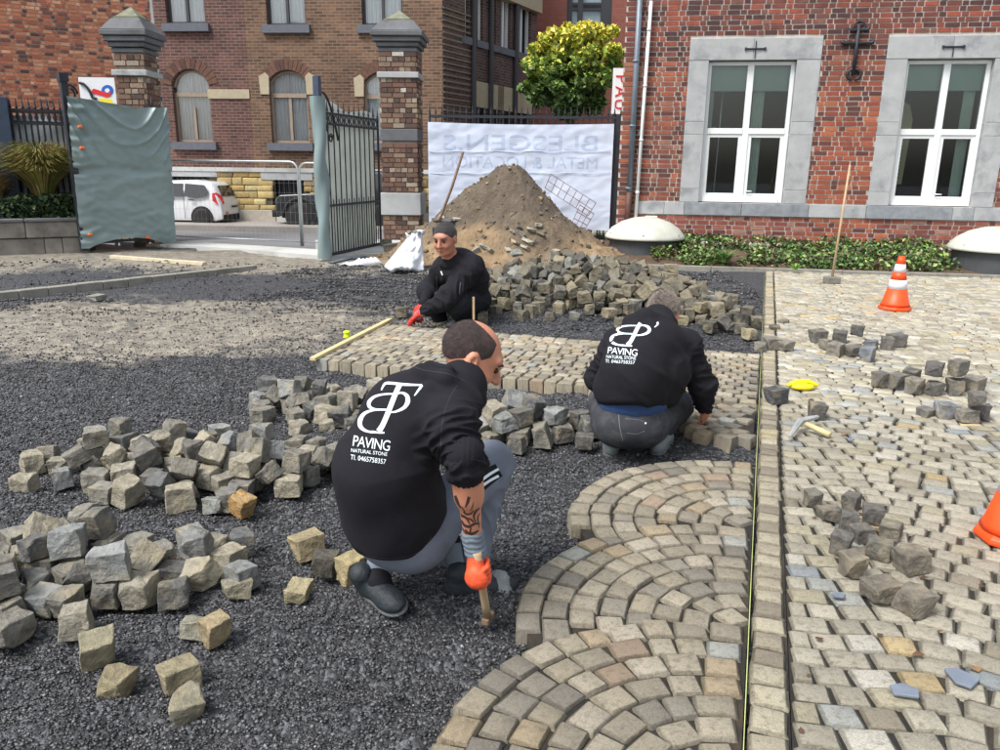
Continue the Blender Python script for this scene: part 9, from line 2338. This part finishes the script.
    ink_l = [([(432, 246), (440, 268), (452, 292)], [10, 12, 3]), ([(484, 250), (478, 272), (470, 290)], [12, 11, 3]), ([(440, 298), (452, 318), (474, 330), (486, 352)], [5, 10, 9, 4]), ([(524, 292), (508, 306), (502, 326), (510, 348)], [4, 9, 8, 3]), ([(456, 338), (466, 356), (484, 362), (504, 352), (526, 350)], [4, 9, 12, 9, 4]), ([(470, 372), (480, 386), (500, 388), (520, 376)], [5, 11, 12, 5]), ([(480, 398), (496, 404), (512, 398)], [5, 10, 5]),
             ([(462, 306), (476, 316), (492, 312), (500, 300)], [3, 6, 6, 3]), ([(524, 312), (516, 330), (522, 366)], [3, 6, 3]), ([(452, 352), (460, 370), (474, 392)], [3, 6, 3]), ([(492, 366), (488, 380), (494, 396)], [5, 7, 4]), ([(446, 280), (462, 296), (470, 312)], [2, 4, 2]), ([(500, 270), (496, 290), (488, 304)], [2, 4, 2]), ([(478, 330), (492, 336), (502, 346)], [5, 8, 5])]
    strokes(ba, [([g2(*p_) for p_ in pts], [w_ / 3.75 for w_ in ws]) for pts, ws in ink_l], ink, 'tattoo', body, .0006)
    hm = thing('paving_hammer', hb, 'hammer with wooden handle held in the orange glove of the bald man', 'hammer'); mb = MB(); mb.tube([hb + hdir * .02, hb + hdir * .1, h0 + hdir * .02, h0 + hdir * .10], [.0165, .0155, .015, .016], 12); mb.build('handle', m_hand, hm, smooth=True)
    mb = MB(); sd_ = Vector((.35, .9, 0)).normalized(); mb.box(hb + Vector((0, 0, .012)), (.03, .07, .026), rotz(math.atan2(sd_.y, sd_.x) - 1.57)); mb.build('head', mat('rusty hammer head', lin((128, 104, 84)), rough=.8, var=.3, bump=.4), hm, bevel=.004)
# ---- man 2: crouching with his back to the camera
def man2():
    o = thing('person', G(632, 455, GZ), 'grey haired man in black hoodie and faded jeans crouching to set a cobble', 'person'); Y = Yp; s = 1.12
    pel = Y(630, 420, 4.42); mid = Y(640, 378, 4.42); che = Y(650, 345, 4.50); nk = Y(657, 322, 4.68); hc = Y(664, 311, 4.86); rsh = Y(684, 346, 4.58); lsh = Y(619, 346, 4.62); rel = Y(702, 384, 4.60); rwr = Y(704, 409, 4.78); lel = Y(598, 378, 4.72); lwr = Y(622, 398, 5.0)
    rhip = Y(650, 420, 4.45); lhip = Y(612, 420, 4.45); rkn = Y(678, 405, 4.95); lkn = Y(604, 402, 4.95); ran = Y(655, 444, 4.62); lan = Y(612, 446, 4.60); X = Vector
    hf = X((.35, .75, -.55)); hu = X((.2, .45, .85)); v = Vol(); P, M = head(v, hc, hf, hu, s); v.chain([hc + X((0, -.03, -.06)), nk, che], [.066, .07, .12], .04); v.chain([che, mid, pel], [.14, .14, .15], .05); v.chain([che, rsh, rel, rwr], [.08, .055, .044, .031]); v.chain([che, lsh, lel, lwr], [.08, .055, .044, .031]); v.chain([rhip, rkn, ran], [.09, .065, .045]); v.chain([lhip, lkn, lan], [.09, .065, .045])
    hand_to = G(706, 424, .0) + X((0, 0, .03)); d_ = (hand_to - rwr); openhand(v, rwr, d_, X((.1, -.8, .5)), s, curl=.55, thumb=-1); openhand(v, lwr, X((.3, .5, -.5)), X((0, 0, 1)), s, curl=.5)
    v.cone(ran, ran + X((0, .08, -.05)), .03, .03); v.cone(lan, lan + X((0, .08, -.05)), .03, .03); body = vol_obj(v, .006, 'body', m_skin, o)
    hv = Vol(); r, f, u, MM = frame3(hf, hu); hv.ell(P(0, -.014, .014), (.083 * s, .104 * s, .096 * s), M, .01); hv.cut(P(0, .05, .0), f + u * .3, .02); hv.cut(P(0, -.02, -.065), -u, .015)
    for q in (-1, 1): hv.ell(P(q * .084, .0, -.024), (.018 * s, .028 * s, .042 * s), M, .006, True)
    strands(vol_obj(hv, .005, 'hair', m_hairg, body, wr=lambda p_: .004 * noise.noise(p_ * 60)), 7000, .022, .0012, mat('grey hair strand', lin((140, 130, 122)), rough=.6, var=.4, vscale=40, bump=0), (0, -.3, -.7), 2); features(P, s, body, m_hairg)
    I = Matrix.Identity(3); hd = Vol(); hd.ell(che, (.20, .165, .15), I, .05); hd.chain([che, Y(634, 372, 4.40), Y(630, 392, 4.40)], [.17, .19, .19], .07); hd.ell(Y(632, 386, 4.44), (.225, .18, .13), I, .05); hd.chain([che.lerp(rsh, .5), rsh, rel, rwr], [.12, .098, .078, .05], .05); hd.chain([che.lerp(lsh, .5), lsh, lel, lwr], [.12, .098, .078, .055], .05)
    hd.cone(che, nk, .16, .11, .05); hd.chain([Y(630, 322, 4.56), Y(646, 318, 4.48), Y(666, 322, 4.52)], [.045, .055, .04], .03); hd.chain([Y(634, 330, 4.50), Y(650, 326, 4.42), Y(672, 330, 4.5)], [.028, .034, .026], .02); hd.chain([che, Y(666, 372, 4.46), Y(662, 392, 4.48)], [.14, .13, .12], .06)
    for i in range(12): a = math.pi * 2 * i / 12; t3 = frame3(X((.2, .55, .7)), X((0, 0, 1))); q0 = nk + t3[0] * .095 * math.cos(a) + t3[2] * .08 * math.sin(a); q1 = nk + t3[0] * .095 * math.cos(a + .53) + t3[2] * .08 * math.sin(a + .53); hd.cone(q0, q1, .026, .026, .02)
    hd.cut(Y(630, 405, 4.2), X((-.05, -.35, -1)), .03); hood = vol_obj(hd, .008, 'hoodie', m_black, o, wr=folds(.011, [(rsh, rel, 1, 18), (rel, rwr, .9, 18), (lsh, lel, .9, 18), (pel, che, .9, 11, .30)], 1.3, 7))
    bv = bvh_of(hood); A = np.linalg.solve(np.array([[270, 493, 1], [163, 435, 1], [418, 315, 1]], float), np.array([[325, 437], [210, 395], [462, 325]], float)); f4 = lambda x, y: (580 + x / 6.667, 280 + y / 6.667); fm = lambda x, y: f4(*(np.array([x, y, 1.0]) @ A)); strokes(bv, [([fm(*p_) for p_ in pts], [w_ * .14 for w_ in ws]) for pts, ws in [([(474, 246), (476, 268), (452, 300)], [16, 14, 4])] + [([(366, 262), (345, 305), (312, 390), (284, 455), (262, 490)], [26, 26, 27, 27, 30])] + MONO[3:]], m_print, 'monogram', hood)
    ptext(bv, 'PAVING', f4(184, 490), f4(380, 508), f4(190, 446), m_print, 'lettering', hood, .9); ptext(bv, 'NATURAL STONE', f4(176, 521), f4(372, 533), f4(178, 500), m_print, 'lettering', hood); ptext(bv, 'Tl. 0465758357', f4(168, 550), f4(364, 562), f4(171, 529), m_print, 'lettering', hood)
    ts = Vol(); ts.ell(Y(632, 400, 4.44), (.21, .185, .15), I, .03); vol_obj(ts, .009, 'blue_shirt', mat('blue cotton shirt', lin((40, 66, 108)), rough=.9, var=.2, bump=.3, bscale=100), o, wr=lambda p_: .004 * noise.noise(p_ * 25))
    tr = Vol(); tr.ell(pel + X((0, 0, -.01)), (.225, .18, .155), I, .05); tr.ell(pel + X((-.08, -.06, -.03)), (.11, .11, .11), I, .05); tr.ell(pel + X((.08, -.06, -.03)), (.11, .11, .11), I, .05); tr.chain([rhip, rkn, ran + X((0, .02, .03))], [.125, .095, .066], .05); tr.chain([lhip, lkn, lan + X((0, .02, .03))], [.125, .095, .066], .05); tr.ell(pel + X((-.02, -.22, .14)), (.12, .10, .07), I, .02, True)
    trs = vol_obj(tr, .009, 'jeans', m_jean, o, wr=folds(.008, [(rhip, rkn, .8, 10), (lhip, lkn, .8, 10), (lhip, rhip, .5, 8)], 1.3, 3)); bt = bvh_of(trs); g5 = lambda x, y: (580 + x / 6.667, 370 + y / 6.667); seam = mat('jean seam', lin((112, 114, 118)), rough=.9, bump=0)
    strokes(bt, [([g5(258, 300), g5(265, 380), g5(285, 470)], .6), ([g5(300, 325), g5(380, 330), g5(430, 345)], .5), ([g5(310, 420), g5(380, 425), g5(430, 405)], .5)], seam, 'seam', trs); strokes(bt, [([g5(432, 352), g5(440, 358)], 1.8)], m_print, 'rivet', trs, .004)
    shoe(o, G(610, 458, GZ), G(615, 446, GZ) + X((0, .14, 0)), X((0, 0, 1)), 1.15, m_shoeg, m_sole); shoe(o, G(656, 456, GZ), G(668, 446, GZ) + X((.02, .14, 0)), X((0, 0, 1)), 1.15, m_shoeg, m_sole)
# ---- man 3: facing the camera across the strip
def man3():
    o = thing('person', G(455, 326, GZ), 'man with dark grey hair in a black jacket crouching with red gloves', 'person'); Y = Yp; s = 1.38; X = Vector
    pel = Y(468, 298, 8.45); mid = Y(468, 282, 8.35); che = Y(459, 268, 8.15); nk = Y(451, 259, 8.05); hc = Y(445, 237, 7.95); lsh = Y(471, 268, 8.05); rsh = Y(443, 270, 8.25); lel = Y(448, 298, 7.85); lwr = Y(423, 312, 7.86); rel = Y(432, 285, 8.35); rwr = Y(424, 303, 8.1)
    rhip = pel + X((-.12, .06, 0)); lhip = pel + X((.10, -.08, 0)); rkn = Y(428, 292, 8.3); lkn = Y(457, 303, 7.95); ran = Y(440, 318, 8.45); lan = Y(464, 318, 8.25); hf = X((-.36, -.88, -.22)); hu = X((-.12, -.2, 1))
    v = Vol(); P, M = head(v, hc, hf, hu, s); v.chain([hc + X((.01, .03, -.08)), nk, che], [.075, .08, .14], .05); v.chain([che, mid, pel], [.17, .17, .17], .05); v.chain([che, lsh, lel, lwr], [.1, .07, .055, .038]); v.chain([che, rsh, rel, rwr], [.1, .07, .055, .038]); v.chain([rhip, rkn, ran], [.11, .08, .055]); v.chain([lhip, lkn, lan], [.11, .08, .055])
    ht = G(409, 322, .02); v.cone(lwr, lwr.lerp(ht, .3), .035, .03); body = vol_obj(v, .008, 'body', skin_mat('tanned skin', (178, 122, 100)), o)
    hv = Vol(); r, f, u, MM = frame3(hf, hu); hv.ell(P(0, -.012, .017), (.0792 * s, .0995 * s, .0915 * s), M, .01); hv.cut(P(0, .082, .058), f + u * -.75, .01); hv.cut(P(0, -.01, -.05), -u, .02); hv.ell(P(0, .11, -.02), (.066 * s, .065 * s, .080 * s), M, .008, True)
    for q in (-1, 1): hv.ell(P(q * .086, .0, -.03), (.02 * s, .03 * s, .042 * s), M, .006, True)
    strands(vol_obj(hv, .006, 'hair', m_hairs, body, wr=lambda p_: .003 * noise.noise(p_ * 40)), 3000, .010, .0022, mat('dark grey hair strand', lin((96, 92, 92)), rough=.6, var=.4, vscale=30, bump=0), (.1, .5, .5), 3); features(P, s, body, m_hairs)
    I = Matrix.Identity(3); jk = Vol(); jk.ell(che, (.21, .18, .18), I, .06); jk.chain([che, Y(467, 280, 8.30), Y(466, 292, 8.38)], [.19, .215, .20], .08); jk.chain([che.lerp(lsh, .5), lsh, lel, lwr + (lel - lwr) * .12], [.15, .13, .098, .064], .06); jk.chain([che.lerp(rsh, .5), rsh, rel, rwr], [.15, .12, .09, .06], .06); jk.cone(che, nk, .17, .10, .05)
    for i in range(12): a = math.pi * 2 * i / 12; t3 = frame3(X((-.25, -.5, .8)), X((0, 1, .2))); q0 = nk + t3[0] * .10 * math.cos(a) + t3[2] * .09 * math.sin(a); q1 = nk + t3[0] * .10 * math.cos(a + .53) + t3[2] * .09 * math.sin(a + .53); jk.cone(q0, q1, .034, .034, .02)
    vb = P(0, .13, -.17); jk.ell(vb, (.06, .06, .08), I, .02, True); jac = vol_obj(jk, .011, 'jacket', m_black, o, wr=folds(.016, [(lsh, lel, 1, 9), (lel, lwr, 1, 10), (pel, nk, .8, 10, .30)], 1.5, 4)); bj = bvh_of(jac); g6 = lambda x, y: (390 + x / 9.09, 210 + y / 9.09)
    strokes(bj, [([g6(466, 555), g6(480, 592)], 1.0)], m_print, 'drawcord_tip', jac, .006); strokes(bj, [([g6(425, 600), g6(425, 700), g6(420, 760)], .5)], mat('grey zip', lin((96, 100, 108)), rough=.4, bump=0), 'zip', jac, .005); strokes(bj, [([g6(640, 660), g6(632, 720), g6(630, 765)], .7)], mat('grey zip'), 'pocket_zip', jac, .005)
    tr = Vol(); tr.ell(pel + X((-.03, 0, 0)), (.21, .2, .18), I, .06); tr.chain([rhip, rkn, ran], [.16, .115, .085], .05); tr.chain([lhip, lkn, lan], [.16, .12, .09], .05); vol_obj(tr, .012, 'trousers', m_blackt, o, wr=folds(.012, [(lhip, lkn, .8, 9), (lkn, lan, 1, 10), (rhip, rkn, .8, 9)], 1.6, 6))
    gl = Vol(); mr_ = mat('red glove', lin((206, 58, 48)), rough=.6, var=.12, bump=.3, bscale=100); openhand(gl, lwr.lerp(ht, .1), ht - lwr, X((.1, -.3, 1)), s, curl=.25, thumb=-1, spread=.2, grow=.004); g_ = vol_obj(gl, .007, 'glove', mr_, o); gc = Vol(); gc.chain([lwr.lerp(lel, .15), lwr.lerp(ht, .35)], [.052, .045]); vol_obj(gc, .008, 'glove_cuff', m_glc, g_)
    gl = Vol(); openhand(gl, rwr, X((-.3, -.4, -.6)), X((-.4, -.5, .6)), s, curl=.5, grow=.004); vol_obj(gl, .008, 'glove', mr_, o)
    shoe(o, G(468, 327, GZ) + X((.06, .05, 0)), G(452, 329, GZ) + X((-.04, -.02, 0)), X((0, 0, 1)), 1.3, m_shoe, m_sole); shoe(o, G(444, 321, GZ) + X((.05, .1, 0)), G(432, 322, GZ) + X((0, 0, 0)), X((0, 0, 1)), 1.3, m_shoe, m_sole)
man1(); man2(); man3()
